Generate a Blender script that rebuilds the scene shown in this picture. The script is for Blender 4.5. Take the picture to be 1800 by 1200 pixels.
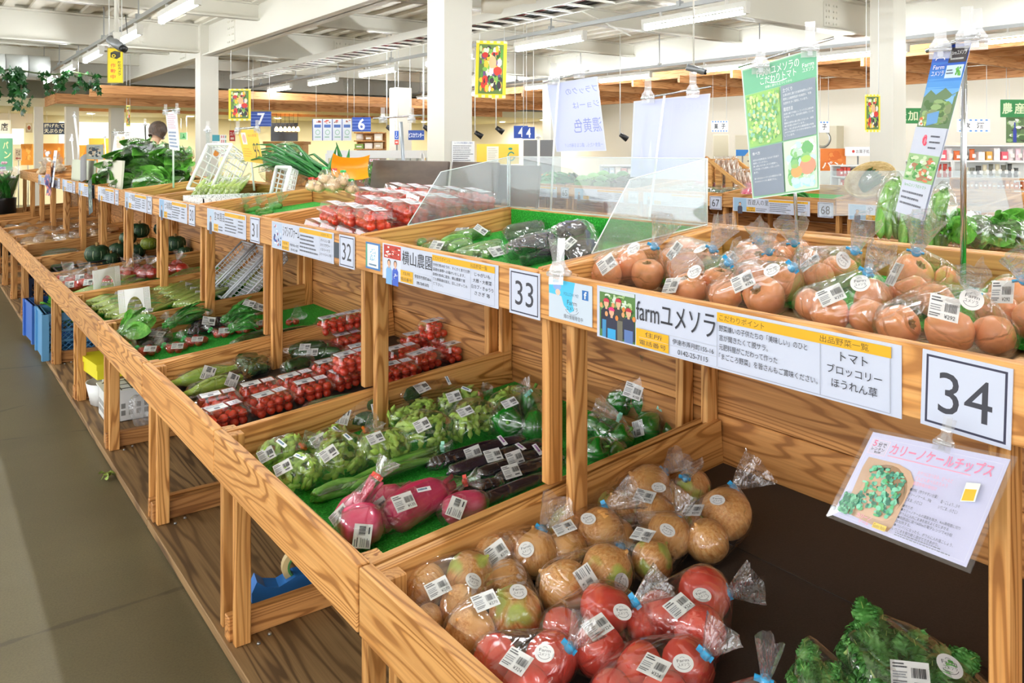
import bpy, bmesh, math, random
from mathutils import Vector, Matrix, noise
from mathutils.bvhtree import BVHTree
from math import sin, cos, pi, radians as R

for _o in list(bpy.data.objects):
    bpy.data.objects.remove(_o)
SC = bpy.context.scene
COL = SC.collection
rnd = random.Random(11)

# ------------------------------------------------------------------ camera, world, exposure
FPX, YAW, HOR, CAMH = 1409.09, 0.6388, 264.18, 1.40
cd = bpy.data.cameras.new('camera')
cam = bpy.data.objects.new('camera', cd)
COL.objects.link(cam)
cam.location = (0, 0, CAMH)
cam.rotation_euler = (R(90), 0, -YAW)
cd.sensor_fit = 'HORIZONTAL'
cd.sensor_width = 36
cd.lens = 36 * FPX / 1800
cd.shift_y = -(600 - HOR) / 1800
cd.clip_start = 0.02
SC.camera = cam

W = bpy.data.worlds.new('daylight')
SC.world = W
W.use_nodes = True
W.node_tree.nodes['Background'].inputs[0].default_value = (0.97, 0.985, 1, 1)
W.node_tree.nodes['Background'].inputs[1].default_value = 2.2
TUBE = 70.0            # emission of the fluorescent tubes
vs = SC.view_settings
vs.view_transform = 'Standard'
vs.look = 'None'
vs.gamma = 1
vs.exposure = 0.72
vs.use_curve_mapping = False
try:
    SC.cycles.use_denoising = True
    SC.cycles.denoiser = 'OPENIMAGEDENOISE'
    SC.cycles.max_bounces = 8
    SC.cycles.diffuse_bounces = 4
    SC.cycles.glossy_bounces = 3
    SC.cycles.transmission_bounces = 3
    SC.cycles.transparent_max_bounces = 24
    SC.cycles.caustics_reflective = False
    SC.cycles.caustics_refractive = False
    SC.cycles.sample_clamp_indirect = 6
except Exception:
    pass

# ------------------------------------------------------------------ rays from photo points to real surfaces
SY, CY = sin(YAW), cos(YAW)


def ray(x, y):
    u, v = (x - 900) / FPX, (HOR - y) / FPX
    return Vector((SY + u * CY, CY - u * SY, v))


EYE = Vector((0, 0, CAMH))


def on_x(x, y, X):
    r = ray(x, y)
    return EYE + r * (X / r.x)


def on_y(x, y, Y):
    r = ray(x, y)
    return EYE + r * (Y / r.y)


def on_z(x, y, Z):
    r = ray(x, y)
    return EYE + r * ((Z - CAMH) / r.z)


def at_d(x, y, d):
    return EYE + ray(x, y) * d


# trays: (height at X=x0, x0, slope)
LOW = (0.497, 0.70, 0.082)
UPP = (1.056, 1.12, 0.115)


def tray_z(tray, X):
    return tray[0] + (X - tray[1]) * tray[2]


def on_tray(x, y, tray, h=0.0):
    """point seen at (x, y) that lies h above the sloping tray floor"""
    r = ray(x, y)
    # z = a + s*X ;  CAMH + t*rz = a + s*t*rx
    a = tray[0] - tray[1] * tray[2] + h
    t = (a - CAMH) / (r.z - tray[2] * r.x)
    return EYE + r * t, t


# ------------------------------------------------------------------ materials
def lin(c):
    c = c / 255.0
    return c / 12.92 if c <= 0.04045 else ((c + 0.055) / 1.055) ** 2.4


def hexc(h):
    h = h.lstrip('#')
    return tuple(lin(int(h[i:i + 2], 16)) for i in (0, 2, 4)) + (1,)


MATS = {}


class NT:
    def __init__(self, name):
        self.m = bpy.data.materials.new(name)
        self.m.use_nodes = True
        self.t = self.m.node_tree
        self.b = self.t.nodes['Principled BSDF']
        self.out = self.t.nodes['Material Output']

    def n(self, typ, **kw):
        nd = self.t.nodes.new('ShaderNode' + typ)
        ins = kw.pop('ins', {})
        for k, v in kw.items():
            setattr(nd, k, v)
        for k, v in ins.items():
            if isinstance(v, bpy.types.NodeSocket):
                self.t.links.new(v, nd.inputs[k])
            else:
                nd.inputs[k].default_value = v
        return nd

    def l(self, a, b):
        self.t.links.new(a, b)

    def ramp(self, fac, stops, interp='LINEAR'):
        nd = self.n('ValToRGB', ins={0: fac})
        cr = nd.color_ramp
        cr.interpolation = interp
        while len(cr.elements) < len(stops):
            cr.elements.new(0.5)
        for e, (p, c) in zip(cr.elements, stops):
            e.position = p
            e.color = hexc(c) if isinstance(c, str) else c
        return nd.outputs[0]

    def math(self, op, a, b=0.0):
        return self.n('Math', operation=op, ins={0: a, 1: b}).outputs[0]

    def mix(self, fac, a, b, blend='MIX'):
        nd = self.n('Mix', data_type='RGBA', blend_type=blend)
        for sock, v in ((nd.inputs[0], fac), (nd.inputs[6], a), (nd.inputs[7], b)):
            if isinstance(v, bpy.types.NodeSocket):
                self.l(v, sock)
            else:
                sock.default_value = hexc(v) if isinstance(v, str) else v
        return nd.outputs[2]

    def coords(self, scale=(1, 1, 1), kind='Object', rand=0.0):
        tc = self.n('TexCoord')
        v = tc.outputs[kind]
        if rand:
            oi = self.n('ObjectInfo')
            off = self.n('VectorMath', operation='SCALE', ins={0: (7.3, 3.1, 5.7)})
            self.l(self.math('MULTIPLY', oi.outputs['Random'], rand), off.inputs[3])
            v = self.n('VectorMath', operation='ADD', ins={0: v, 1: off.outputs[0]}).outputs[0]
        return self.n('VectorMath', operation='MULTIPLY', ins={0: v, 1: scale}).outputs[0]

    def noise(self, vec, scale, detail=2.0, rough=0.5, dist=0.0):
        return self.n('TexNoise', ins={'Vector': vec, 'Scale': scale, 'Detail': detail, 'Roughness': rough, 'Distortion': dist}).outputs[0]

    def bump(self, h, strength, dist=0.001):
        nd = self.n('Bump', ins={'Height': h, 'Strength': strength, 'Distance': dist})
        self.l(nd.outputs[0], self.b.inputs['Normal'])

    def base(self, col):
        self.l(col, self.b.inputs['Base Color'])


def mat(name, col, rough=0.5, metal=0.0, emit=0.0, alpha=1.0, trans=0.0, vary=0.0, vscale=20, spec=0.5, coat=0.0):
    if name in MATS:
        return MATS[name]
    k = NT(name)
    b = k.b
    b.inputs['Base Color'].default_value = hexc(col)
    b.inputs['Roughness'].default_value = rough
    b.inputs['Metallic'].default_value = metal
    b.inputs['Alpha'].default_value = alpha
    b.inputs['Specular IOR Level'].default_value = spec
    b.inputs['Coat Weight'].default_value = coat
    if emit:
        b.inputs['Emission Color'].default_value = hexc(col)
        b.inputs['Emission Strength'].default_value = emit
    if vary:
        v = k.noise(k.coords(rand=40), vscale, 4)
        c = hexc(col)
        lo = tuple(max(0, x * (1 - vary)) for x in c[:3]) + (1,)
        hi = tuple(min(1, x * (1 + vary)) for x in c[:3]) + (1,)
        k.base(k.ramp(v, [(0.3, lo), (0.7, hi)]))
        k.bump(v, 0.15, 0.002)
    MATS[name] = k.m
    return k.m


def wood(name, light, mid, dark, ring=1.0, rough=0.55):
    k = NT(name)
    v = k.coords((0.5, 6.0, 6.0), rand=37)
    n1 = k.noise(v, 1.5, 2.0, 0.45, 0.2)
    ph = k.math('MULTIPLY', n1, 125 * ring)
    s = k.math('MULTIPLY_ADD', k.math('SINE', ph), 0.5)
    s.node.inputs[2].default_value = 0.5
    fib = k.noise(k.coords((2.5, 160, 160), rand=37), 1.0, 3)
    c = k.ramp(s, [(0.0, dark), (0.05, dark), (0.22, mid), (0.6, light), (1.0, light)])
    blot = k.noise(k.coords((1, 6, 6), rand=23), 1.3, 3)
    c = k.mix(k.ramp(blot, [(0.35, (0, 0, 0, 1)), (0.75, (0.75, 0.75, 0.75, 1))]), c, mid)
    c = k.mix(k.ramp(fib, [(0.35, (0.35, 0.35, 0.35, 1)), (0.62, (0, 0, 0, 1))]), c, dark)
    # knots
    vo = k.n('TexVoronoi', ins={'Vector': k.coords((3.2, 9, 9), rand=29), 'Scale': 1.0, 'Randomness': 1.0})
    c = k.mix(k.ramp(vo.outputs['Distance'], [(0.05, (0.85, 0.85, 0.85, 1)), (0.13, (0, 0, 0, 1))]), c, dark)
    oi = k.n('ObjectInfo')
    hs = k.n('HueSaturation', ins={'Color': c})
    k.l(k.math('MULTIPLY_ADD', oi.outputs['Random'], 0.3), hs.inputs['Value'])
    hs.inputs['Value'].links[0].from_node.inputs[2].default_value = 0.85
    k.base(hs.outputs[0])
    k.b.inputs['Roughness'].default_value = rough
    k.bump(s, 0.12, 0.001)
    MATS[name] = k.m
    return k.m


def make_film(name, haze=0.035, gloss=0.2, bump=1.0, scale=26, stretch=(1, 1, 1), tint='#ffffff', rough=0.13):
    k = NT(name)
    t = k.t
    t.nodes.remove(k.b)
    v = k.coords(stretch, rand=31)
    a = k.noise(v, scale * .45, 2, 0.5, 0.6)
    h = k.math('ABSOLUTE', k.math('SUBTRACT', a, 0.5))
    vo = k.n('TexVoronoi', feature='DISTANCE_TO_EDGE', ins={'Vector': k.n('VectorMath', operation='ADD', ins={0: v, 1: k.n('VectorMath', operation='SCALE', ins={0: k.n('TexNoise', ins={'Vector': v, 'Scale': scale * .5}).outputs[1], 3: .05}).outputs[0]}).outputs[0], 'Scale': scale * 0.55})
    msk = k.ramp(k.noise(v, scale * .28, 1), [(0.42, (0, 0, 0, 1)), (0.62, (1, 1, 1, 1))])
    h2 = k.math('MULTIPLY', k.math('MINIMUM', vo.outputs['Distance'], 0.07), msk)
    hh = k.math('ADD', k.math('MULTIPLY', k.math('MINIMUM', h, 0.06), 1.6), k.math('MULTIPLY', h2, 3.2))
    bp = k.n('Bump', ins={'Height': hh, 'Strength': bump, 'Distance': 0.016})
    gl = k.n('BsdfGlossy', ins={'Color': (1, 1, 1, 1), 'Roughness': rough, 'Normal': bp.outputs[0]})
    tr = k.n('BsdfTransparent', ins={'Color': hexc(tint)})
    df = k.n('BsdfTranslucent', ins={'Color': (0.9, 0.92, 0.95, 1), 'Normal': bp.outputs[0]})
    dd = k.n('BsdfDiffuse', ins={'Color': (0.9, 0.92, 0.95, 1), 'Normal': bp.outputs[0]})
    m0 = k.n('MixShader', ins={0: 0.5})
    k.l(df.outputs[0], m0.inputs[1]); k.l(dd.outputs[0], m0.inputs[2])
    m1 = k.n('MixShader', ins={0: haze})
    k.l(tr.outputs[0], m1.inputs[1]); k.l(m0.outputs[0], m1.inputs[2])
    lw = k.n('LayerWeight', ins={'Blend': 0.35, 'Normal': bp.outputs[0]})
    fac = k.math('ADD', k.math('MULTIPLY', lw.outputs['Facing'], gloss * 2.2), gloss * 0.35)
    m2 = k.n('MixShader')
    k.l(fac, m2.inputs[0]); k.l(m1.outputs[0], m2.inputs[1]); k.l(gl.outputs[0], m2.inputs[2])
    k.l(m2.outputs[0], k.out.inputs[0])
    MATS[name] = k.m
    return k.m


# ------------------------------------------------------------------ mesh builder
class MB:
    def __init__(self):
        self.v, self.f, self.mi, self.sm, self.col = [], [], [], [], []
        self.uv = None

    def add(self, verts, faces, mi=0, smooth=False, col=None, M=None):
        o = len(self.v)
        self.v += [tuple(M @ Vector(p)) for p in verts] if M is not None else [tuple(p) for p in verts]
        for f in faces:
            self.f.append(tuple(i + o for i in f))
            self.mi.append(mi)
            self.sm.append(smooth)
            self.col.append(col)
        return self

    def box(self, lo, hi, mi=0, col=None, M=None):
        x0, y0, z0 = lo
        x1, y1, z1 = hi
        vs_ = [(x0, y0, z0), (x1, y0, z0), (x1, y1, z0), (x0, y1, z0), (x0, y0, z1), (x1, y0, z1), (x1, y1, z1), (x0, y1, z1)]
        fs = [(0, 3, 2, 1), (4, 5, 6, 7), (0, 1, 5, 4), (1, 2, 6, 5), (2, 3, 7, 6), (3, 0, 4, 7)]
        return self.add(vs_, fs, mi, False, col, M)

    def tube(self, pts, rad, n=8, mi=0, smooth=True, caps=True, col=None, M=None, flat=1.0, prof=None):
        pts = [Vector(p) for p in pts]
        if not hasattr(rad, '__len__'):
            rad = [rad] * len(pts)
        vs_, fs = [], []
        up = None
        for i, p in enumerate(pts):
            d = (pts[min(i + 1, len(pts) - 1)] - pts[max(i - 1, 0)])
            d = d.normalized() if d.length > 1e-9 else Vector((0, 0, 1))
            if up is None:
                up = Vector((0, 0, 1)) if abs(d.z) < 0.9 else Vector((1, 0, 0))
            s = d.cross(up)
            s = s.normalized() if s.length > 1e-6 else d.orthogonal().normalized()
            up = s.cross(d).normalized()
            for j in range(n):
                a = 2 * pi * j / n
                k = prof(a) if prof else 1.0
                vs_.append(p + (s * cos(a) + up * sin(a) * flat) * (rad[i] * k))
        for i in range(len(pts) - 1):
            for j in range(n):
                a, b = i * n + j, i * n + (j + 1) % n
                fs.append((a, b, b + n, a + n))
        if caps:
            fs.append(tuple(range(n - 1, -1, -1)))
            fs.append(tuple((len(pts) - 1) * n + j for j in range(n)))
        return self.add(vs_, fs, mi, smooth, col, M)

    def lathe(self, prof, n=16, mi=0, smooth=True, col=None, M=None, lobe=None):
        """prof: list of (r, z); closed where r == 0. lobe(a, t) scales the radius"""
        vs_, fs, rings = [], [], []
        for i, (r, z) in enumerate(prof):
            t = i / (len(prof) - 1)
            if r <= 1e-9:
                rings.append([len(vs_)] * n)
                vs_.append((0, 0, z))
            else:
                ring = []
                for j in range(n):
                    a = 2 * pi * j / n
                    k = lobe(a, t) if lobe else 1.0
                    ring.append(len(vs_))
                    vs_.append((r * k * cos(a), r * k * sin(a), z))
                rings.append(ring)
        for i in range(len(rings) - 1):
            for j in range(n):
                q = [rings[i][j], rings[i][(j + 1) % n], rings[i + 1][(j + 1) % n], rings[i + 1][j]]
                q2 = []
                for x in q:
                    if x not in q2:
                        q2.append(x)
                if len(q2) > 2:
                    fs.append(tuple(q2))
        return self.add(vs_, fs, mi, smooth, col, M)

    def grid(self, fn, nu, nv, mi=0, smooth=True, col=None, M=None):
        vs_ = [fn(i / nu, j / nv) for j in range(nv + 1) for i in range(nu + 1)]
        fs = [(j * (nu + 1) + i, j * (nu + 1) + i + 1, (j + 1) * (nu + 1) + i + 1, (j + 1) * (nu + 1) + i) for j in range(nv) for i in range(nu)]
        return self.add(vs_, fs, mi, smooth, col, M)

    def sphere(self, c, r, nu=10, nv=7, mi=0, col=None, sq=(1, 1, 1)):
        pr = [(sin(pi * i / nv) * r, -cos(pi * i / nv) * r) for i in range(nv + 1)]
        pr[0] = (0, -r); pr[-1] = (0, r)
        return self.lathe(pr, nu, mi, True, col, Matrix.Translation(c) @ Matrix.Diagonal((*sq, 1)))

    def mesh(self, name, mats):
        me = bpy.data.meshes.new(name)
        me.from_pydata(self.v, [], self.f)
        for m in (mats if isinstance(mats, (list, tuple)) else [mats]):
            me.materials.append(m)
        me.polygons.foreach_set('material_index', self.mi)
        me.polygons.foreach_set('use_smooth', self.sm)
        if any(c is not None for c in self.col):
            ca = me.color_attributes.new('Col', 'FLOAT_COLOR', 'CORNER')
            buf = []
            for f, c in zip(self.f, self.col):
                buf += list(c or (1, 1, 1, 1)) * len(f)
            ca.data.foreach_set('color', buf)
        if self.uv:
            ul = me.uv_layers.new(name='UVMap')
            ul.data.foreach_set('uv', self.uv)
        me.update()
        return me

    def obj(self, name, mats, parent=None, M=None):
        return put(self.mesh(name, mats), name, parent, M)


def put(me, name, parent=None, M=None):
    o = bpy.data.objects.new(name, me)
    COL.objects.link(o)
    if parent is not None:
        o.parent = parent
    if M is not None:
        o.matrix_local = M
    return o


def tag(o, label=None, cat=None, group=None, kind=None):
    if label: o['label'] = label
    if cat: o['category'] = cat
    if group: o['group'] = group
    if kind: o['kind'] = kind
    return o


def thing(name, label, cat, loc=(0, 0, 0), rz=0.0, group=None):
    o = bpy.data.objects.new(name, None)
    o.empty_display_size = 0.05
    COL.objects.link(o)
    o.location = loc
    o.rotation_euler = (0, 0, rz)
    return tag(o, label, cat, group)


def struct(o):
    o['kind'] = 'structure'
    return o


def T(x=0, y=0, z=0):
    return Matrix.Translation((x, y, z))


def RX(a): return Matrix.Rotation(a, 4, 'X')
def RY(a): return Matrix.Rotation(a, 4, 'Y')
def RZ(a): return Matrix.Rotation(a, 4, 'Z')
def SCL(a, b=None, c=None): return Matrix.Diagonal((a, a if b is None else b, a if c is None else c, 1))


def frame(o, x, z):
    """matrix with origin o, local x along x, local z near z"""
    x = Vector(x).normalized()
    z = Vector(z)
    y = z.cross(x).normalized()
    z = x.cross(y).normalized()
    return Matrix(((x.x, y.x, z.x, o[0]), (x.y, y.y, z.y, o[1]), (x.z, y.z, z.z, o[2]), (0, 0, 0, 1)))


def copy_tree(o, parent=None, lv=0):
    c = o.copy()
    COL.objects.link(c)
    if parent is not None:
        c.parent = parent
    for ch in KIDS.get(o.name, ()) or list(o.children):
        copy_tree(ch, c, lv + 1)
    return c


KIDS = {}
_boards = {}


def board(name, parent, length, width, thick, M, m, bev=0.0025):
    """a plank with its grain along local X, eased edges"""
    key = (round(length, 4), round(width, 4), round(thick, 4), m.name)
    me = _boards.get(key)
    if me is None:
        bm = bmesh.new()
        bmesh.ops.create_cube(bm, size=1, matrix=SCL(length, width, thick))
        bmesh.ops.bevel(bm, geom=bm.edges[:], offset=bev, segments=1, affect='EDGES')
        me = bpy.data.meshes.new(name)
        bm.to_mesh(me)
        bm.free()
        me.materials.append(m)
        _boards[key] = me
    return put(me, name, parent, M)


# ------------------------------------------------------------------ print: flat lettering and pictures laid on a card
def _print_mat(name, rough, coat=0.0):
    k = NT(name)
    a = k.n('VertexColor', layer_name='Col')
    k.base(a.outputs[0])
    k.b.inputs['Roughness'].default_value = rough
    k.b.inputs['Coat Weight'].default_value = coat
    MATS[name] = k.m
    return k.m


PRINT = _print_mat('printed_paper', 0.55)
PRINTG = _print_mat('laminated_print', 0.25, 0.4)
_txt = {}


def text_mesh(s, bold=False):
    key = (s, bold)
    if key in _txt:
        return _txt[key]
    cu = bpy.data.curves.new('t', 'FONT')
    cu.body = s
    cu.size = 1
    cu.resolution_u = 3
    if bold:
        cu.offset = 0.02
    ob = bpy.data.objects.new('t', cu)
    COL.objects.link(ob)
    dg = bpy.context.evaluated_depsgraph_get()
    dg.update()
    ev = ob.evaluated_get(dg)
    me = ev.to_mesh()
    vs_ = [v.co.copy() for v in me.vertices]
    fs = [tuple(p.vertices) for p in me.polygons]
    ev.to_mesh_clear()
    bpy.data.objects.remove(ob)
    bpy.data.curves.remove(cu)
    if vs_:
        x0 = min(v.x for v in vs_); x1 = max(v.x for v in vs_)
        y0 = min(v.y for v in vs_); y1 = max(v.y for v in vs_)
    else:
        x0 = x1 = y0 = y1 = 0
    _txt[key] = (vs_, fs, x0, x1, y0, y1)
    return _txt[key]


class Card:
    """paper of size w x h in its own plane (x right, y up, origin at its centre, +z towards the reader)"""

    def __init__(self, w, h, col='#f4f6fb', t=0.0012, back=None):
        self.w, self.h, self.t = w, h, t
        self.mb = MB()
        self.z = t
        self.mb.box((-w / 2, -h / 2, 0), (w / 2, h / 2, t), col=hexc(col))
        if back:
            self.mb.add([(-w / 2, -h / 2, -.0002), (-w / 2, h / 2, -.0002), (w / 2, h / 2, -.0002), (w / 2, -h / 2, -.0002)], [(0, 1, 2, 3)], col=hexc(back))

    def up(self):
        self.z += 0.000018
        return self.z

    # coordinates of all items: fractions of the card, (0,0) bottom left
    def P(self, u, v):
        return ((u - .5) * self.w, (v - .5) * self.h)

    def poly(self, pts, col):
        z = self.up()
        self.mb.add([(*self.P(u, v), z) for u, v in pts], [tuple(range(len(pts)))], col=hexc(col))
        return self

    def rect(self, u0, v0, u1, v1, col):
        return self.poly([(u0, v0), (u1, v0), (u1, v1), (u0, v1)], col)

    def frame(self, u0, v0, u1, v1, wd, col):
        a, b = wd / self.w, wd / self.h
        self.rect(u0, v0, u1, v0 + b, col); self.rect(u0, v1 - b, u1, v1, col)
        self.rect(u0, v0, u0 + a, v1, col); self.rect(u1 - a, v0, u1, v1, col)
        return self

    def disc(self, u, v, ru, rv, col, n=20, a0=0.0, a1=2 * pi):
        return self.poly([(u + ru * cos(a0 + (a1 - a0) * i / n), v + rv * sin(a0 + (a1 - a0) * i / n)) for i in range(n)], col)

    def ring(self, u, v, ru, rv, k, col, n=28, a0=0.0, a1=2 * pi):
        z = self.up()
        vs_, fs = [], []
        for i in range(n + 1):
            a = a0 + (a1 - a0) * i / n
            for q in (1, k):
                vs_.append((*self.P(u + ru * q * cos(a), v + rv * q * sin(a)), z))
        for i in range(n):
            fs.append((2 * i, 2 * i + 1, 2 * i + 3, 2 * i + 2))
        self.mb.add(vs_, fs, col=hexc(col))
        return self

    def text(self, s, u0, v0, u1, v1, col='#303038', bold=False, fit='box', mirror=False):
        """lettering fitted into the box; fit='h' keeps the natural width and starts at u0, 'c' centres it"""
        vs_, fs, x0, x1, y0, y1 = text_mesh(s, bold)
        if not vs_ or x1 - x0 < 1e-6:
            return self
        X0, Y0 = self.P(u0, v0)
        X1, Y1 = self.P(u1, v1)
        sy = (Y1 - Y0) / max(y1 - y0, 1e-6)
        sx = (X1 - X0) / (x1 - x0)
        ox = X0
        if fit in ('h', 'c'):
            sx2 = min(sx, sy)
            if fit == 'c':
                ox = (X0 + X1) / 2 - sx2 * (x1 - x0) / 2
            sx = sx2
        z = self.up()
        if mirror:
            pts = [(ox + (x1 - p.x) * sx, Y0 + (p.y - y0) * sy, z) for p in vs_]
            fs = [f[::-1] for f in fs]
        else:
            pts = [(ox + (p.x - x0) * sx, Y0 + (p.y - y0) * sy, z) for p in vs_]
        self.mb.add(pts, fs, col=hexc(col))
        return self

    def lines(self, u0, v0, u1, v1, n, col='#60636e', fill=0.45, seed=1):
        """rows of print too small to read"""
        r = random.Random(seed)
        hh = (v1 - v0) / n
        for i in range(n):
            y = v1 - (i + 0.75) * hh
            x = u0
            end = u0 + (u1 - u0) * r.uniform(0.7, 1.0)
            while x < end:
                w = (u1 - u0) * r.uniform(0.02, 0.06)
                self.rect(x, y, min(x + w, end), y + hh * fill, col)
                x += w + (u1 - u0) * 0.012
        return self

    def dabs(self, u0, v0, u1, v1, n, cols, seed=1, s=(0.03, 0.08), asp=1.0):
        """a picture made of small colour patches"""
        r = random.Random(seed)
        for i in range(n):
            a, b = r.uniform(*s) * (u1 - u0), r.uniform(*s) * (v1 - v0) * asp
            u = r.uniform(u0 + a, u1 - a); v = r.uniform(v0 + b, v1 - b)
            th = r.uniform(0, pi)
            c = cols[r.randrange(len(cols))]
            self.poly([(u + a * cos(t) * cos(th) * 1 - a * .6 * sin(t) * sin(th), v + b * sin(t) * cos(th) * .8 + b * cos(t) * sin(th) * .6) for t in [2 * pi * q / 7 for q in range(7)]], c)
        return self

    def person(self, u, v, s, shirt, hair, skin='#e2b193', cap=None, asp=None):
        """bust figure: s is the head radius as a fraction of the height"""
        ru = s * self.h / self.w
        self.poly([(u - ru * 2.1, v - s * 7), (u - ru * 2.0, v - s * 2.2), (u - ru * .9, v - s * 1.2), (u + ru * .9, v - s * 1.2), (u + ru * 2.0, v - s * 2.2), (u + ru * 2.1, v - s * 7)], shirt)
        self.rect(u - ru * .4, v - s * 1.6, u + ru * .4, v - s * .6, skin)
        self.disc(u, v + s * .15, ru * 1.12, s * 1.15, hair)
        self.disc(u, v - s * .1, ru * .9, s * 1.0, skin)
        if cap:
            self.disc(u, v + s * .35, ru * 1.1, s * .85, cap, a0=0, a1=pi)
            self.rect(u - ru * 1.15, v + s * .25, u + ru * 1.15, v + s * .45, cap)
        return self

    def obj(self, name, M, label=None, cat=None, group=None, parent=None, m=None):
        o = self.mb.obj(name, m or PRINT, parent, M)
        if label:
            tag(o, label, cat, group)
        return o

    def warp(self, p00, p10, p11, p01):
        """lay the card on four corners in space (bottom left, bottom right, top right, top left); returns the origin matrix"""
        p00, p10, p11, p01 = map(Vector, (p00, p10, p11, p01))
        c = (p00 + p10 + p11 + p01) / 4
        nrm = (p10 - p00).cross(p01 - p00).normalized()
        nv = []
        for x, y, z in self.mb.v:
            u, v = x / self.w + .5, y / self.h + .5
            q = (p00 * (1 - u) + p10 * u) * (1 - v) + (p01 * (1 - u) + p11 * u) * v
            nv.append(tuple(q + nrm * z - c))
        self.mb.v = nv
        return Matrix.Translation(c)


def face_m(p, nx=None):
    """matrix for a card on a plane facing -X (the aisle): its right is -Y"""
    return Matrix(((0, 0, -1, p[0]), (-1, 0, 0, p[1]), (0, 1, 0, p[2]), (0, 0, 0, 1)))

# ------------------------------------------------------------------ shared materials
WOOD = wood('cedar_wood', '#e0a864', '#cc8f4a', '#986028')
WOODD = wood('cedar_wood_panel', '#cf9455', '#b87c40', '#835022', 0.8)
PLY = wood('weathered_plywood', '#a98556', '#8f6c42', '#5f4426', 0.45, 0.7)
ORANGEWOOD = wood('varnished_slats', '#e8ae76', '#d99a5e', '#bd7c46', 0.6)
WHITE = mat('white_paint', '#e2e0d8', 0.5)
STEEL = mat('white_painted_steel', '#dad7cb', 0.45)
DECK = mat('roof_deck', '#e9e3d4', 0.6, vary=0.06, vscale=3)
CREAM = mat('cream_wall', '#efe8c4', 0.7)
CREAM2 = mat('warm_white_wall', '#f2ebdc', 0.7)
GREY = mat('galvanised_rail', '#a9acad', 0.35, 0.7)
CHROME = mat('chrome_rod', '#c9ccce', 0.15, 1.0)
BLACK = mat('black_plastic', '#1c1c1e', 0.4)
WPLAS = mat('white_plastic', '#eef0ee', 0.35)
BLUE = mat('blue_tape', '#35a8de', 0.35)
FILM = make_film('clear_film')
FILMT = make_film('clear_film_tail', haze=0.08, gloss=0.24, scale=85, stretch=(1, 1, .35), bump=0.9)
FILMG = make_film('frosted_film', haze=0.16, gloss=0.16, scale=35)
PACK = make_film('clear_pack_plastic', haze=0.02, gloss=0.16, bump=0.05, scale=8, rough=0.05)
ACRY = make_film('clear_acrylic', haze=0.12, gloss=0.08, bump=0.0, rough=0.03, tint='#eef3f3')
ACEDGE = mat('acrylic_edge', '#e8f0ee', 0.2, emit=0.0)

TUBEM = mat('lit_fluorescent_tube', '#f6fbff', 0.3, emit=TUBE)


def turf_mat():
    k = NT('artificial_turf')
    v = k.coords((1, 1, 1), rand=11)
    n = k.noise(v, 170, 2, 0.7)
    k.base(k.ramp(n, [(0.3, '#0a7d12'), (0.55, '#22b02c'), (0.75, '#5fd85a')]))
    k.b.inputs['Roughness'].default_value = 0.75
    k.bump(n, 1.0, 0.006)
    return k.m


TURF = turf_mat()


def black_mat():
    k = NT('black_tray_liner')
    n = k.noise(k.coords(), 300, 3)
    k.base(k.ramp(n, [(0.2, '#2a2522'), (0.8, '#3a332f')]))
    k.b.inputs['Roughness'].default_value = 0.55
    k.bump(n, 0.2, 0.001)
    return k.m


MATB = black_mat()


def floor_mat():
    k = NT('polished_concrete')
    v = k.coords()
    n = k.noise(v, 0.9, 5, 0.6, 0.6)
    f = k.noise(v, 160, 2, 0.7)
    c = k.ramp(n, [(0.25, '#5c5339'), (0.5, '#6b6247'), (0.75, '#787052')])
    c = k.mix(k.ramp(f, [(0.35, (0.4, 0.4, 0.4, 1)), (0.6, (0, 0, 0, 1))]), c, '#473f2f')
    vo = k.n('TexVoronoi', feature='DISTANCE_TO_EDGE', ins={'Vector': k.coords((0.45, 0.8, 1)), 'Scale': 0.8})
    vd = k.math('ADD', vo.outputs['Distance'], k.math('MULTIPLY', k.math('SUBTRACT', k.noise(v, 4, 4), 0.5), 0.05))
    c = k.mix(k.ramp(vd, [(0.0, (0.55, 0.55, 0.55, 1)), (0.003, (0, 0, 0, 1))]), c, '#3d3628')
    k.base(c)
    k.b.inputs['Roughness'].default_value = 0.42
    k.bump(f, 0.15, 0.001)
    return k.m


# ------------------------------------------------------------------ room shell
RX0, RX1, RY0, RY1, CZ = -7.0, 16.0, -7.0, 24.0, 3.32
m = MB(); m.box((RX0, RY0, -.1), (RX1, RY1, 0)); struct(m.obj('floor', floor_mat()))
m = MB()
# ribbed deck
x = RX0
while x < RX1:
    m.box((x, RY0, CZ), (min(x + .30, RX1), RY1, CZ + .1))
    m.box((x + .10, RY0, CZ - .045), (x + .22, RY1, CZ))
    x += .30
struct(m.obj('ceiling', DECK))
m = MB(); m.box((RX0, RY1, 0), (RX1, RY1 + .1, CZ)); struct(m.obj('wall_far', CREAM))
m = MB(); m.box((RX1, RY0, 0), (RX1 + .1, RY1 + .1, CZ)); struct(m.obj('wall_right', CREAM2))
# lower ceilings over the shops with wooden edges
m = MB(); m.box((2.2, 18.0, 2.32), (RX1, RY1, 2.50)); struct(m.obj('ceiling_shops', CREAM))
m = MB(); m.box((RX0, 19.5, 2.32), (2.2, RY1, 2.50)); struct(m.obj('ceiling_bakery', CREAM))


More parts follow.
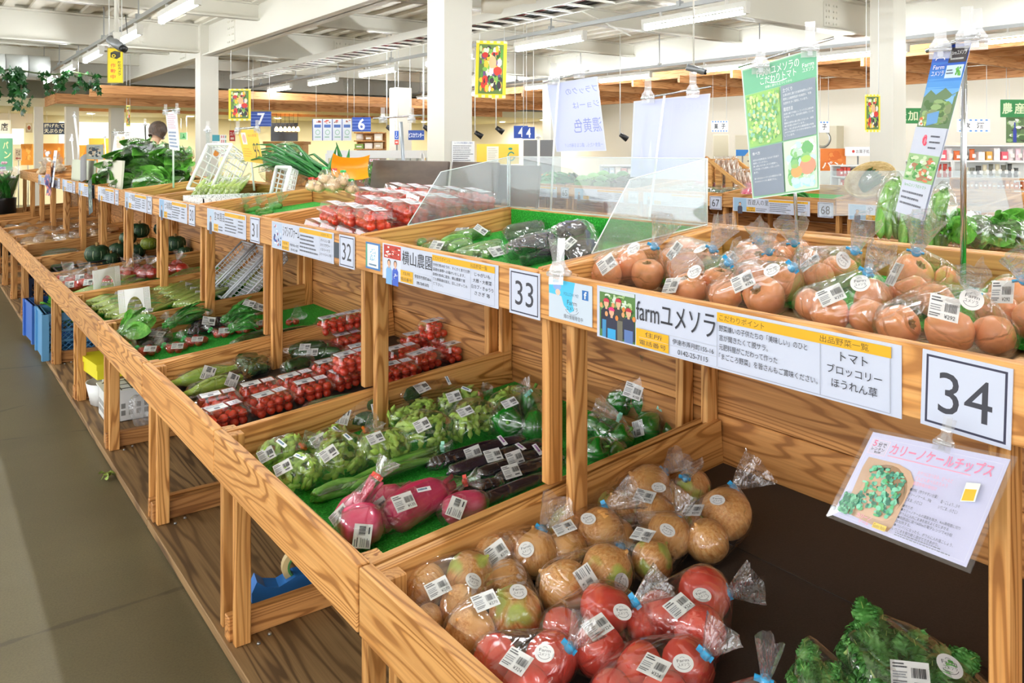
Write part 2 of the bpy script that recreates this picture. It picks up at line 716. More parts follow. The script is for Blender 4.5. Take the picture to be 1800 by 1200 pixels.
def hbeam(name, p0, p1, depth, width, mtl=STEEL, bolts=()):
    """I-section between two points (top centre), with bolted splice plates"""
    p0, p1 = Vector(p0), Vector(p1)
    L = (p1 - p0).length
    M = frame(p0, p1 - p0, (0, 0, 1))
    b = MB()
    t = .022
    b.box((0, -width / 2, -t), (L, width / 2, 0), M=M)
    b.box((0, -width / 2, -depth), (L, width / 2, -depth + t), M=M)
    b.box((0, -.009, -depth), (L, .009, 0), M=M)
    for s in bolts:
        for sd in (-1, 1):
            b.box((s - .16, sd * .009 - .008, -depth + .06), (s + .16, sd * .009 + .008, -.06), M=M)
            for q in range(4):
                for e in (-.11, -.05, .05, .11):
                    zz = -depth + .10 + q * (depth - .20) / 3
                    b.box((s + e - .012, sd * .024 - .008, zz - .012), (s + e + .012, sd * .024 + .008, zz + .012), M=M)
    return struct(b.obj(name, mtl))


n = 0
for X in (-3.2, 3.5, 10.2):
    n += 1
    hbeam('trim_%d' % n, (X, -6, 3.28), (X, 23, 3.28), .48, .22, bolts=(12.9, 19.7, 17.2) if X == 3.5 else ())
for Y in (-1.25, 5.57, 12.4, 19.2):
    n += 1
    hbeam('trim_%d' % n, (-6.9, Y, 3.27), (15.9, Y, 3.27), .42, .20, bolts=(5.2, 9.4, 12.6, 15.9))
for i in range(11):
    Y = -3.5 + i * 2.27
    if min(abs(Y - q) for q in (-1.25, 5.57, 12.4, 19.2)) < .6:
        continue
    n += 1
    hbeam('trim_%d' % n, (-6.9, Y, 3.27), (15.9, Y, 3.27), .22, .12)

for i, (X, Y) in enumerate(((3.5, 5.57), (3.5, 12.4), (3.5, 19.2), (8.55, 4.6), (10.2, 12.4))):
    w = .132
    b = MB()
    b.box((X - w, Y - w, 0), (X + w, Y + w, 3.3))
    b.box((X - w - .02, Y - w - .02, 0), (X + w + .02, Y + w + .02, .12))
    o = b.obj('column', STEEL)
    tag(o, ['thick white square column behind the packs of tomatoes', 'white square column with paper notices behind the leafy greens', 'slim white column far behind beside the camera warning sign',
            'white square column behind the blue mountain poster', 'white column far back behind the yellow banner'][i], 'column', None, 'structure')

# wooden edges and slats of the lower ceilings
for i, (p0, p1, h) in enumerate((((2.2, 17.98, 2.42), (13, 17.98, 2.42), .20), ((2.2, 17.98, 2.42), (2.2, 24, 2.42), .20), ((12.58, -2, 2.54), (12.58, 18, 2.54), .2), ((2.6, 19.6, 2.29), (13, 19.6, 2.29), .07))):
    p0, p1 = Vector(p0), Vector(p1)
    struct(board('trim_%d' % (40 + i), None, (p1 - p0).length, .05, h, frame((p0 + p1) / 2, p1 - p0, (0, 0, 1)), ORANGEWOOD))
for i in range(16):
    Yv = 1.5 + i * 1.05
    struct(board('trim_%d' % (50 + i), None, 2.6, .05, .12, T(11.25, Yv, 2.56), ORANGEWOOD))
for i in range(3):
    struct(board('trim_%d' % (70 + i), None, 19, .05, .14, T(10.2 + i * .9, 8, 2.67) @ RZ(pi / 2), ORANGEWOOD))
for i in range(2):
    struct(board('trim_%d' % (75 + i), None, 10, .06, .15, T(7.6, 16.8 - i * 1.1, 2.48), ORANGEWOOD))

# ------------------------------------------------------------------ fluorescent lamps on rails
_fb = MB()
_fb.box((-.032, -.62, .035), (.032, .62, .085))
_fb.box((-.028, -.62, -.02), (.028, -.585, .035)); _fb.box((-.028, .585, -.02), (.028, .62, .035))
_fb.box((-.012, -.4, .085), (.012, -.38, .13)); _fb.box((-.012, .38, .085), (.012, .40, .13))
ME_FIX = _fb.mesh('fixture_body', WHITE)
_ft = MB(); _ft.tube([(0, -.585, -.005), (0, .585, -.005)], .02, 8)
ME_TUBE = _ft.mesh('tube', TUBEM)
ROWN = {1.83: 'above the nearest stands', 5.75: 'in the second row of lamps', 9.55: 'in the third row of lamps', 13.4: 'in the rightmost row of lamps', -2.1: 'over the aisle floor'}
ORDW = ['first', 'second', 'third', 'fourth', 'fifth', 'sixth', 'seventh', 'eighth', 'ninth', 'tenth', 'eleventh', 'twelfth', 'thirteenth', 'fourteenth', 'fifteenth', 'sixteenth', 'seventeenth', 'eighteenth', 'nineteenth', 'twentieth', 'twenty-first', 'twenty-second', 'twenty-third', 'twenty-fourth', 'twenty-fifth', 'twenty-sixth', 'twenty-seventh', 'twenty-eighth', 'twenty-ninth', 'thirtieth']
LZ = 2.60
for X, off in ((-2.1, 0.2), (1.83, 1.05), (5.75, 0.75), (9.55, 1.3), (13.4, .4)):
    zt = LZ if X < 12 else 2.62
    rl = MB()
    rl.box((X - .02, -5.5, zt + .128), (X + .02, 17.5, zt + .17))
    yy = -4.4
    while yy < 17:
        if X < 12:
            rl.box((X - .006, yy - .006, zt + .17), (X + .006, yy + .006, CZ - .04))
            rl.box((X - .03, yy - .02, zt + .15), (X + .03, yy + .02, zt + .20))
        yy += 1.9
    tag(rl.obj('lamp_rail', GREY), 'long grey steel rail carrying lamps ' + ROWN[X].replace('in the ', 'of the '), 'rail')
    seen = 0
    for i in range(11):
        Yc = off - 4.2 + 2.1 * i
        if Yc > 16.8 or Yc < -4.4:
            continue
        far = on = None
        seen += 1
        t = thing('fluorescent_lamp', '%s tube lamp from the near end, %s' % (ORDW[seen - 1], ROWN[X]), 'lamp', (X, Yc, zt), 0, 'fluorescent lamps under the roof')
        put(ME_FIX, 'housing', t)
        put(ME_TUBE, 'tube', t)


# ------------------------------------------------------------------ cable trays
def cable_tray(X, Y0, Y1, z, label):
    t = thing('cable_tray', label, 'cable tray', (X, (Y0 + Y1) / 2, z))
    L = Y1 - Y0
    b = MB()
    for s in (-1, 1):
        b.box((s * .2 - .012, -L / 2, 0), (s * .2 + .012, L / 2, .09))
    b.obj('side_rails', STEEL, t)
    k = -L / 2 + .1
    rm = MB().box((-.2, -.018, .0), (.2, .018, .02)).mesh('rung', STEEL)
    while k < L / 2:
        put(rm, 'rung', t, T(0, k, 0))
        k += .30
    r = random.Random(3)
    for j in range(6):
        b = MB()
        xx = -.15 + j * .06
        b.tube([(xx + r.uniform(-.012, .012), -L / 2 + L * q / 14, .03 + r.uniform(0, .02)) for q in range(15)], .014, 6)
        b.obj('cable', mat('red_cable', '#8f2a2a', .4) if j in (2,) else mat('black_cable', '#2c2c30', .45), t)


cable_tray(5.1, 1.5, 15.8, 2.78, 'ladder cable tray with black and red cables hung under the roof')

# duct and silver ducting
b = MB()
b.tube([on_z(850, 2, 2.95), on_z(905, 8, 2.93), on_z(950, -12, 2.95)], .12, 14)
tag(b.obj('white_duct', mat('cream_duct', '#e9e2cf', .4)), 'cream round duct bend at the top edge above the cable tray', 'duct')
b = MB()
for i in range(7):
    b.tube([(-.4 + i * .3, 14.6, 2.72), (-.4 + i * .3 + .29, 14.6, 2.72)], .17, 16)
tag(b.obj('silver_duct', mat('insulated_duct', '#c6c9c4', .6, .1)), 'silver insulated duct above the ivy garland', 'duct')

# braces
b = MB()
for (x0, y0, z0), (x1, y1, z1) in (((3.5, 5.57, 3.1), (.2, 2.6, 2.95)), ((3.5, 5.57, 3.1), (8, 8, 3.0)), ((8.5, 2, 3.0), (4, -2, 3.1)), ((10.2, 5.6, 2.9), (14, 9, 3.0)), ((-3, 12.4, 3.0), (3.5, 8, 3.1))):
    tag(MB().tube([(x0, y0, z0), (x1, y1, z1)], .012, 6).obj('brace_rod', STEEL), 'thin white steel brace rod crossing under the roof', 'rod', 'brace rods under the roof')

# recessed downlights in the lower ceilings
DOWN = mat('downlight_lens', '#fff6e0', .3, emit=420)
_dl = MB().lathe([(0, -.004), (.09, -.004), (.09, .0), (0, 0)], 14).mesh('lens', DOWN)
_dr = MB().lathe([(.09, -.008), (.115, -.006), (.115, 0), (.09, 0)], 14).mesh('rim', WHITE)
for X0, Y0, z, row in [(3.5 + 2.4 * i, 20.2, 2.32, 'far shop ceiling') for i in range(5)] + [(3.5 + 2.4 * i, 22.4, 2.32, 'far shop ceiling, rear row') for i in range(5)] + [(-4 + 2.2 * i, 21.4, 2.32, 'bakery ceiling') for i in range(3)] + [(15.2, 18.9, 2.32, 'far shop ceiling corner, added for fill light'), (15.2, 21, 2.32, 'far shop ceiling corner, added for fill light')]:  # last pair, in the corner, is added to brighten the far walls
    t = thing('downlight', 'round white downlight recessed in the ' + row, 'downlight', (X0, Y0, z - .002), 0, 'downlights in the ' + row)
    put(_dl, 'lens', t); put(_dr, 'rim', t)

# ------------------------------------------------------------------ display benches
JO = {-3: -1.4, -2: -0.47, -1: .405, 0: 1.387, 1: 2.30}
for _k in range(2, 14):
    JO[_k] = 3.19 + .90 * (_k - 2) if _k < 5 else 4.99 + .93 * (_k - 4)
XF, XU, XB = .668, 1.10, 1.70          # front board, upper board, back panel
SCREW = mat('steel_screw', '#b8bcbc', .3, .9)


def build_bench(k0, label):
    """two sections wide, from joint k0 to joint k0+2; local origin below its middle"""
    ya, yb = JO[k0], JO[k0 + 2]
    ym = (ya + yb) / 2
    t = thing('display_bench', label, 'display stand', (1.2, ym, 0))
    O = T(-1.2, -ym, 0)
    RYB = RZ(pi / 2)

    def bx(name, lo, hi, m, axis):
        lo, hi = Vector(lo), Vector(hi)
        c = (lo + hi) / 2
        s = hi - lo
        if axis == 'x':
            return board(name, t, s.x, s.y, s.z, O @ T(*c), m)
        if axis == 'y':
            return board(name, t, s.y, s.x, s.z, O @ T(*c) @ RYB, m)
        return board(name, t, s.z, s.y, s.x, O @ T(*c) @ RY(-pi / 2), m)

    def slope(name, x0, x1, y0, y1, z0, h, sl, m):
        L = (x1 - x0) / cos(math.atan(sl))
        c = Vector(((x0 + x1) / 2, (y0 + y1) / 2, z0 + sl * (x1 - x0) / 2 + h / 2))
        return board(name, t, L, y1 - y0, h, O @ T(*c) @ RY(-math.atan(sl)), m)

    g = .004
    board('base_panel', t, yb - ya - g, 1.03, .03, O @ T(.685 + .515, ym, .019) @ RYB, PLY)
    for i in (0, 1):
        y0, y1 = JO[k0 + i], JO[k0 + i + 1]
        bx('front_board', (XF, y0 + g, .487), (XF + .028, y1 - (g if i else .0006), .616), WOOD, 'y')
        bx('sign_board', (XU, y0 + g, 1.031), (XU + .026, y1 - (g if i else .0006), 1.133), WOOD, 'y')
        zb = .50
        for q in range(3):
            h = .207
            bx('back_panel', (XB + .002, y0 + .002, zb), (XB + .022, y1 - .002, zb + h - .002), WOODD, 'y')
            zb += h
        bx('rear_board', (XB + .002, y0 + .002, 1.123), (XB + .027, y1 - .002, 1.196), WOOD, 'y')
        # tray floors
        slope('tray_floor', XF + .03, XB, y0 + .025, y1 - .025, LOW[0] - .018 - .003, .012, LOW[2], PLY)
        slope('upper_tray_floor', XU + .027, XB, y0 + .025, y1 - .025, UPP[0] - .018 - .003, .012, UPP[2], PLY)
    for i in (0, 1, 2):
        y = JO[k0 + i]
        if i == 0: dv = [(y + .005, y + .027)]
        elif i == 2: dv = [(y - .027, y - .005)]
        else: dv = [(y - .012, y + .012)]
        for a, c in dv:
            slope('divider', XF + .028, XB, a, c, .478, .130, .085, WOOD)
            slope('upper_divider', XU + .026, XB, a, c, 1.040, .098, .106, WOOD)
        lo, hi = dv[0][0], dv[0][1]
        if i < 2:
            bx('corner_block', (XF + .030, hi, .49), (XF + .072, hi + .034, .607), WOOD, 'z')
            bx('corner_block', (XU + .028, hi, 1.05), (XU + .07, hi + .034, 1.128), WOOD, 'z')
            # posts that stand on this side of the joint
            bx('post', (.702, y + .030, .035), (.745, y + .056, .487), WOOD, 'z')
            o_ = .041 if k0 + i == -1 else -.006
            bx('shelf_post', (XU + .027, y + o_, .655), (XU + .069, y + o_ + .026, 1.033), WOOD, 'z')
            bx('rear_post', (XB - .045, y + .072, .56), (XB, y + .098, 1.10), WOOD, 'z')
        if i > 0:
            bx('corner_block', (XF + .030, lo - .034, .49), (XF + .072, lo, .607), WOOD, 'z')
            bx('corner_block', (XU + .028, lo - .034, 1.05), (XU + .07, lo, 1.128), WOOD, 'z')
            bx('post', (.702, y - .085, .035), (.745, y - .057, .487), WOOD, 'z')
            bx('shelf_post', (XU + .027, y - .090, .52), (XU + .069, y - .064, 1.033), WOOD, 'z')
            bx('rear_post', (XB - .045, y - .012, .56), (XB, y + .010, 1.10), WOOD, 'z')
        rr = (lo - .022, hi + .005) if i else (lo, hi + .005)
        bx('floor_rail', (.694, y - .050 if i else y + .005, .035), (1.68, y - .012 if i else y + .028, .102), WOODD, 'x')
        for sx, sy in ((.76, -.10), (.80, -.075)):
            if i:
                b = MB(); b.lathe([(0, .006), (.005, .005), (.006, .0), (0, 0)], 8, M=O @ T(sx, y + sy, .034))
                b.obj('screw', SCREW, t)
    return t


ORD = ['', 'second', 'third', 'fourth', 'fifth', 'sixth', 'seventh']
BENCH = []
for i, k in enumerate((-2, 0, 2, 4, 6, 8, 10)):
    BENCH.append(build_bench(k, ['cedar display stand with black tray liner nearest the camera, sign 34', 'cedar display stand holding edamame, eggplants and cherry tomato packs', 'cedar display stand holding asparagus bundles and leaning baskets',
                                 'cedar display stand holding pumpkins and bagged red tomatoes', 'cedar display stand just past the pumpkins, golden crackers on it', 'cedar display stand by the orange shop bag', 'cedar display stand at the far end beside the flower buckets'][i]))
KIDS.clear()
for o in bpy.data.objects:
    if o.parent: KIDS.setdefault(o.parent.name, []).append(o)
# the stands back to back with these
for i, (k, src) in enumerate(((-2, 0), (0, 1), (2, 2), (4, 3), (6, 4))):
    c = copy_tree(BENCH[src])
    c.rotation_euler = (0, 0, pi)
    c.location.x = 2 * (XB + .028) - 1.2
    c['label'] = ['cedar stand facing the second aisle, behind the orange tomato bags', 'cedar stand facing the second aisle, behind the acrylic guard', 'cedar stand facing the second aisle, below the dark boards', 'cedar stand facing the second aisle, under leeks and cabbages', 'cedar stand facing the second aisle, behind the spinach heap'][i]
# the row beyond the second aisle (signs 64 to 69)
for i in range(6):
    c = copy_tree(BENCH[1])
    c.location = (4.80 - XU + 1.2, 1.13 + 1.80 * i + .9016, -.05)
    c.rotation_euler = (0, 0, 0)
    c['label'] = 'cedar stand across the second aisle, ' + ['partly cut by the right edge', 'with bare green turf and slatted crate', 'with cabbages on top', 'with heaped greens on top', 'behind the thick white column', 'at its far end by the grey partition'][i]

# turf and liners on the trays
def liner(sec, tray, m, name, label, x0=None, x1=None):
    k = 34 - sec
    y0, y1 = JO[k - 1] + .03, JO[k] - .03
    xa = x0 or (XF + .03 if tray is LOW else XU + .03)
    xb = x1 or XB - .003
    b = MB()
    t_ = (.004 if x1 else .0055) if m is MATB else .007
    za, zb = tray_z(tray, xa), tray_z(tray, xb)
    vs_ = []
    for z in (-.003, t_ - .003):
        vs_ += [(xa, y0, za + z), (xb, y0, zb + z), (xb, y1, zb + z), (xa, y1, za + z)]
    b.add(vs_, [(0, 3, 2, 1), (4, 5, 6, 7), (0, 1, 5, 4), (1, 2, 6, 5), (2, 3, 7, 6), (3, 0, 4, 7)])
    tag(b.obj(name, m), label, 'mat')


liner(34, LOW, MATB, 'tray_liner', 'front black liner sheet under the onions and tomatoes', None, 1.402)
liner(34, LOW, MATB, 'tray_liner', 'rear black liner sheet below the recipe card, past the seam', 1.400)
for s in range(33, 26, -1):
    liner(s, LOW, TURF if s in (33, 31, 30, 29) else MATB, 'turf_mat' if s in (33, 31, 30, 29) else 'tray_liner',
          {33: 'green artificial turf under the edamame and eggplants', 32: 'dark liner under the zucchini and cherry tomato packs', 31: 'green artificial turf with one clear bag tail, below sign 31', 30: 'green turf under the asparagus bundles',
           29: 'green turf under the bagged tomatoes by the perforated stand', 28: 'dark liner under the pumpkins', 27: 'dark liner beyond the pumpkins'}[s])
for s in (34, 33, 31, 30, 29, 28):
    liner(s, UPP, TURF, 'turf_mat', {34: 'green turf in the upper tray under the orange tomato bags', 33: 'green turf in the upper tray under black eggplant bags', 31: 'green turf in the upper tray beside the pepper bags, sign 31', 30: 'green turf under the white corn carton', 29: 'green turf in the upper tray by the white basket', 28: 'green turf under the spinach heap'}[s], XU + .30 if s == 34 else None)

# ------------------------------------------------------------------ produce: materials
def veg(name, stops, scale=6, stretch=(1, 1, 1), rough=0.35, bump=0.0, detail=3, bs=None, coat=0.0, dist=0.0, rand=17):
    k = NT(name)
    v = k.coords(stretch, rand=rand)
    n_ = k.noise(v, scale, detail, 0.55, dist)
    k.base(k.ramp(n_, stops))
    k.b.inputs['Roughness'].default_value = rough
    k.b.inputs['Coat Weight'].default_value = coat
    if bump:
        h = k.noise(v, bs, 2) if bs else n_
        k.bump(h, bump, 0.05)
    MATS[name] = k.m
    return k.m


def onion_mat(name, green):
    k = NT(name)
    v = k.coords((1, 1, .12), rand=9)
    n_ = k.noise(v, 9, 4, 0.6, 0.3)
    c = k.ramp(n_, [(0.25, '#bb7434'), (0.42, '#dd9850'), (0.58, '#ecb36e'), (0.8, '#f4cf98')])
    fine = k.noise(k.coords((1, 1, .08), rand=9), 34, 2)
    c = k.mix(k.ramp(fine, [(0.55, (0, 0, 0, 1)), (0.75, (0.5, 0.5, 0.5, 1))]), c, '#8a4c20')
    b2 = k.noise(k.coords(rand=13), 1.1, 1)
    c = k.mix(k.ramp(b2, [(0.5, (0, 0, 0, 1)), (0.62, (0.9, 0.9, 0.9, 1))]), c, '#b6cf5a' if green else '#dfa45c')
    k.base(c)
    k.b.inputs['Roughness'].default_value = 0.38
    MATS[name] = k.m
    return k.m


V_ONION, V_ONIONG = onion_mat('onion_skin', False), onion_mat('green_shouldered_onion_skin', True)
V_TOM = veg('pink_tomato_skin', [(0.25, '#d93a2a'), (0.6, '#ea5646'), (0.85, '#f3877a')], 1.2, rough=0.2, coat=0.3)
V_REDTOM = veg('red_tomato_skin', [(0.3, '#b81d14'), (0.7, '#d93423')], 1.5, rough=0.2, coat=0.4)
V_CHER = veg('cherry_tomato_skin', [(0.3, '#cf2a18'), (0.75, '#ec4f2c')], 2.0, rough=0.15, coat=0.5)
V_OTOM = veg('orange_tomato_skin', [(0.2, '#c98a4a'), (0.42, '#eda068'), (0.7, '#f5a87c'), (0.9, '#f2c08c')], 1.3, rough=0.3, coat=0.2)
V_SCAR = mat('cork_scar', '#8d6b35', .7)
V_CAL = mat('green_calyx', '#4e7a2a', .5)
V_POD = veg('edamame_skin', [(0.3, '#8fb844'), (0.6, '#b3d45e'), (0.85, '#cfe48a')], 3, rough=0.5)
V_CUC = veg('cucumber_skin', [(0.3, '#1f4a1e'), (0.55, '#34672c'), (0.85, '#5f9447')], 3.0, (1, 4, 4), rough=0.4, bump=0.6, bs=60)
V_ZUC = veg('zucchini_skin', [(0.3, '#123015'), (0.55, '#24551f'), (0.9, '#4c8a35')], 2.2, (1, 5, 5), rough=0.25, coat=0.3)
V_EGG = veg('eggplant_skin', [(0.3, '#140c16'), (0.8, '#35233a')], 1.5, rough=0.15, coat=0.6)
V_PEP = veg('green_pepper_skin', [(0.3, '#0e5a12'), (0.7, '#1f8421'), (0.9, '#4aa63c')], 1.4, rough=0.2, coat=0.5)
V_BEAN = veg('green_bean_skin', [(0.3, '#4d8a2e'), (0.6, '#76ac48'), (0.85, '#a3cc6e')], 4, (1, 6, 6), rough=0.4)
V_LEEK = veg('leek_green', [(0.3, '#0f5a22'), (0.6, '#2a7e32'), (0.85, '#4d9a48')], 4, (1, 8, 8), rough=0.4)
V_RAD = veg('pink_radish_skin', [(0.25, '#c0184c'), (0.55, '#dc3a6c'), (0.85, '#f29ab4')], 2.0, (.5, 3, 3), rough=0.35)
V_RADS = veg('radish_stalk', [(0.3, '#c2304f'), (0.7, '#e0738a')], 5, rough=0.4)
V_CEL = veg('pale_stalk', [(0.3, '#93b64a'), (0.6, '#bcd26c'), (0.85, '#dbe69a')], 4, (1, 9, 9), rough=0.4)
V_ASP = veg('asparagus_tip', [(0.3, '#7f9a3a'), (0.6, '#a4b956'), (0.85, '#bccb72')], 60, rough=0.5, bump=0.5)
V_CORN = veg('corn_husk', [(0.3, '#8fbf3a'), (0.6, '#b5d455'), (0.85, '#dbe88c')], 3, (.6, 9, 9), rough=0.45)
V_PUMP = veg('kabocha_skin', [(0.35, '#16301a'), (0.6, '#24492a'), (0.9, '#5b7c4a')], 6, rough=0.5)
V_PUMPG = veg('olive_kabocha_skin', [(0.35, '#5c6b1c'), (0.6, '#84902c'), (0.9, '#a5a843')], 6, rough=0.5)
V_STRP = mat('pale_squash_stripe', '#a7b38a', .5)
V_LEAF = veg('leaf_green', [(0.3, '#4a9a2c'), (0.6, '#74bc48'), (0.85, '#a8dc78')], 9, rough=0.45)
V_LEAFD = veg('dark_leaf_green', [(0.3, '#2c7a2a'), (0.6, '#469a3c'), (0.85, '#78bc5c')], 9, rough=0.4)
V_LEAFP = veg('pale_leaf_green', [(0.3, '#9cc45c'), (0.6, '#c2dd88'), (0.85, '#e4f0bc')], 9, rough=0.45)
V_KALE = veg('kale_green', [(0.3, '#2f6a28'), (0.5, '#4c8c3c'), (0.68, '#76b060'), (0.85, '#a8d494')], 9, rough=0.5)
V_IVY = veg('ivy_leaf_green', [(0.3, '#123c16'), (0.6, '#1f5a22'), (0.85, '#3a8038')], 5, rough=0.35)
V_GAR = veg('garlic_skin', [(0.3, '#d9b78a'), (0.6, '#efd5ac'), (0.85, '#f8ead2')], 3, (3, 3, .6), rough=0.5)
V_BREAD = veg('bread_crust', [(0.3, '#b9803e'), (0.6, '#d8aa68'), (0.85, '#ecd29c')], 4, rough=0.6)
V_WHITE = veg('white_root', [(0.3, '#e6e4d4'), (0.8, '#f6f5ea')], 3, rough=0.4)

# ------------------------------------------------------------------ produce: unit shapes (radius 1 or length 1)


def sph_prof(n=10, zs=1.0, top=0.0):
    p = []
    for i in range(n + 1):
        a = pi * i / n
        r, z = sin(a), -cos(a) * zs
        if i == n: r = 0
        if i == 0: r = 0
        p.append((r, z + (top if i == n else top * .45 if i == n - 1 else 0)))
    return p


def _m(name, fn, mats):
    b = MB()
    fn(b)
    return b.mesh(name, mats)


_onp = [(0, -.93), (.10, -.95), (.45, -.86), (.8, -.6), (.98, -.18), (1.0, .08), (.92, .38), (.7, .66), (.42, .84), (.2, .93), (.09, 1.02), (.05, 1.12), (0, 1.12)]
ME_ONION = _m('onion', lambda b: b.lathe(_onp, 20, lobe=lambda a, t: 1 + .02 * sin(3 * a)), V_ONION)
ME_ONIONG = _m('onion', lambda b: b.lathe(_onp, 20, lobe=lambda a, t: 1 + .02 * sin(3 * a + 1)), V_ONIONG)
_tmp = [(0, -.82), (.3, -.82), (.68, -.68), (.93, -.35), (1, 0), (.95, .35), (.75, .66), (.45, .8), (.2, .78), (0, .70)]
ME_TOM = _m('tomato', lambda b: b.lathe(_tmp, 22, lobe=lambda a, t: 1 + .025 * sin(5 * a) * t), V_TOM)
ME_RTOM = _m('tomato', lambda b: b.lathe(_tmp, 18, lobe=lambda a, t: 1 + .03 * sin(5 * a) * t), V_REDTOM)


def _otom(b):
    b.lathe([(0, -.84), (.35, -.88), (.75, -.68), (.98, -.22), (1, .15), (.9, .50), (.64, .70), (.36, .72), (.16, .60), (0, .55)], 30, lobe=lambda a, t: 1 - .10 * abs(sin(3.5 * a)) ** .5 * (0.3 + t))
    b.lathe([(.30, .69), (.17, .63), (.10, .60), (0, .60)], 12, 1)
    b.tube([(0, 0, .55), (.03, .02, .70), (.08, .03, .78)], [.06, .05, .06], 6, 1)


ME_OTOM = _m('tomato', _otom, [V_OTOM, V_SCAR])


def _cherry(b):
    b.lathe([(0, -.98), (.38, -.92), (.75, -.66), (.97, -.2), (.97, .2), (.75, .66), (.38, .90), (.12, .88), (0, .84)], 12)
    for i in range(5):
        a = 2 * pi * i / 5
        b.add([(.04 * cos(a + 1.5), .04 * sin(a + 1.5), .92), (.04 * cos(a - 1.5), .04 * sin(a - 1.5), .92), (.5 * cos(a), .5 * sin(a), 1.0)], [(0, 1, 2)], 1)
    b.tube([(0, 0, .86), (.03, .02, 1.15)], .05, 5, 1)


ME_CHER = _m('cherry_tomato', _cherry, [V_CHER, V_CAL])


def _pod(b):
    pts, rr = [], []
    for i in range(13):
        t = i / 12
        pts.append((t - .5, .10 * sin(pi * t), .03 * sin(2 * pi * t)))
        e = min(1, 4 * t, 4 * (1 - t)) ** .6
        rr.append((.12 + .04 * cos(2 * pi * (t * 3 - .5)) * (1 if .1 < t < .9 else 0)) * e + .008)
    b.tube(pts, rr, 8, flat=.7)


ME_POD = _m('edamame_pod', _pod, V_POD)


def _long(rad=.09, bend=.06, n=14, prof=None, neck=.35, ends=(.55, .3)):
    def f(b):
        pts, rr = [], []
        for i in range(n + 1):
            t = i / n
            pts.append((t - .5, bend * sin(pi * t), 0))
            e = min(1, (t / .10) ** .5 if t < .10 else 1, ((1 - t) / .10) ** .5 if t > .9 else 1)
            rr.append(rad * max(e, .12) * (1 - neck * max(0, (t - .6) / .4)))
        b.tube(pts, rr, 12, prof=prof)
        b.tube([(.5, 0, 0), (.53, .005, .004)], [rad * .28, rad * .22], 8, 1)
    return f


ME_CUC = _m('cucumber', _long(.075, .05, prof=lambda a: 1 + .05 * cos(5 * a)), [V_CUC, V_CAL])
ME_ZUC = _m('zucchini', _long(.11, .03, prof=lambda a: 1 + .03 * cos(6 * a), neck=.25), [V_ZUC, V_BEAN])
ME_EGG = _m('eggplant', _long(.095, .04, neck=.3), [V_EGG, V_PEP])
ME_BEAN = _m('green_bean', _long(.035, .06, 10, neck=.3), [V_BEAN, V_BEAN])
ME_CHILI = _m('green_chilli', _long(.07, .08, 12, neck=-.1), [V_BEAN, V_CAL])


def _pepper(b):
    b.lathe([(0, -.92), (.25, -1.0), (.6, -.88), (.82, -.45), (.92, .1), (1, .5), (.86, .82), (.5, .92), (.22, .8), (0, .72)], 24, lobe=lambda a, t: 1 - .15 * abs(sin(2 * a)) ** .6)
    b.tube([(0, 0, .7), (.04, 0, 1.0), (.14, .03, 1.3)], [.13, .1, .12], 7, 1)


ME_PEP = _m('green_pepper', _pepper, [V_PEP, V_BEAN])


def _radish(b):
    pts, rr = [], []
    for i in range(15):
        t = i / 14
        pts.append((t - .5, .04 * sin(pi * t), 0))
        rr.append((.15 * min(1, (t / .16) ** .7) * (1 - .25 * max(0, t - .55) / .45) if t < .9 else .15 * .72 * (1 - (t - .9) * 4)) + .006)
    b.tube(pts, rr, 16)


ME_RAD = _m('red_radish', _radish, V_RAD)
ME_RADB = _m('red_turnip', lambda b: b.lathe(sph_prof(12, .88, .12), 20), V_RAD)


def _stalks(n, L, r, spread, seed):
    def f(b):
        q = random.Random(seed)
        for i in range(n):
            a, o = q.uniform(0, 2 * pi), q.uniform(0, .35) * spread
            y0, z0 = cos(a) * o * .5, sin(a) * o * .5
            y1, z1 = cos(a) * o * 1.2, sin(a) * o * 1.2
            b.tube([(0, y0, z0), (L * .5, (y0 + y1) / 2 + q.uniform(-.01, .01), (z0 + z1) / 2), (L, y1, z1)], [r, r * .9, r * .7], 6)
    return f


ME_RSTALK = _m('stalks', _stalks(11, .5, .026, .3, 4), V_RADS)
_ga = [(0, -.75), (.5, -.76), (.9, -.45), (1, -.05), (.85, .35), (.5, .62), (.2, .85), (.12, 1.25), (0, 1.3)]
ME_GAR = _m('garlic_bulb', lambda b: b.lathe(_ga, 24, lobe=lambda a, t: 1 + .05 * cos(8 * a) * (1 - t)), V_GAR)


def _pumpkin(m1):
    def f(b):
        b.lathe([(0, -.55), (.3, -.7), (.7, -.62), (.96, -.25), (1, .1), (.86, .48), (.5, .68), (.2, .62), (0, .55)], 36, lobe=lambda a, t: 1 - .06 * abs(sin(5 * a)) ** .5)
        for i in range(10):
            a = 2 * pi * (i + .5) / 10
            b.grid(lambda u, v: ((1.0 - .03) * cos(a + (u - .5) * .05) * cos((v - .42) * 2.1), (1.0 - .03) * sin(a + (u - .5) * .05) * cos((v - .42) * 2.1), .70 * sin((v - .42) * 2.1)), 1, 10, 1)
        b.lathe([(.16, .55), (.12, .7), (.14, .9), (0, .92)], 8, 2)
    return f


ME_PUMP = _m('pumpkin', _pumpkin(0), [V_PUMP, V_STRP, V_SCAR])
ME_PUMPG = _m('pumpkin', _pumpkin(0), [V_PUMPG, V_STRP, V_SCAR])


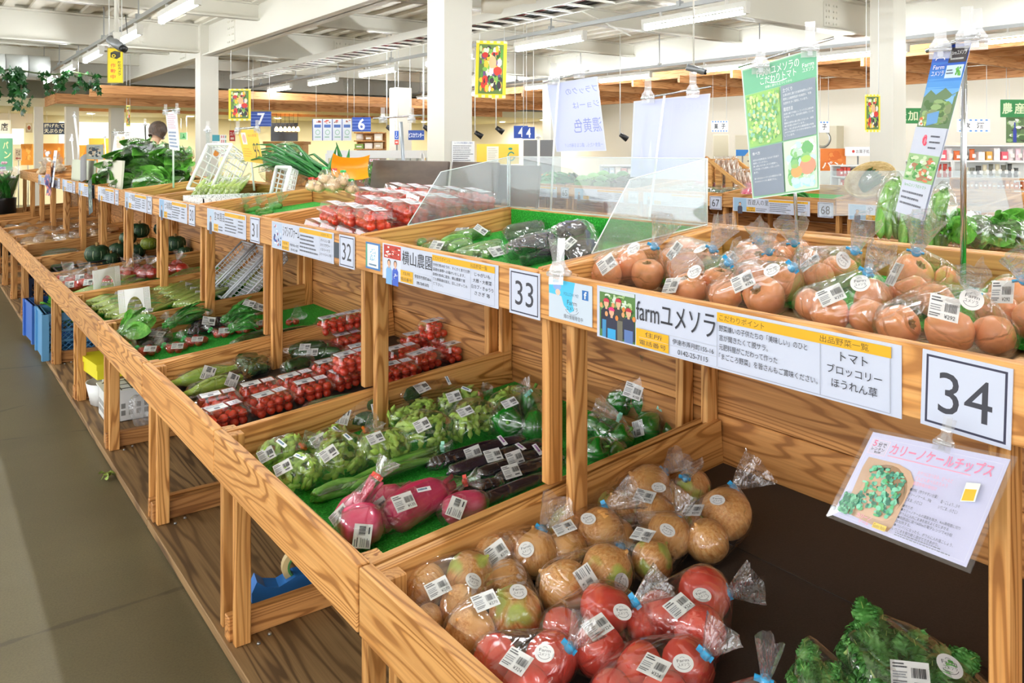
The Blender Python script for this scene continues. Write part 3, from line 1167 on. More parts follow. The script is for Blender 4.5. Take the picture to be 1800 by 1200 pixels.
def _corn(b):
    for i in range(7):
        a = 2 * pi * i / 7
        b.grid(lambda u, v: (v - .5, (.03 + .085 * sin(min(1, v * 1.15) * pi * .92)) * cos(a + (u - .5) * 1.5), (.03 + .085 * sin(min(1, v * 1.15) * pi * .92)) * sin(a + (u - .5) * 1.5) + .02 * sin(3 * v + i)), 3, 10)
    b.tube([(-.62, 0, 0), (-.45, 0, 0)], [.04, .05], 8)
    q = random.Random(5)
    for i in range(14):
        b.tube([(.42, 0, 0), (.55, q.uniform(-.05, .05), q.uniform(-.05, .05)), (.66, q.uniform(-.09, .09), q.uniform(-.09, .06))], .006, 4, 1)


ME_CORN = _m('sweet_corn', _corn, [V_CORN, V_SCAR])


def leaf(b, M, L=1.0, w=.4, curl=.3, ruf=0.0, seed=0, mi=0, nu=6, nv=8, stem=0.25):
    q = random.Random(seed)
    ph = q.uniform(0, 6)

    def f(u, v):
        x = v * L
        ww = w * (sin(pi * min(1, v * .93 + .05)) ** .7)
        s = (u - .5) * 2
        y = s * ww
        z = curl * L * sin(pi * v * .8) * .5 - curl * L * v * v * .5 + .12 * w * s * s + ruf * sin(9 * v + ph + s * 3) * abs(s) ** 1.5 * w
        return (x, y, z)
    b.grid(f, nu, nv, mi, True, None, M)
    b.tube([(-stem * L, 0, -.02), (0, 0, 0), (L * .8, 0, curl * L * .12 + .01)], [.035 * L, .03 * L, .006 * L], 5, mi, M=M)


def bunch(n, L, w, spread, seed, ruf=.1, curl=.3, mi=0, flat=.6):
    """leaves fanning along +X from the origin"""
    def f(b):
        q = random.Random(seed)
        for i in range(n):
            M = T(q.uniform(0, .25) * L, q.gauss(0, .06) * L, q.gauss(0, .05) * L * flat) @ RZ(q.gauss(0, spread)) @ RY(-q.gauss(.12, spread * flat)) @ RX(q.uniform(-1.2, 1.2))
            leaf(b, M, L * q.uniform(.7, 1.1), w * q.uniform(.8, 1.2), curl * q.uniform(.3, 1.3), ruf, seed * 31 + i, mi)
    return f


ME_SPIN = [_m('spinach_leaves', bunch(18, .75, .25, .4, s, .12), V_LEAF) for s in (1, 2)]
ME_GREENS = [_m('leafy_greens', bunch(16, .75, .11, .22, s, .15), V_LEAFD) for s in (3, 4)]
ME_LETT = [_m('lettuce_leaves', bunch(18, .7, .3, .6, s, .25, .6), V_LEAFP) for s in (5, 6)]


def _kale(seed):
    def f(b):
        q = random.Random(seed)
        for i in range(38):
            M = T(q.uniform(.15, .78), q.gauss(0, .20), q.uniform(-.06, .14)) @ RZ(q.gauss(0, .8)) @ RY(-q.uniform(-.1, .7)) @ RX(q.uniform(-1.1, 1.1))
            ph = q.uniform(0, 6)
            L, w = q.uniform(.30, .48), q.uniform(.11, .17)

            def g(u, v):
                s = (u - .5) * 2
                ww = w * (sin(pi * min(1, v * .88 + .10)) ** .5)
                e = abs(s) ** 2.2
                return (v * L + e * .02 * sin(88 * v + ph * 3 + 3 * s), s * ww * (1 - .3 * e + .10 * e * sin(61 * v + ph)), .07 * sin(pi * v) + e * .045 * sin(74 * v + ph + s * 4) + e * .03 * sin(131 * v + 2 * ph + s * 9) + .012 * sin(40 * v + 11 * s) - .04 * e)
            b.grid(g, 12, 64, 0, True, None, M)
            b.tube([(-.12, 0, -.01), (.08, 0, .02), (L * .85, 0, .05)], [.013, .011, .004], 5, 1, M=M)
    return f


ME_KALE = [_m('kale_leaves', _kale(s), [V_KALE, V_LEAFP]) for s in (1, 2)]


def _aspara(b):
    b.tube([(0, 0, 0), (.4, .005, 0), (.72, 0, 0), (.86, 0, .002)], [.022, .021, .02, .024], 8, 0)
    b.tube([(.84, 0, 0), (.9, 0, .003), (.96, 0, 0), (1.0, 0, 0)], [.024, .027, .018, .004], 8, 1)


ME_ASP = _m('asparagus_spear', _aspara, [V_CEL, V_ASP])
ME_STALK = _m('stalk', lambda b: b.tube([(0, 0, 0), (.5, .01, .006), (1, 0, 0)], [.03, .028, .02], 7), V_CEL)

# ------------------------------------------------------------------ stickers
PRICES = {}


def price_mesh(yen='', style=0):
    key = (yen, style)
    if key in PRICES:
        return PRICES[key]
    r = random.Random(len(PRICES) * 7 + 1)
    c = Card(.044, .036, '#e2e2df', .0004)
    c.lines(.06, .70, .45, .94, 2, '#44464c', .5, 3)
    c.lines(.06, .32, .48, .62, 3, '#8a8c92', .45, 5)
    c.lines(.06, .08, .44, .26, 2, '#44464c', .5, 6)
    x = .54
    while x < .92:
        w = r.choice((.008, .014, .02))
        c.rect(x, .36, x + w, .72, '#26272b')
        x += w + r.choice((.008, .013, .02))
    if yen:
        c.text('¥' + yen, .56, .08, .92, .25, '#232428')
    else:
        c.rect(.6, .12, .88, .2, '#3a3b40')
    PRICES[key] = c.mb.mesh('price_label', PRINT)
    return PRICES[key]


def _round():
    c = Card(.032, .032, '#fbfbfa', .0003)
    c.mb = MB()
    c.disc(.5, .5, .5, .5, '#e2e2e0', 28)
    c.ring(.5, .46, .34, .30, .93, '#4a4c52', 20, pi * 1.12, pi * 1.88)
    c.text('Farm', .22, .56, .80, .72, '#3a3c42')
    c.text('ユメソラ', .22, .34, .78, .50, '#3a3c42')
    c.ring(.5, .74, .12, .1, .86, '#4a4c52', 12, .3, pi - .3)
    return c.mb.mesh('round_label', PRINT)


ME_ROUND = _round()


def _strip(txt, col='#2b6b8f'):
    c = Card(.034, .012, '#f8f9fb', .0003)
    c.lines(.08, .2, .92, .8, 1, col, .7, 4)
    return c.mb.mesh('name_strip', PRINT)


ME_STRIP = _strip('')
ME_STRIPP = _strip('', '#8f3aa0')
ME_TAPEBOX = _m('tape', lambda b: (b.tube([(0, 0, -.006), (0, 0, .006)], .0078, 10), b.box((-.016, -.0012, -.005), (.002, .0012, .005)), b.box((.004, -.0012, -.005), (.012, .0012, .005))), BLUE)
TAPES = {}


def tape_mesh(col):
    if col not in TAPES:
        me = ME_TAPEBOX.copy()
        me.materials.clear()
        me.materials.append(mat('tape_' + col.lstrip('#'), col, .35))
        TAPES[col] = me
    return TAPES[col]


# ------------------------------------------------------------------ film bags
_ICO = {}


def ico(n):
    if n not in _ICO:
        bm = bmesh.new()
        bmesh.ops.create_icosphere(bm, subdivisions=n, radius=1)
        bm.verts.ensure_lookup_table()
        _ICO[n] = ([v.co.normalized() for v in bm.verts], [tuple(v.index for v in f.verts) for f in bm.faces])
        bm.free()
    return _ICO[n]


def film_hull(spheres, tray=None, k=110.0, infl=.004, wr=.0022, seed=0, res=4):
    """soft wrapping of a set of spheres [(centre, radius)]"""
    dirs, faces = ico(res)
    c0 = sum((s[0] for s in spheres), Vector()) / len(spheres)
    so = Vector((seed * 3.17, seed * 1.31, 0))
    out = []
    for d in dirs:
        hs = [(s[0] - c0).dot(d) + s[1] for s in spheres]
        mx = max(hs)
        ws = [math.exp(k * (h - mx)) for h in hs]
        sw = sum(ws)
        p = Vector()
        for w, s in zip(ws, spheres):
            p += (s[0] + d * (s[1] + infl)) * (w / sw)
        nz = noise.noise(p * 38 + so) * wr + noise.noise(p * 90 + so) * wr * .6
        p += d * nz
        if tray is not None:
            p.z = max(p.z, tray_z(tray, p.x) + .0015)
        out.append(p)
    return out, faces


def film_tail(b, nk, end, width, seed=0, nrm=None, r0=.006, rows=7, n=22):
    nk, end = Vector(nk), Vector(end)
    ax = end - nk
    L = ax.length
    ax.normalize()
    side = ax.cross(Vector(nrm) if nrm else (EYE - nk)).normalized()
    dep = side.cross(ax)
    so = seed * 2.7

    def f(u, v):
        a = 2 * pi * u
        w = r0 + (width / 2 - r0) * (v ** .85)
        dd = r0 + (width * .13) * v
        ru = 1 + .28 * v * noise.noise(Vector((cos(a) * 2 + so, sin(a) * 2, v * 1.5))) + .10 * v * sin(7 * a + so)
        e = L * v * (1 + .16 * v * noise.noise(Vector((cos(a) * 1.6, sin(a) * 1.6 + so, 3.3))))
        fold = dd * (sin(a) + .5 * v * sin(3 * a + so) + .35 * v * sin(6 * cos(a) + so))
        return nk + ax * e + side * (w * cos(a) * ru) + dep * fold
    b.grid(f, n, rows)


def stick(parent, bvh, org, me, x, y, ang, s=1.0, name='price_label', lift=.0008):
    r = ray(x, y).normalized()
    hit, nrm, idx, dist = bvh.ray_cast(EYE, r)
    if hit is None:
        return None
    if nrm.dot(r) > 0:
        nrm = -nrm
    n2 = (nrm * 1.0 + Vector((0, 0, .35)) - r * .25).normalized()
    a = R(ang)
    right = Vector((CY, -SY, 0)) * cos(a) + Vector((0, 0, 1)) * sin(a) * .9 + Vector((SY, CY, 0)) * sin(a) * .6
    x_ = (right - n2 * right.dot(n2)).normalized()
    M = frame(hit + n2 * lift - org, x_, n2) @ SCL(s)
    return put(me, name, parent, M)


def sphere_at(x, y, rp, tray, h=0.0):
    """sphere seen at (x, y) with radius rp pixels, resting h above the tray"""
    r = rp * 1.6 / FPX
    for _ in range(5):
        p, t = on_tray(x, y, tray, h + r)
        r = rp * t / FPX
    return p, r


def bag(name, label, cat, group, tray, balls, me, neck=None, tail=None, labels=(), tape='#35a8de', seed=0, partname='onion', res=4, infl=.004, extra=(), film=None, tilt=.5, wr=.0022, h0=0.0):
    """film bag of round produce. balls: (x, y, radius px[, h]); neck: (x, y, h); tail: (x, y, h, width px); labels: (mesh, x, y, angle, scale)"""
    q = random.Random(seed * 17 + 3)
    sp = []
    for bl in balls:
        p, r = sphere_at(bl[0], bl[1], bl[2], tray, h0 + (bl[3] if len(bl) > 3 else 0))
        sp.append((p, r))
    # nudge touching fruit apart
    for _ in range(8):
        for i in range(len(sp)):
            for j in range(i):
                d = sp[i][0] - sp[j][0]
                need = (sp[i][1] + sp[j][1]) * .93
                if 1e-6 < d.length < need:
                    mv = d.normalized() * (need - d.length) * .5
                    sp[i] = (sp[i][0] + mv, sp[i][1]); sp[j] = (sp[j][0] - mv, sp[j][1])
    for i, (p, r) in enumerate(sp):
        zf = tray_z(tray, p.x) + r * .96
        if p.z < zf: p.z = zf
    org = sum((s[0] for s in sp), Vector()) / len(sp)
    org.z = tray_z(tray, org.x)
    t = thing(name, label, cat, org, 0, group)
    for i, (p, r) in enumerate(sp):
        m_ = me[(i + seed) % len(me)] if isinstance(me, (list, tuple)) else me
        M = T(*(p - org)) @ RZ(q.uniform(0, 6.28)) @ RX(q.gauss(0, tilt)) @ RY(q.gauss(0, tilt)) @ SCL(r)
        put(m_, partname, t, M)
    hull = list(sp)
    nk = None
    if neck:
        nk, _ = on_tray(neck[0], neck[1], tray, neck[2] + h0)
        hull.append((nk, .006))
    wrap(t, org, hull, nk, tail, labels, tape, tray, seed, res, infl, film, wr, h0)
    return t


def wrap(t, org, hull, nk=None, tail=None, labels=(), tape='#35a8de', tray=None, seed=0, res=4, infl=.004, film=None, wr=.0022, h0=0.0, k=110.0):
    vs_, fs = film_hull(hull, tray, k, infl, wr, seed, res)
    b = MB()
    b.add([v - org for v in vs_], fs, 0, True)
    b.obj('film', film or FILM, t)
    if nk is not None and tail:
        te, tt = on_tray(tail[0], tail[1], tray, tail[2] + h0) if tray else (Vector(tail[:3]), (Vector(tail[:3]) - EYE).length)
        b = MB()
        film_tail(b, nk - org, te - org, tail[3] * tt / FPX, seed, (EYE - nk))
        b.obj('film_tail', FILMT, t)
    if nk is not None and tape:
        ax = (te - nk).normalized() if tail else Vector((0, 0, 1))
        vd = (EYE - nk).normalized()
        M = frame(nk - org, ax.cross(vd).cross(vd) + Vector((.3, .1, -.2)), ax) if tail else T(*(nk - org))
        if tail:
            sd = ax.cross(vd).normalized()
            M = frame(nk - org, sd, ax)
        put(tape_mesh(tape), 'tape', t, M)
    if labels:
        bvh = BVHTree.FromPolygons([tuple(v) for v in vs_], fs)
        for lb in labels:
            me_, x, y, a = lb[:4]
            nm = 'round_label' if me_ is ME_ROUND else 'name_strip' if me_ in (ME_STRIP, ME_STRIPP) else 'price_label'
            stick(t, bvh, org, me_, x, y, a, lb[4] if len(lb) > 4 else 1.0, nm)


def long_bag(name, label, cat, group, tray, items, me, neck=None, tail=None, labels=(), tape='#35a8de', seed=0, partname='cucumber', unit=.075, res=4, infl=.003, film=None, wr=.0022, h0=0.0, hullr=None):
    """film bag of long produce. items: (x1, y1, x2, y2, radius px[, h]); unit = radius of the unit-length mesh"""
    q = random.Random(seed * 13 + 5)
    hull, ms = [], []
    for it in items:
        h = h0 + (it[5] if len(it) > 5 else 0)
        a, ra = sphere_at(it[0], it[1], it[4], tray, h)
        c, rc = sphere_at(it[2], it[3], it[4], tray, h)
        r = (ra + rc) / 2
        for z in (a, c):
            z.z = max(z.z, tray_z(tray, z.x) + r)
        ms.append((a, c, r))
        for f in (.08, .36, .64, .92):
            hull.append((a.lerp(c, f), r))
    org = sum((h_[0] for h_ in hull), Vector()) / len(hull)
    org.z = tray_z(tray, org.x)
    t = thing(name, label, cat, org, 0, group)
    for i, (a, c, r) in enumerate(ms):
        m_ = me[i % len(me)] if isinstance(me, (list, tuple)) else me
        L = (c - a).length
        M = frame((a + c) / 2 - org, c - a, (0, 0, 1)) @ RX(q.uniform(-.6, .6)) @ SCL(L, r / unit, r / unit)
        put(m_, partname, t, M)
    nk = None
    if neck:
        nk, _ = on_tray(neck[0], neck[1], tray, neck[2] + h0)
        hull.append((nk, .006))
    wrap(t, org, hull, nk, tail, labels, tape, tray, seed, res, infl, film, wr, h0)
    return t

# ------------------------------------------------------------------ lower tray of sign 34: onions, tomatoes, kale
P270, P324, P292, P0 = price_mesh('270'), price_mesh('324'), price_mesh('292'), price_mesh()
P150, P135 = price_mesh('150'), price_mesh('135')
RL = ME_ROUND
ON = [ME_ONION, ME_ONION, ME_ONIONG, ME_ONION]
ONG = 'bagged onions on the black liner'


def onions(label, balls, neck, tail, labels, seed, me=ON):
    bag('onion_bag', label, 'bag of onions', ONG, LOW, balls, me, neck, tail, labels, '#35a8de', seed, 'onion', 4, .004)


onions('bag of onions in the front corner against the aisle board, upright label', [(748, 1030, 40), (822, 1020, 44), (795, 1068, 36), (770, 1085, 28)], None, None, [(P270, 770, 1033, 30), (RL, 832, 1021, -10)], 1)
onions('bag of onions with a bright green onion, pressed against the aisle board', [(826, 1114, 46), (905, 1078, 48), (893, 1018, 34)], None, None, [(P270, 853, 1056, 28), (RL, 911, 1040, 10)], 2, [ME_ONIONG, ME_ONION, ME_ONION])
onions('bag of onions beside the divider, clear tail lifted over the wood', [(868, 977, 38), (943, 975, 42), (905, 958, 30)], (953, 930, .085), (982, 880, .15, 62), [(P270, 873, 970, 32), (RL, 925, 966, 15)], 3)
onions('bag of onions under the shelf post, tape on its right', [(1001, 965, 38), (1047, 937, 42), (1002, 925, 34)], (1064, 892, .09), (1122, 862, .12, 58), [(P270, 992, 928, 25), (RL, 1034, 912, 25)], 4)
onions('bag of two big onions in the middle of the liner, side label and tape flag', [(993, 1034, 48), (1068, 1004, 46)], (1092, 962, .06), (1083, 985, .055, 22), [(P270, 1031, 1017, -55), (RL, 1092, 1023, 60)], 5)
onions('bag of onions with square white label, left of the tall crinkled tail', [(1146, 985, 37), (1178, 940, 40), (1085, 940, 30)], (1192, 912, .08), (1206, 868, .12, 40), [(P270, 1130, 940, -38), (RL, 1173, 932, -30)], 6)
onions('bag of onions with a green shoulder, hard against the divider', [(1062, 880, 30), (1140, 862, 42), (1140, 900, 36), (1098, 895, 34)], (1168, 829, .09), (1196, 802, .15, 46), [(P270, 1133, 872, -30), (RL, 1158, 857, 0)], 7, [ME_ONION, ME_ONIONG, ME_ONION])
onions('bag of onions at the right edge of the group, spread tail and blue tape', [(1243, 950, 38), (1275, 903, 44), (1215, 925, 30)], (1290, 857, .09), (1335, 815, .13, 72), [(P270, 1218, 897, -32), (RL, 1261, 879, -15)], 8)
onions('bag of onions in the rear, half hidden behind taller bags', [(1185, 880, 30), (1215, 858, 32)], (1205, 840, .085), (1212, 808, .14, 50), [], 9)

TG = 'bagged pink tomatoes on the black liner'


def toms(label, balls, neck, tail, labels, seed):
    bag('tomato_bag', label, 'bag of tomatoes', TG, LOW, balls, ME_TOM, neck, tail, labels, '#35a8de', seed, 'tomato', 4, .004, tilt=.8)


toms('bag of pink tomatoes with a torn label, tail falling left onto it', [(985, 1108, 38), (1085, 1082, 46), (1052, 1142, 46), (1112, 1098, 34)], (1117, 1058, .085), (1168, 1014, .12, 60), [(P324, 1050, 1102, 35), (RL, 1094, 1076, 10)], 21)
toms('bag of pink tomatoes under the wide crumpled tail, middle right', [(1168, 1087, 42), (1238, 1044, 46), (1222, 1108, 46)], (1280, 1042, .06), (1330, 1022, .09, 72), [(P324, 1193, 1065, 38), (RL, 1234, 1046, 25)], 22)
toms('bag of pink tomatoes touching the aisle board, lowest on the left', [(880, 1170, 46), (966, 1163, 46), (920, 1205, 44)], (1002, 1138, .085), (1038, 1090, .13, 64), [(P324, 908, 1162, -38), (RL, 957, 1148, -12)], 23)
toms('bag of pink tomatoes at the bottom edge, blue tape and open tail', [(1122, 1185, 42), (1202, 1172, 48), (1165, 1222, 46), (1088, 1205, 36)], (1241, 1150, .085), (1275, 1100, .13, 72), [(P324, 1150, 1172, -40), (RL, 1201, 1166, 0)], 24)
toms('bag of tomatoes of which only the narrow clear tail shows', [(1330, 1255, 46), (1280, 1262, 44)], (1345, 1196, .095), (1355, 1128, .16, 48), [], 25)


def leaf_bag(name, label, cat, group, tray, p0, p1, wpx, me, labels=(), seed=0, partname='leaves', neck=None, tail=None, hgt=.05, tape='#2fae52', h0=0.0, film=None, n=2, infl=.004, sc=1.0):
    """bunch of leaves lying from p0 (stems) to p1 (tips) in a bag"""
    h = hgt
    a, ta = on_tray(p0[0], p0[1], tray, h * .6 + h0)
    c, tc = on_tray(p1[0], p1[1], tray, h * .7 + h0)
    w = wpx * (ta + tc) / 2 / FPX
    org = (a + c) / 2
    org.z = tray_z(tray, org.x) + h0
    t = thing(name, label, cat, org, 0, group)
    L = (c - a).length
    q = random.Random(seed)
    hull = []
    for i in range(n):
        off = Vector((q.uniform(-.1, .1) * w, q.uniform(-.25, .25) * w, q.uniform(-.15, .25) * h))
        M = frame(a - org + off, c - a, (0, 0, 1)) @ RX(q.uniform(-.4, .4)) @ SCL(L * .88, w * 1.4 * sc, h * 2.6 * sc)
        m_ = me[(seed + i) % len(me)]
        put(m_, partname, t, M)
        vv = m_.vertices
        for j in range(36):
            v = org + M @ vv[(j * 7919 + i * 131) % len(vv)].co
            v.z = max(v.z, tray_z(tray, v.x) + .004)
            hull.append((v, .012 if h > .052 else .008))
    nk = None
    if neck:
        nk, _ = on_tray(neck[0], neck[1], tray, neck[2] + h0)
        hull.append((nk, .006))
        if tail:
            te_, _ = on_tray(tail[0], tail[1], tray, tail[2] + h0)
            tail = (te_.x, te_.y, te_.z, tail[3])
    wrap(t, org, hull, nk, tail, labels, tape if neck else None, None, seed, 4, infl, film, .004, h0)
    return t


leaf_bag('kale_bag', 'big clear bag of curly kale with round white sticker, near the right post', 'bag of kale', 'bagged curly kale', LOW, (1625, 1320), (1595, 1135), 175, ME_KALE, [(P0, 1600, 1187, -22, 1.2), (RL, 1669, 1171, -12, 1.15)], 31, 'kale_leaves', hgt=.055, n=4, sc=.9)
leaf_bag('kale_bag', 'bag of curly kale mostly below the frame, left of the stickered kale', 'bag of kale', 'bagged curly kale', LOW, (1440, 1340), (1470, 1205), 110, ME_KALE, [], 32, 'kale_leaves', hgt=.05, n=3, sc=.9)

# ------------------------------------------------------------------ upper tray of sign 34: orange ribbed tomatoes
OG = 'bags of orange ribbed tomatoes in the upper tray'


def orange(label, balls, neck, tail, labels, seed):
    bag('tomato_bag', label, 'bag of tomatoes', OG, UPP, balls, ME_OTOM, neck, tail, labels, '#35a8de', seed, 'tomato', 4, .005, tilt=.6, wr=.003)


orange('bag of orange tomatoes in the left front corner, next to the plastic clip', [(1063, 480, 32), (1105, 465, 34), (1138, 481, 30)], (1150, 433, .12), (1172, 388, .19, 52), [(P292, 1067, 464, 20), (RL, 1114, 437, 0)], 41)
orange('bag of orange tomatoes with tilted barcode label facing the aisle, round sticker', [(1205, 474, 34), (1222, 505, 32), (1254, 499, 32)], (1281, 461, .11), (1312, 440, .14, 50), [(P292, 1180, 502, -22), (RL, 1221, 478, 0)], 42)
orange('bag of orange tomatoes behind the first two, thin upright tail', [(1180, 462, 27), (1205, 445, 28), (1232, 452, 26)], (1253, 438, .12), (1278, 388, .20, 48), [(P292, 1186, 441, 15), (RL, 1232, 438, -10)], 43)
orange('bag of orange tomatoes with a yellow scarred tomato at the front', [(1274, 519, 30), (1343, 520, 37), (1382, 499, 32), (1320, 490, 32)], (1394, 470, .11), (1424, 446, .14, 44), [(P292, 1306, 495, 4), (RL, 1357, 475, -5)], 44)
orange('bag of orange tomatoes with glaring white film, in the middle row', [(1295, 470, 28), (1330, 462, 30), (1360, 470, 28)], (1352, 443, .10), (1338, 410, .17, 46), [(P292, 1282, 460, 10)], 45)
orange('bag of orange tomatoes left of the bare turf patch, round sticker on its right', [(1436, 490, 32), (1476, 476, 32), (1420, 462, 26)], (1503, 441, .14), (1524, 388, .22, 50), [(P292, 1424, 462, -12), (RL, 1483, 457, -28)], 46)
orange('bag of orange tomatoes with broad blue tape at the front centre', [(1428, 535, 31), (1534, 524, 35), (1511, 556, 33), (1473, 552, 34)], (1525, 479, .11), (1553, 436, .17, 50), [(P292, 1461, 519, 3), (RL, 1512, 498, -8)], 47)
orange('bag of orange tomatoes under a tall fan of film below the mountain poster', [(1598, 516, 36), (1622, 486, 36), (1650, 494, 28)], (1611, 443, .14), (1625, 385, .23, 66), [(P292, 1573, 482, -3)], 48)
orange('bag of orange tomatoes beside the card 34, large barcode label on top', [(1580, 572, 38), (1680, 582, 42), (1735, 586, 36), (1645, 530, 32)], (1711, 518, .12), (1708, 474, .18, 52), [(P292, 1660, 541, -9), (RL, 1708, 526, -10)], 49)
orange('bag of orange tomatoes cut by the right edge of the photo', [(1768, 552, 38), (1808, 560, 40), (1775, 522, 36)], (1800, 492, .12), (1790, 452, .18, 56), [(P292, 1763, 513, -12)], 50)
orange('bag of orange tomatoes farthest back, spread tail before the green poster stand', [(1372, 455, 26), (1400, 447, 26)], (1396, 428, .10), (1392, 388, .18, 60), [], 51)
orange('bag of orange tomatoes farthest back beside the wooden divider', [(1320, 445, 24), (1345, 440, 24)], (1335, 425, .09), (1330, 398, .15, 42), [], 52)

# ------------------------------------------------------------------ lower tray of sign 33
EG = 'bags of edamame on the green turf'


def pods(label, blobs, labels, seed, neck=None, tail=None, n=34, tape='#ee7a2c', h0=0.0):
    q = random.Random(seed)
    sp = [sphere_at(b_[0], b_[1], b_[2], LOW, h0 + (b_[3] if len(b_) > 3 else 0)) for b_ in blobs]
    org = sum((s[0] for s in sp), Vector()) / len(sp)
    org.z = tray_z(LOW, org.x)
    t = thing('edamame_bag', label, 'bag of edamame', org, 0, EG)
    for i in range(n):
        c, r = sp[i % len(sp)]
        d = Vector((q.gauss(0, 1), q.gauss(0, 1), q.gauss(.3, 1))).normalized()
        p = c + d * r * q.uniform(.45, .78)
        tng = d.cross(Vector((q.gauss(0, 1), q.gauss(0, 1), q.gauss(0, .6)))).normalized()
        p.z = max(p.z, tray_z(LOW, p.x) + .008)
        put(ME_POD, 'edamame_pod', t, frame(p - org, tng, d) @ SCL(q.uniform(.062, .078)))
    hull = list(sp)
    nk = None
    if neck:
        nk, _ = on_tray(neck[0], neck[1], LOW, neck[2] + h0)
        hull.append((nk, .006))
    wrap(t, org, hull, nk, tail, labels, tape if neck else None, LOW, seed, 4, .003, None, .002, h0)


pods('bag of edamame in the front left corner against the front board', [(478, 800, 26), (510, 790, 28)], [(P0, 468, 799, 32), (ME_STRIP, 495, 779, -35)], 61, (533, 785, .06), (549, 765, .10, 30))
pods('bag of edamame resting on the front board, second from the corner', [(508, 838, 30), (532, 830, 32)], [(P0, 497, 822, 30), (ME_STRIP, 527, 803, -30)], 62)
pods('bag of edamame with a large white label tilted, in the front row', [(585, 812, 36), (614, 800, 36), (590, 785, 28)], [(P0, 578, 797, 38), (ME_STRIP, 611, 768, -55)], 63)
pods('bag of edamame behind the front row, label beside a fanned tail', [(560, 785, 24), (590, 772, 24)], [(P0, 561, 774, 35), (ME_STRIP, 592, 756, -40)], 64, None, None, 22)
pods('bag of edamame under two spread tails with bright orange tape', [(655, 793, 33), (690, 785, 32)], [(P0, 660, 770, 32)], 65, (643, 757, .07), (662, 738, .11, 34))
pods('bag of edamame lying behind, under the first cucumber bag', [(705, 735, 22), (745, 722, 24), (725, 728, 22)], [], 66, None, None, 24)
pods('bag of edamame with pods standing upright, above the long beans', [(725, 765, 34), (762, 758, 34), (740, 745, 26)], [(P0, 742, 747, 30)], 67)
pods('bag of edamame in the centre of the turf, label by its orange tape', [(815, 750, 30), (845, 735, 32), (822, 728, 28)], [(P0, 818, 723, 32)], 68, (786, 739, .06), (795, 718, .10, 30), 28)
pods('bag of edamame with its clear tail pointing to the rear post', [(790, 712, 24), (822, 702, 26)], [(P0, 798, 697, 22), (ME_STRIP, 820, 684, -25)], 69, (845, 695, .05), (860, 682, .08, 28), 20)
pods('bag of loose edamame pods left of the green peppers', [(880, 712, 22), (905, 700, 22)], [], 70, None, None, 24)

CG = 'bags of cucumbers on the turf'
long_bag('cucumber_bag', 'bag of dark cucumbers beside the divider, two labels on the film', 'bag of cucumbers', CG, LOW, [(528, 742, 672, 722, 17), (535, 725, 680, 700, 17), (545, 752, 668, 735, 15), (530, 735, 680, 708, 17, .03)], ME_CUC, (690, 698, .05), (702, 682, .08, 26), [(P0, 603, 732, 80, 1.1), (ME_STRIP, 657, 719, -70)], '#9adbc0', 71)
long_bag('cucumber_bag', 'bag of dark cucumbers at the rear by the divider, flat end showing', 'bag of cucumbers', CG, LOW, [(705, 702, 790, 672, 16), (712, 692, 795, 662, 16), (715, 712, 800, 682, 15), (708, 698, 792, 668, 16, .03)], ME_CUC, None, None, [(P0, 742, 681, 38, 1.1), (ME_STRIP, 787, 668, -55)], None, 72)
BG = 'bags of long green beans on the turf'
long_bag('bean_bag', 'bag of long green beans with mint tape, in front of the eggplants', 'bag of beans', BG, LOW, [(600 + 8 * (i % 3), 868 - 5 * (i // 3), 765, 805 - 6 * (i % 4), 7, .012 * (i // 3)) for i in range(9)], ME_BEAN, (778, 786, .04), (795, 786, .04, 26), [(P0, 686, 820, 55)], '#9adbc0', 73, 'green_bean', .035)
long_bag('bean_bag', 'bag of long green beans along the front board behind the radishes', 'bag of beans', BG, LOW, [(545 + 6 * (i % 3), 882 - 6 * (i // 3), 640, 842 + 5 * (i % 3), 7, .012 * (i // 3)) for i in range(8)], ME_BEAN, None, None, [], None, 74, 'green_bean', .035)

EPG = 'long eggplants in film sleeves'
for i, (x1, y1, x2, y2, r, lp, ls) in enumerate(((748, 822, 925, 772, 13, (832, 797), (883, 774)), (785, 834, 958, 780, 13, (867, 800), (915, 785)), (838, 838, 985, 790, 13, (905, 805), (945, 790)), (872, 846, 990, 806, 13, (899, 828), None), (800, 872, 880, 848, 13, None, None), (835, 888, 960, 838, 12, None, None))):
    long_bag('eggplant_sleeve', ['long eggplant in film, rearmost of the slanting row', 'long eggplant in film, second from the rear, purple strip in full view', 'long eggplant in film, third of the row, label at mid length', 'long eggplant in film whose twisted end hangs over the next one', 'short eggplant in film beneath the radish tape', 'long eggplant in film tight against the wooden divider'][i],
             'eggplant', EPG, LOW, [(x1, y1, x2, y2, r)], ME_EGG, None, None, ([(P0, *lp, 22, 1.05)] if lp else []) + ([(ME_STRIPP, *ls, -60, 1.1)] if ls else []), None, 80 + i, 'eggplant', .095, 4, .002)


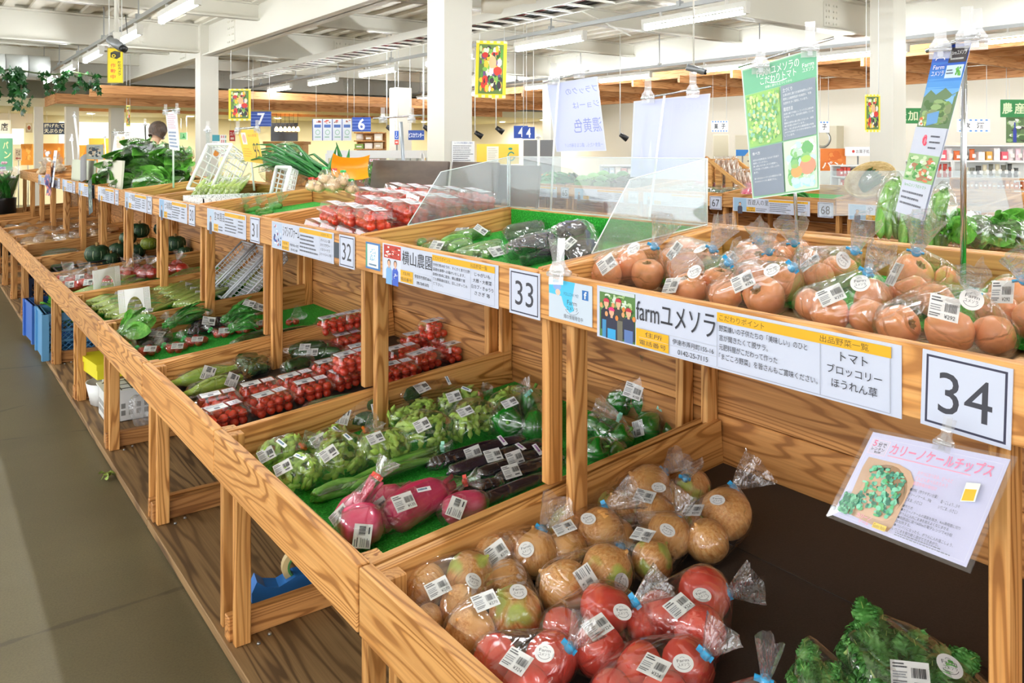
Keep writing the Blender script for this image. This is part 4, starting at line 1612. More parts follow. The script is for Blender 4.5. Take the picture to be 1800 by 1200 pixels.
def radish(label, body, stalk, neck, tail, labels, seed, r, h0=0.0):
    a, ra = sphere_at(body[0], body[1], r, LOW, h0)
    c, rc = sphere_at(body[2], body[3], r * .9, LOW, h0 + .01)
    org = (a + c) / 2
    org.z = tray_z(LOW, org.x)
    t = thing('radish_bag', label, 'bag of radish', org, 0, 'bagged pink radishes')
    L = (c - a).length + ra * 1.3
    put(ME_RAD, 'radish', t, frame((a + c) / 2 - org, c - a, (0, 0, 1)) @ SCL(L, ra / .15, ra / .15))
    hull = [(a, ra), (a.lerp(c, .5), ra), (c, ra * .9)]
    nk = None
    if stalk:
        s, _ = on_tray(stalk[0], stalk[1], LOW, stalk[2] + h0)
        put(ME_RSTALK, 'stalks', t, frame(c.lerp(s, .05) - org, s - c, (0, 0, 1)) @ SCL((s - c).length * 1.9, ra * 7, ra * 7))
        hull.append((s, ra * .45))
    if neck:
        nk, _ = on_tray(neck[0], neck[1], LOW, neck[2] + h0)
        hull.append((nk, .006))
    wrap(t, org, hull, nk, tail, labels, '#d9432f' if neck else None, LOW, seed, 4, .003)


radish('pink radish in film lying with red taped stalks pointing at the eggplants', (700, 905, 765, 868), (800, 850, .06), (818, 846, .06), (843, 840, .07, 34), [(P135, 710, 882, 28, 1.15), (ME_STRIP, 745, 860, 25)], 91, 33)
radish('pink radish in film standing up, red tape and fan tail on top', (612, 912, 632, 885), (655, 846, .11), (664, 838, .12), (684, 808, .17, 44), [(P0, 596, 905, 40)], 92, 24, .02)
radish('round pink radish in film in the front corner, cream label', (622, 930, 648, 922), None, None, None, [(P0, 637, 942, 88, 1.1)], 93, 36)
radish('pink radish in film against the divider at the right', (792, 900, 838, 884), None, None, None, [(P0, 802, 892, 70, 1.05)], 94, 24)
radish('dark pink radish in film behind the others', (660, 882, 695, 870), (722, 856, .03), None, None, [(P0, 667, 892, 35)], 95, 20)
bag('turnip_bag', 'small pink turnips in film between the standing and the lying radish', 'bag of turnips', 'bagged pink radishes', LOW, [(655, 910, 20), (672, 918, 18)], ME_RADB, None, None, [], None, 96, 'red_turnip', 3)

PG = 'bags of green peppers at the back of the tray'


def peps(label, balls, neck, tail, labels, seed, h0=0.0):
    bag('pepper_bag', label, 'bag of green peppers', PG, LOW, balls, ME_PEP, neck, tail, labels, '#8fd8c4', seed, 'green_pepper', 4, .004, tilt=1.0, h0=h0)


peps('bag of green peppers left of the shelf post, large and shiny', [(897, 742, 30), (922, 712, 26), (932, 748, 26), (905, 718, 22)], (930, 690, .12), (915, 672, .15, 40), [(P0, 896, 708, 28)], 101)
peps('bag of green peppers stacked on top, white label and narrow tail', [(1117, 672, 19), (1152, 688, 18), (1088, 706, 22), (1128, 712, 19)], (1136, 656, .13), (1138, 622, .19, 28), [(P150, 1113, 687, -20, 1.2)], 102, .035)
peps('bag of green peppers at the right by the rear posts, tail leaning right', [(1150, 750, 24), (1172, 752, 20), (1135, 745, 18)], (1164, 720, .08), (1177, 686, .13, 26), [(P0, 1122, 753, -85)], 103)
peps('bag of green peppers seen between post and stack, mint tape', [(1048, 752, 22), (1085, 768, 22), (1062, 760, 20)], (1089, 732, .075), (1046, 710, .11, 40), [], 104)
peps('bag of green peppers lowest behind the divider', [(1050, 792, 22), (1082, 790, 18)], None, None, [], 105)
peps('bag of green peppers half behind the left shelf post', [(950, 728, 20), (962, 752, 20)], None, None, [], 106)

# ------------------------------------------------------------------ upper tray of sign 33
UG = 'bags of green chillies and beans in the upper tray'


def chil(label, items, labels, seed, neck=None, tail=None, tape='#9adbc0', me=ME_CHILI, unit=.07, part_='green_chilli'):
    long_bag('chilli_bag', label, 'bag of chillies', UG, UPP, items, me, neck, tail, labels, tape, seed, part_, unit)


chil('bag of light green chillies in the left corner above the red farm photo', [(710, 420, 760, 408, 8), (715, 428, 765, 415, 8), (725, 422, 778, 406, 8, .015), (735, 430, 780, 416, 8)], [], 111)
chil('bag of green chillies with two white labels at the front edge', [(742, 436, 790, 425, 8), (760, 440, 812, 428, 8), (775, 432, 820, 420, 8, .012), (790, 440, 830, 428, 8)], [(P0, 741, 427, 15), (P0, 768, 431, -20)], 112)
chil('bag of green chillies behind the front ones, two labels', [(778, 412, 820, 404, 8), (790, 420, 835, 410, 8), (800, 415, 850, 406, 8, .015), (820, 420, 860, 408, 8)], [(P0, 812, 403, -10), (P0, 845, 404, -25)], 113)
chil('bag of pale beans tied with yellow tape, pointing at the turf wall', [(808 + 3 * i, 396 - 3 * (i % 3), 872, 376 + 4 * (i % 3), 6, .012 * (i // 3)) for i in range(6)], [(P0, 826, 380, 20)], 114, (883, 367, .06), (889, 354, .09, 14), '#f2d32c', ME_BEAN, .035, 'green_bean')
chil('bag of green chillies pulled into folds next to the black eggplant bag', [(800, 448, 850, 432, 8), (820, 452, 870, 438, 8), (835, 442, 880, 425, 8, .012), (850, 452, 885, 440, 8)], [(P0, 872, 442, 30)], 115)
long_bag('cucumber_bag', 'grey green cucumbers in creased film in front of the turf wall', 'bag of cucumbers', None, UPP, [(885, 410, 955, 398, 9), (890, 418, 960, 405, 9), (890, 404, 955, 392, 9, .02)], ME_CUC, None, None, [], None, 116)
long_bag('eggplant_bag', 'black eggplants in creased film at the front under the clip', 'bag of eggplants', 'black eggplant bags in the upper tray', UPP, [(895, 445, 965, 425, 17), (915, 455, 985, 440, 17), (905, 436, 975, 415, 16, .04)], ME_EGG, None, None, [], None, 117, 'eggplant', .095, wr=.006)
long_bag('eggplant_bag', 'black eggplants in a high crumpled bag against the acrylic side', 'bag of eggplants', 'black eggplant bags in the upper tray', UPP, [(985, 425, 1035, 410, 17), (990, 445, 1050, 430, 17), (980, 408, 1030, 400, 16, .05), (1005, 455, 1045, 445, 14)], ME_EGG, None, None, [(P0, 1000, 428, 35, .9)], None, 118, 'eggplant', .095, wr=.006)

# ------------------------------------------------------------------ clear packs of cherry tomatoes
PKX, PKY, PKH = .150, .108, .072


def _rr(hx, hy, r, z, n=4):
    pts = []
    for cx, cy, a0 in ((hx - r, hy - r, 0), (-hx + r, hy - r, pi / 2), (-hx + r, -hy + r, pi), (hx - r, -hy + r, 1.5 * pi)):
        for i in range(n + 1):
            a = a0 + pi / 2 * i / n
            pts.append((cx + r * cos(a), cy + r * sin(a), z))
    return pts


def _pack(part_):
    def f(b):
        hx, hy = PKX / 2, PKY / 2
        if part_ == 'base':
            rings = [_rr(hx * .80, hy * .76, .012, .001), _rr(hx * .90, hy * .88, .016, .040), _rr(hx, hy, .016, .041), _rr(hx, hy, .016, .0435)]
        else:
            rings = [_rr(hx, hy, .016, .0445), _rr(hx * .995, hy * .995, .016, .047), _rr(hx * .90, hy * .87, .016, .048), _rr(hx * .84, hy * .78, .014, PKH - .003), _rr(hx * .78, hy * .70, .012, PKH - .003), _rr(hx * .76, hy * .68, .012, PKH)]
        n_ = len(rings[0])
        vs_ = [p for r_ in rings for p in r_]
        fs = []
        for k in range(len(rings) - 1):
            for i in range(n_):
                a, c = k * n_ + i, k * n_ + (i + 1) % n_
                fs.append((a, c, c + n_, a + n_))
        fs.append(tuple(range(n_ - 1, -1, -1)) if part_ == 'base' else tuple((len(rings) - 1) * n_ + i for i in range(n_)))
        b.add(vs_, fs, 0, False)
    return f


ME_PB, ME_PL = _m('pack_base', _pack('base'), PACK), _m('pack_lid', _pack('lid'), PACK)
_lc = Card(.062, .048, '#f4f4f6', .0003); _lc.lines(.06, .55, .94, .92, 3, '#6a6c74', .4, 3); _lc.dabs(.3, .1, .6, .5, 1, ['#55565c'], 2, (.3, .4)); _lc.rect(.36, .12, .62, .42, '#7a7c84')
ME_PLAB = _lc.mb.mesh('pack_label', PRINT)
_lc = Card(.042, .044, '#f6f4fa', .0003); _lc.frame(.0, .0, 1, 1, .002, '#c8404c'); _lc.text('とまと', .2, .45, .8, .75, '#5a4a8c'); _lc.lines(.15, .12, .85, .35, 1, '#8a7aa8', .5, 3)
ME_PLAB2 = _lc.mb.mesh('product_label', PRINT)
PACKS = {}


def pack(label, x, y, tray, lvl=0, rz=0.0, group='clear packs of cherry tomatoes', sx=None, pt=None, seed=0, tl=(0, 0)):
    """pack whose lid centre is seen at (x, y), standing lvl packs above the tray"""
    q = random.Random(seed + int(x) * 7 + int(y))
    if pt is None:
        p, _ = on_tray(x, y, tray, PKH * (lvl + 1))
    else:
        p = Vector(pt) + Vector((0, 0, PKH * (lvl + 1)))
    p = p - Vector((0, 0, PKH - .0015))
    t = thing('cherry_tomato_pack', label, 'pack of cherry tomatoes', p, rz, group)
    sl = math.atan(tray[2]) if tray else 0
    t.rotation_euler = (tl[0], -sl + tl[1], rz)
    put(ME_PB, 'pack_base', t); put(ME_PL, 'pack_lid', t)
    for k, (zz, nx, ny) in enumerate(((.018, 4, 3), (.042, 4, 3))):
        for i in range(nx):
            for j in range(ny):
                if k == 1 and q.random() < .12: continue
                r = .0150 * q.uniform(.88, 1.06)
                M = T((i - 1.5) * .0315 + q.uniform(-.003, .003), (j - 1) * .0300 + q.uniform(-.003, .003), zz + q.uniform(-.002, .003)) @ RZ(q.uniform(0, 6)) @ RX(q.gauss(0, 1.0)) @ SCL(r)
                put(ME_CHER, 'cherry_tomato', t, M)
    put(ME_PLAB, 'pack_label', t, T(-.024, .0, PKH + .0003) @ RZ(0))
    put(ME_PLAB2, 'product_label', t, T(.034, 0, PKH + .0003))
    return t


for i, (x, y, l) in enumerate(((396, 712, 0), (386, 690, 0), (477, 689, 0), (456, 671, 0), (549, 667, 0), (523, 656, 0), (612, 646, 0), (583, 632, 0), (655, 620, 0), (640, 604, 0), (620, 618, 1), (588, 555, 1), (630, 546, 1), (612, 585, 0), (700, 636, 0), (745, 617, 0), (708, 608, 0), (806, 600, 0), (735, 584, 0), (768, 561, 1), (790, 585, 0))):
    pack('cherry tomato pack in lower tray 32, ' + ['front corner against the board', 'second behind the front corner', 'second along the divider', 'beside the ears of corn', 'third along the divider, big label', 'just below the zucchini bag', 'fourth along the divider, left of the post', 'touching the lowest zucchini', 'half behind the post, lower', 'half behind the post, upper', 'turned on its neighbour by the post', 'on top of a stack near the turf', 'topmost by the shelf post edge', 'under the stack near the turf', 'right of the post, nearest the divider', 'right of the post, in front of the pair', 'right of the post, behind the first', 'farthest right, leaning on the wall post', 'under the tallest pack at the back', 'tallest, standing on others at the back', 'at the back against the rear panel'][i],
         x, y, LOW, l, q_ := random.Random(i).uniform(-.12, .12), group='cherry tomato packs in the lower tray')

# upper tray of sign 32: packs stacked level upon level
rows = []
for iy in range(5):
    for ix in range(4):
        rows.append((ix, iy))
NMX = ['front', 'second', 'third', 'rear']
q = random.Random(4)
for ix, iy in rows:
    X = 1.205 + ix * .152 * .82 if False else 1.21 + ix * .135
    if X > 1.64: continue
    Yv = 2.395 + iy * .142
    lv = 1 if (iy < 3 or ix > 1) else 0
    if iy == 4 and ix == 0: lv = -1
    for l in range(lv + 1):
        nm = ['nearest sign 33', 'second from the wooden divider', 'in the middle', 'fourth from the divider', 'by the turf of 31'][iy]
        pack('cherry tomato pack of upper tray 32, %s row, %s, %s layer' % (NMX[ix], nm, 'top' if l == lv else 'bottom'), 0, 0, UPP, l, q.uniform(-.1, .1) + pi / 2, 'cherry tomato packs stacked in the upper tray', pt=(X, Yv, tray_z(UPP, X)), seed=ix * 10 + iy + l)

# ------------------------------------------------------------------ lower tray of sign 32: zucchini and corn
ZG = 'bags of zucchini'
long_bag('zucchini_bag', 'bag of bright green zucchini, topmost against the divider', 'bag of zucchini', ZG, LOW, [(412, 612, 470, 590, 14, .05), (408, 618, 462, 606, 13)], ME_ZUC, None, None, [], None, 201, 'zucchini', .11)
long_bag('zucchini_bag', 'bag of zucchini with label at its left end, rear of the pile', 'bag of zucchini', ZG, LOW, [(480, 596, 555, 582, 13, .03), (485, 606, 545, 594, 12)], ME_ZUC, None, None, [(P0, 471, 585, 5)], None, 202, 'zucchini', .11)
long_bag('zucchini_bag', 'bag of dark zucchini in crinkled film, lowest at the left', 'bag of zucchini', ZG, LOW, [(415, 638, 470, 618, 13, .02), (425, 650, 470, 632, 13), (435, 655, 472, 645, 12)], ME_ZUC, None, None, [], None, 203, 'zucchini', .11, wr=.006)
long_bag('zucchini_bag', 'bag of two zucchini under double labels, middle of the pile', 'bag of zucchini', ZG, LOW, [(490, 614, 575, 606, 12, .02), (510, 624, 602, 618, 12)], ME_ZUC, None, None, [(P0, 536, 610, 3), (P0, 549, 619, 3)], None, 204, 'zucchini', .11)
long_bag('zucchini_bag', 'bag of a single lime green zucchini above the tomato packs', 'bag of zucchini', ZG, LOW, [(502, 648, 545, 636, 13)], ME_ZUC, None, None, [], None, 205, 'zucchini', .11)
for i, (x1, y1, x2, y2, r, lb) in enumerate(((312, 672, 415, 645, 15, (366, 656)), (335, 690, 425, 662, 14, None))):
    long_bag('corn_bag', ['ear of corn in green husk with a square label', 'ear of corn in film, brown silk end showing'][i], 'corn', 'ears of corn in film', LOW, [(x1, y1, x2, y2, r)], ME_CORN, None, None, [(P0, *lb, 80, 1.3)] if lb else [(P0, 408, 668, 75, 1.2)], None, 210 + i, 'sweet_corn', .115)

# ------------------------------------------------------------------ lower tray of sign 31: greens, eggplants, small tomatoes
GG = 'bags of greens in the lower tray of sign 31'
leaf_bag('greens_bag', 'bag of light green leaves in the front corner by the wooden block', 'bag of greens', GG, LOW, (218, 582), (275, 560), 30, ME_SPIN, [], 221, 'leaves', hgt=.06, h0=.06, sc=1.2)
leaf_bag('greens_bag', 'bag of green leaves against the divider with green tape, middle', 'bag of greens', GG, LOW, (300, 568), (375, 540), 30, ME_GREENS, [], 222, 'leaves', (296, 562, .05), (288, 552, .08, 16), .06, h0=.06, sc=1.2)
leaf_bag('greens_bag', 'bag of chives with two labels on its tip, left of the shelf post', 'bag of greens', GG, LOW, (400, 560), (466, 540), 34, ME_GREENS, [(P0, 438, 533, -5, 1.2), (P0, 454, 539, 5, 1.2)], 223, 'leaves', hgt=.06, h0=.045, sc=1.2)
leaf_bag('greens_bag', 'bag of chives low behind the orange labelled tomatoes', 'bag of greens', GG, LOW, (410, 575), (465, 562), 24, ME_GREENS, [], 224, 'leaves', hgt=.05, h0=.03, sc=1.2)
long_bag('eggplant_bag', 'bag of eggplants with a long label, centre of tray 31', 'bag of eggplants', None, LOW, [(330, 588, 395, 572, 11), (335, 578, 398, 564, 11, .02)], ME_EGG, None, None, [(P0, 367, 564, 8, 1.3)], None, 225, 'eggplant', .095)
long_bag('eggplant_bag', 'bag of eggplants behind the front board, white square label', 'bag of eggplants', None, LOW, [(238, 604, 290, 590, 10), (245, 596, 295, 580, 10, .01), (250, 608, 300, 598, 9)], ME_EGG, None, None, [(P0, 277, 587, 5, 1.4)], None, 226, 'eggplant', .095)
for i, (x, y) in enumerate(((262, 617), (310, 612), (345, 600), (392, 585), (430, 577), (450, 572))):
    bag('small_tomato_bag', 'bag of small red tomatoes with orange print, ' + ['front corner behind the board', 'second along the divider', 'third, below the eggplants', 'fourth, beyond the eggplant bag', 'fifth, left of the post', 'farthest, touching the shelf post'][i], 'bag of tomatoes', 'bags of small red tomatoes', LOW, [(x - 10, y + 3, 7), (x + 4, y + 2, 7), (x + 14, y - 3, 7), (x - 2, y - 5, 7), (x - 12, y - 2, 6)], ME_RTOM, (x - 22, y - 6, .04), (x - 32, y - 14, .06, 18), [(P0, x + 2, y - 4, 15, 1.1)], '#35b45a', 230 + i, 'tomato', 3)
bag('small_tomato_bag', 'bag of small tomatoes right of the shelf post on bare turf', 'bag of tomatoes', 'bags of small red tomatoes', LOW, [(508, 567, 6), (520, 565, 6)], ME_RTOM, (512, 560, .04), (530, 548, .08, 26), [], None, 240, 'tomato', 3)

# ------------------------------------------------------------------ lower tray of sign 30: asparagus bundles, perforated stands, baskets
AG = 'asparagus bundles in the lower tray'


def spears(label, p0, p1, tray, n, r, labels=(), seed=0, group=AG, bands=True, me=ME_ASP, spread=3.0, h0=0.0, tape='#2fae52', film=True, name='asparagus_bundle', cat='asparagus', partname='asparagus_spear'):
    q = random.Random(seed)
    a, ta = on_tray(p0[0], p0[1], tray, r * 2 + h0)
    c, tc = on_tray(p1[0], p1[1], tray, r * 2 + h0)
    org = (a + c) / 2
    org.z = tray_z(tray, org.x)
    t = thing(name, label, cat, org, 0, group)
    L = (c - a).length
    side = (c - a).normalized().cross(Vector((0, 0, 1))).normalized()
    hull = []
    for i in range(n):
        k, lay = i % max(1, n // 2), i // max(1, n // 2)
        off = side * ((k - (max(1, n // 2) - 1) / 2 + .5 * lay) * r * 2.0) + Vector((0, 0, lay * r * 1.7))
        M = frame(a + off - org, c - a, (0, 0, 1)) @ RX(q.uniform(0, 6)) @ SCL(L * q.uniform(.93, 1.02), r / .022, r / .022)
        put(me, partname, t, M)
        hull += [(a + off, r), (a.lerp(c, .5) + off, r), (c + off, r)]
    if bands:
        for f in (.28, .72):
            b = MB()
            w = (n // 2) * r + r
            b.grid(lambda u, v: (a.lerp(c, f) + (c - a).normalized() * (v - .5) * .02 + side * (cos(2 * pi * u) * w * 1.05) + Vector((0, 0, r * .85 + sin(2 * pi * u) * r * 2.1)) - org), 16, 1)
            b.obj('green_band', mat('green_band', tape, .4), t)
    if film:
        vs_, fs = film_hull(hull, tray if h0 == 0 else None, 110, .004, .003, seed, 3)
        b = MB(); b.add([v - org for v in vs_], fs, 0, True); b.obj('film', FILM, t)
        bvh = BVHTree.FromPolygons([tuple(v) for v in vs_], fs)
        for lb in labels:
            stick(t, bvh, org, lb[0], lb[1], lb[2], lb[3], lb[4] if len(lb) > 4 else 1)
    return t


for i in range(7):
    x1, y1 = 142 + i * 12, 520 + i * 7.5
    spears('asparagus bundle with green bands behind the front board, %s of seven from the divider' % ['farthest', 'second', 'third', 'fourth', 'fifth', 'sixth', 'nearest'][i], (x1, y1), (x1 + 84, y1 - 34), LOW, 14, .0085, [(P0, x1 + 45, y1 - 20, 22, 1.2)], 250 + i, h0=.045)
for i in range(6):
    x1, y1 = 276 + i * 9, 506 + i * 6.5
    spears('asparagus bundle in crinkled film before the shelf post, %s' % ['rearmost', 'second from the rear', 'third', 'fourth', 'fifth', 'nearest the divider'][i], (x1, y1), (x1 + 66, y1 - 30), LOW, 14, .0085, [(P0, x1 + 40, y1 - 18, 20, 1.2)], 260 + i, bands=False, h0=.045)
for i, (tl, tr, br, bl) in enumerate((((160, 486), (208, 479), (212, 503), (165, 514)), ((203, 525), (258, 515), (266, 545), (210, 553)))):
    # perforated white card stands with an arched opening
    P = []
    base_l, _ = on_tray(bl[0], bl[1], LOW, .075)
    base_r, _ = on_tray(br[0], br[1], LOW, .075)
    hgt_ = .125 if i == 0 else .12
    w_ = (base_r - base_l).length
    b = MB()
    nz, nx_ = 9, 13
    th = .004
    fr_ = frame((base_l + base_r) / 2, base_r - base_l, (base_r - base_l).cross(Vector((.25, .1, 1))).normalized())
    q2 = []
    def inside(u, v):
        return ((u - .5) / .26) ** 2 + max(0, (v / .66)) ** 2 < 1
    def col_(u0, u1, v0, v1):
        b.box(((u0 - .5) * w_, v0 * hgt_, 0), ((u1 - .5) * w_, v1 * hgt_, th))
    for sd in (0, .78):
        for a_ in range(9):
            u0, u1 = sd + .22 * a_ / 9, sd + .22 * (a_ + 1) / 9
            if a_ % 2 == 0:
                col_(u0, u1, 0, 1)
            else:
                for c_ in range(31):
                    if c_ % 2 == 0: col_(u0, u1, c_ / 31, (c_ + 1) / 31)
    for a_ in range(44):
        u0, u1 = .22 + .56 * a_ / 44, .22 + .56 * (a_ + 1) / 44
        k = ((u0 + u1) / 2 - .5) / .26
        col_(u0, u1, .66 * math.sqrt(1 - k * k) if abs(k) < 1 else 0, 1)
    o = b.obj('perforated_stand', WPLAS, None, fr_)
    tag(o, ['white perforated stand with arched opening before the bagged tomatoes', 'white perforated stand with arched opening over the asparagus, nearer one'][i], 'stand', 'white perforated stands')

# white baskets leaning at the back of sign 30
def lattice(b, p00, p10, p11, p01, nu, nv, r, M=None):
    p00, p10, p11, p01 = map(Vector, (p00, p10, p11, p01))
    for i in range(nu + 1):
        f = i / nu
        b.tube([p00.lerp(p10, f), p01.lerp(p11, f)], r, 4, smooth=False, M=M)
    for j in range(nv + 1):
        f = j / nv
        b.tube([p00.lerp(p01, f), p10.lerp(p11, f)], r, 4, smooth=False, M=M)


def tray_basket(name, label, loc, L, Wd, H, rot, m=WPLAS, nu=12, nv=8, cat='basket', group=None, rw=.0022):
    t = thing(name, label, cat, loc, 0, group)
    t.rotation_euler = rot
    b = MB()
    k = .9
    a = [(-L / 2 * k, -Wd / 2 * k, 0), (L / 2 * k, -Wd / 2 * k, 0), (L / 2 * k, Wd / 2 * k, 0), (-L / 2 * k, Wd / 2 * k, 0)]
    c = [(-L / 2, -Wd / 2, H), (L / 2, -Wd / 2, H), (L / 2, Wd / 2, H), (-L / 2, Wd / 2, H)]
    lattice(b, a[0], a[1], a[2], a[3], nu, nv, rw)
    nh = max(2, int(H / (L / nu)))
    for i in range(4):
        j = (i + 1) % 4
        lattice(b, a[i], a[j], c[j], c[i], nu if i % 2 == 0 else nv, nh, rw)
    b.obj('lattice', m, t)
    b = MB()
    for i in range(4):
        b.tube([c[i], c[(i + 1) % 4]], rw * 2.6, 6)
    b.obj('rim', m, t)
    return t


p = on_y(420, 455, 3.62)
for i, (xx, yy) in enumerate(((1.48, 4.78), (1.48, 4.52), (1.48, 4.27))):
    tray_basket('flat_basket', 'white lattice basket leaning at the back below sign 31, %s' % ['left one', 'middle one', 'right one'][i], (xx, yy, .70), .36, .22, .035, (0, -.75, 0), m=mat('pale_grey_plastic', '#c9ccd2', .4), nu=16, nv=10, group='lattice baskets leaning under sign 31')
    spears('asparagus in film inside the leaning basket, %s' % ['left one', 'middle one', 'right one'][i], [(392, 500), (418, 500), (446, 500)][i], [(418, 462), (446, 462), (474, 462)][i], LOW, 10, .009, [], 270 + i, 'asparagus in the leaning baskets', bands=False, h0=.06)

# ------------------------------------------------------------------ lower tray of sign 29: bagged tomatoes
for i, (x, y) in enumerate(((112, 492), (122, 502), (140, 490), (155, 498), (195, 496), (216, 484), (236, 478), (258, 480), (310, 472))):
    bag('tomato_bag', 'bag of red tomatoes of tray 29, ' + ['behind the front board', 'second from the front board', 'third from the front board', 'left of the perforated stand', 'seen through the arch of the stand', 'right of the stand, bright red', 'midway to the post', 'left of the post, white glare', 'right of the post beyond the asparagus'][i], 'bag of tomatoes', 'bags of red tomatoes of sign 29', LOW, [(x - 9, y + 2, 11), (x + 10, y + 1, 11), (x + 1, y - 7, 10)], ME_RTOM, (x + 2, y - 15, .08), (x + 8, y - 28, .13, 24), [(P0, x, y - 2, 10, 1.2)] if i < 4 else [], None, 280 + i, 'tomato', 3, h0=.03)

# ------------------------------------------------------------------ lower tray of sign 28: pumpkins and long zucchini
def pumpkin(label, x, y, rp, me=ME_PUMP, h=0.0, tilt=0.0):
    p, r = sphere_at(x, y, rp, LOW, h)
    t = thing('pumpkin', label, 'pumpkin', p, 0, 'kabocha pumpkins')
    t.rotation_euler = (tilt, tilt * .5, x * .1)
    put(me, 'pumpkin', t, SCL(r)).name = 'rind'
    return t


for i, a in enumerate(((171, 446, 22, ME_PUMP, .02), (210, 440, 19, ME_PUMP, .01), (262, 428, 15, ME_PUMPG, .05), (308, 428, 19, ME_PUMP, .03), (245, 405, 18, ME_PUMP, .08), (195, 455, 16, ME_PUMP, 0), (285, 402, 15, ME_PUMP, .08), (325, 442, 12, ME_PUMP, 0), (240, 440, 16, ME_PUMP, .0), (225, 418, 15, ME_PUMP, .05))):
    pumpkin(['dark green pumpkin with pale stripes, foremost by the zucchini', 'dark pumpkin just left of the shelf post', 'olive yellow pumpkin right of the shelf post', 'dark pumpkin right of the second post', 'wrapped dark pumpkin on the pile under sign 29', 'dark pumpkin low before the post', 'dark pumpkin at the top rear under sign 29', 'small dark pumpkin by the purple label', 'dark pumpkin below the olive one', 'dark pumpkin behind the left post'][i], *a[:3], a[3], a[4])
for i, (x1, y1, x2, y2, r) in enumerate(((70, 452, 142, 444, 6), (78, 459, 145, 452, 6), (76, 447, 138, 440, 6), (85, 468, 130, 462, 6))):
    long_bag('cucumber_bag', 'long slim dark cucumbers in film left of the pumpkin, %s' % ['second layer', 'nearest the aisle', 'upper layer', 'lowest'][i], 'cucumber', 'slim cucumbers by the pumpkins', LOW, [(x1, y1, x2, y2, r), (x1 + 3, y1 + 3, x2 + 2, y2 + 3, r)], ME_CUC, None, None, [(P0, x2 - 3, y2, 5)] if i < 2 else [], None, 300 + i, 'cucumber', .075, 3)
for i, (x, y, me_, m_) in enumerate(((105, 430, ME_GAR, 6), (125, 427, ME_GAR, 6), (140, 432, ME_GAR, 6), (90, 475, ME_CUC, 6), (112, 478, ME_CUC, 6))):
    if me_ is ME_GAR:
        bag('bulb_bag', 'small film bag of pale bulbs behind the cucumbers, %s' % ['left', 'middle', 'right'][i], 'bag of bulbs', 'bags of pale bulbs', LOW, [(x - 5, y, 6), (x + 6, y, 6), (x, y - 4, 6)], ME_GAR, (x, y - 10, .07), (x + 4, y - 18, .11, 14), [], None, 310 + i, 'bulb', 3)
tray_basket('wire_tray', 'black wire tray behind the slim cucumbers', (1.05, 6.25, .545), .55, .40, .05, (0, -.08, 0), m=BLACK, nu=14, nv=8)

# ------------------------------------------------------------------ far lower trays: bread and sweet bags
BRG = 'film bags of golden crackers in the farthest lower trays'
k_ = 0
for r_, (yv, n_) in enumerate(((8.3, 5), (8.75, 6), (9.25, 6), (9.9, 6))):
    for i in range(n_):
        X = .80 + i * .145
        z = tray_z(LOW, X)
        t = thing('cracker_bag', 'film bag of golden crackers, %s of its row, %s row' % (ORDW[i], ['nearest', 'second', 'third', 'farthest'][r_]), 'bag of crackers', (X, yv, z), 0, BRG)
        q = random.Random(k_); k_ += 1
        hull = []
        for j in range(4):
            c_ = Vector((q.uniform(-.05, .05), q.uniform(-.12, .12), .035 + .02 * (j // 2)))
            b = MB(); b.sphere((0, 0, 0), .05, 10, 6, sq=(1, 1.4, .45)); b.obj('cracker', V_BREAD, t, T(*c_) @ RZ(q.uniform(0, 3)))
            hull.append((c_, .066))
        vs_, fs = film_hull(hull, None, 60, .004, .006, k_, 3)
        b = MB(); b.add([(v.x, v.y, max(.002, v.z)) for v in vs_], fs, 0, True); b.obj('film', FILM, t)

# ------------------------------------------------------------------ upper trays of signs 31 to 24
for i, (x, y) in enumerate(((415, 366), (440, 366), (462, 372), (478, 362))):
    long_bag('chilli_bag', 'bag of light green chillies above sign 31, %s' % ['at the left corner', 'second from the left', 'curled ones at the front', 'by the bare turf'][i], 'bag of chillies', 'bags of chillies above sign 31', UPP, [(x - 12, y + 2, x + 14, y - 3, 5), (x - 8, y + 5, x + 18, y, 5), (x - 10, y, x + 12, y - 5, 5, .012)], ME_CHILI, (x + 14, y - 8, .06), (x + 18, y - 20, .11, 20), [], None, 320 + i, 'green_chilli', .07, 3)

# white flower-printed carton with corn, wire basket and small tray above sign 30
t = thing('carton_tray', 'white speckled carton tray of corn above sign 30', 'carton', (1.40, 4.33, tray_z(UPP, 1.40)), 0)
CART = veg('speckled_carton', [(.47, '#f2f3f0'), (.50, '#4c5048'), (.53, '#f2f3f0')], 60, rough=.6, detail=1)
b = MB()
for lo, hi in (((-.25, -.19, 0), (.25, .19, .006)), ((-.25, -.19, 0), (-.244, .19, .07)), ((.244, -.19, 0), (.25, .19, .07)), ((-.25, .184, 0), (.25, .19, .07))):
    b.box(lo, hi)
for i in range(24):
    x0, x1 = -.25 + i * .5 / 24, -.25 + (i + 1) * .5 / 24
    if abs((x0 + x1) / 2) < .045:
        b.box((x0, -.19, 0), (x1, -.184, .022)); b.box((x0, -.19, .05), (x1, -.184, .07))
    else:
        b.box((x0, -.19, 0), (x1, -.184, .07))
b.obj('carton', CART, t)
for i in range(9):
    spears('pale corn and stalks in film inside the speckled carton, %s' % ORDW[i], (340 + i * 9, 345 - (i % 3)), (368 + i * 8, 318 + (i % 2) * 5), UPP, 3, .013, [], 330 + i, 'stalks in film in the speckled carton', bands=False, me=ME_STALK, h0=.03, name='stalk_bag', cat='bag of stalks', partname='stalk')
tray_basket('wire_basket', 'white plastic basket tilted on its side above sign 30', (1.55, 5.0, 1.23), .30, .24, .16, (0, -1.1, .3), nu=6, nv=6, rw=.004)
tray_basket('open_basket', 'white lattice basket standing upright behind the carton', (1.62, 4.22, 1.20), .20, .20, .05, (0, -1.35, 0), nu=7, nv=7, rw=.004)
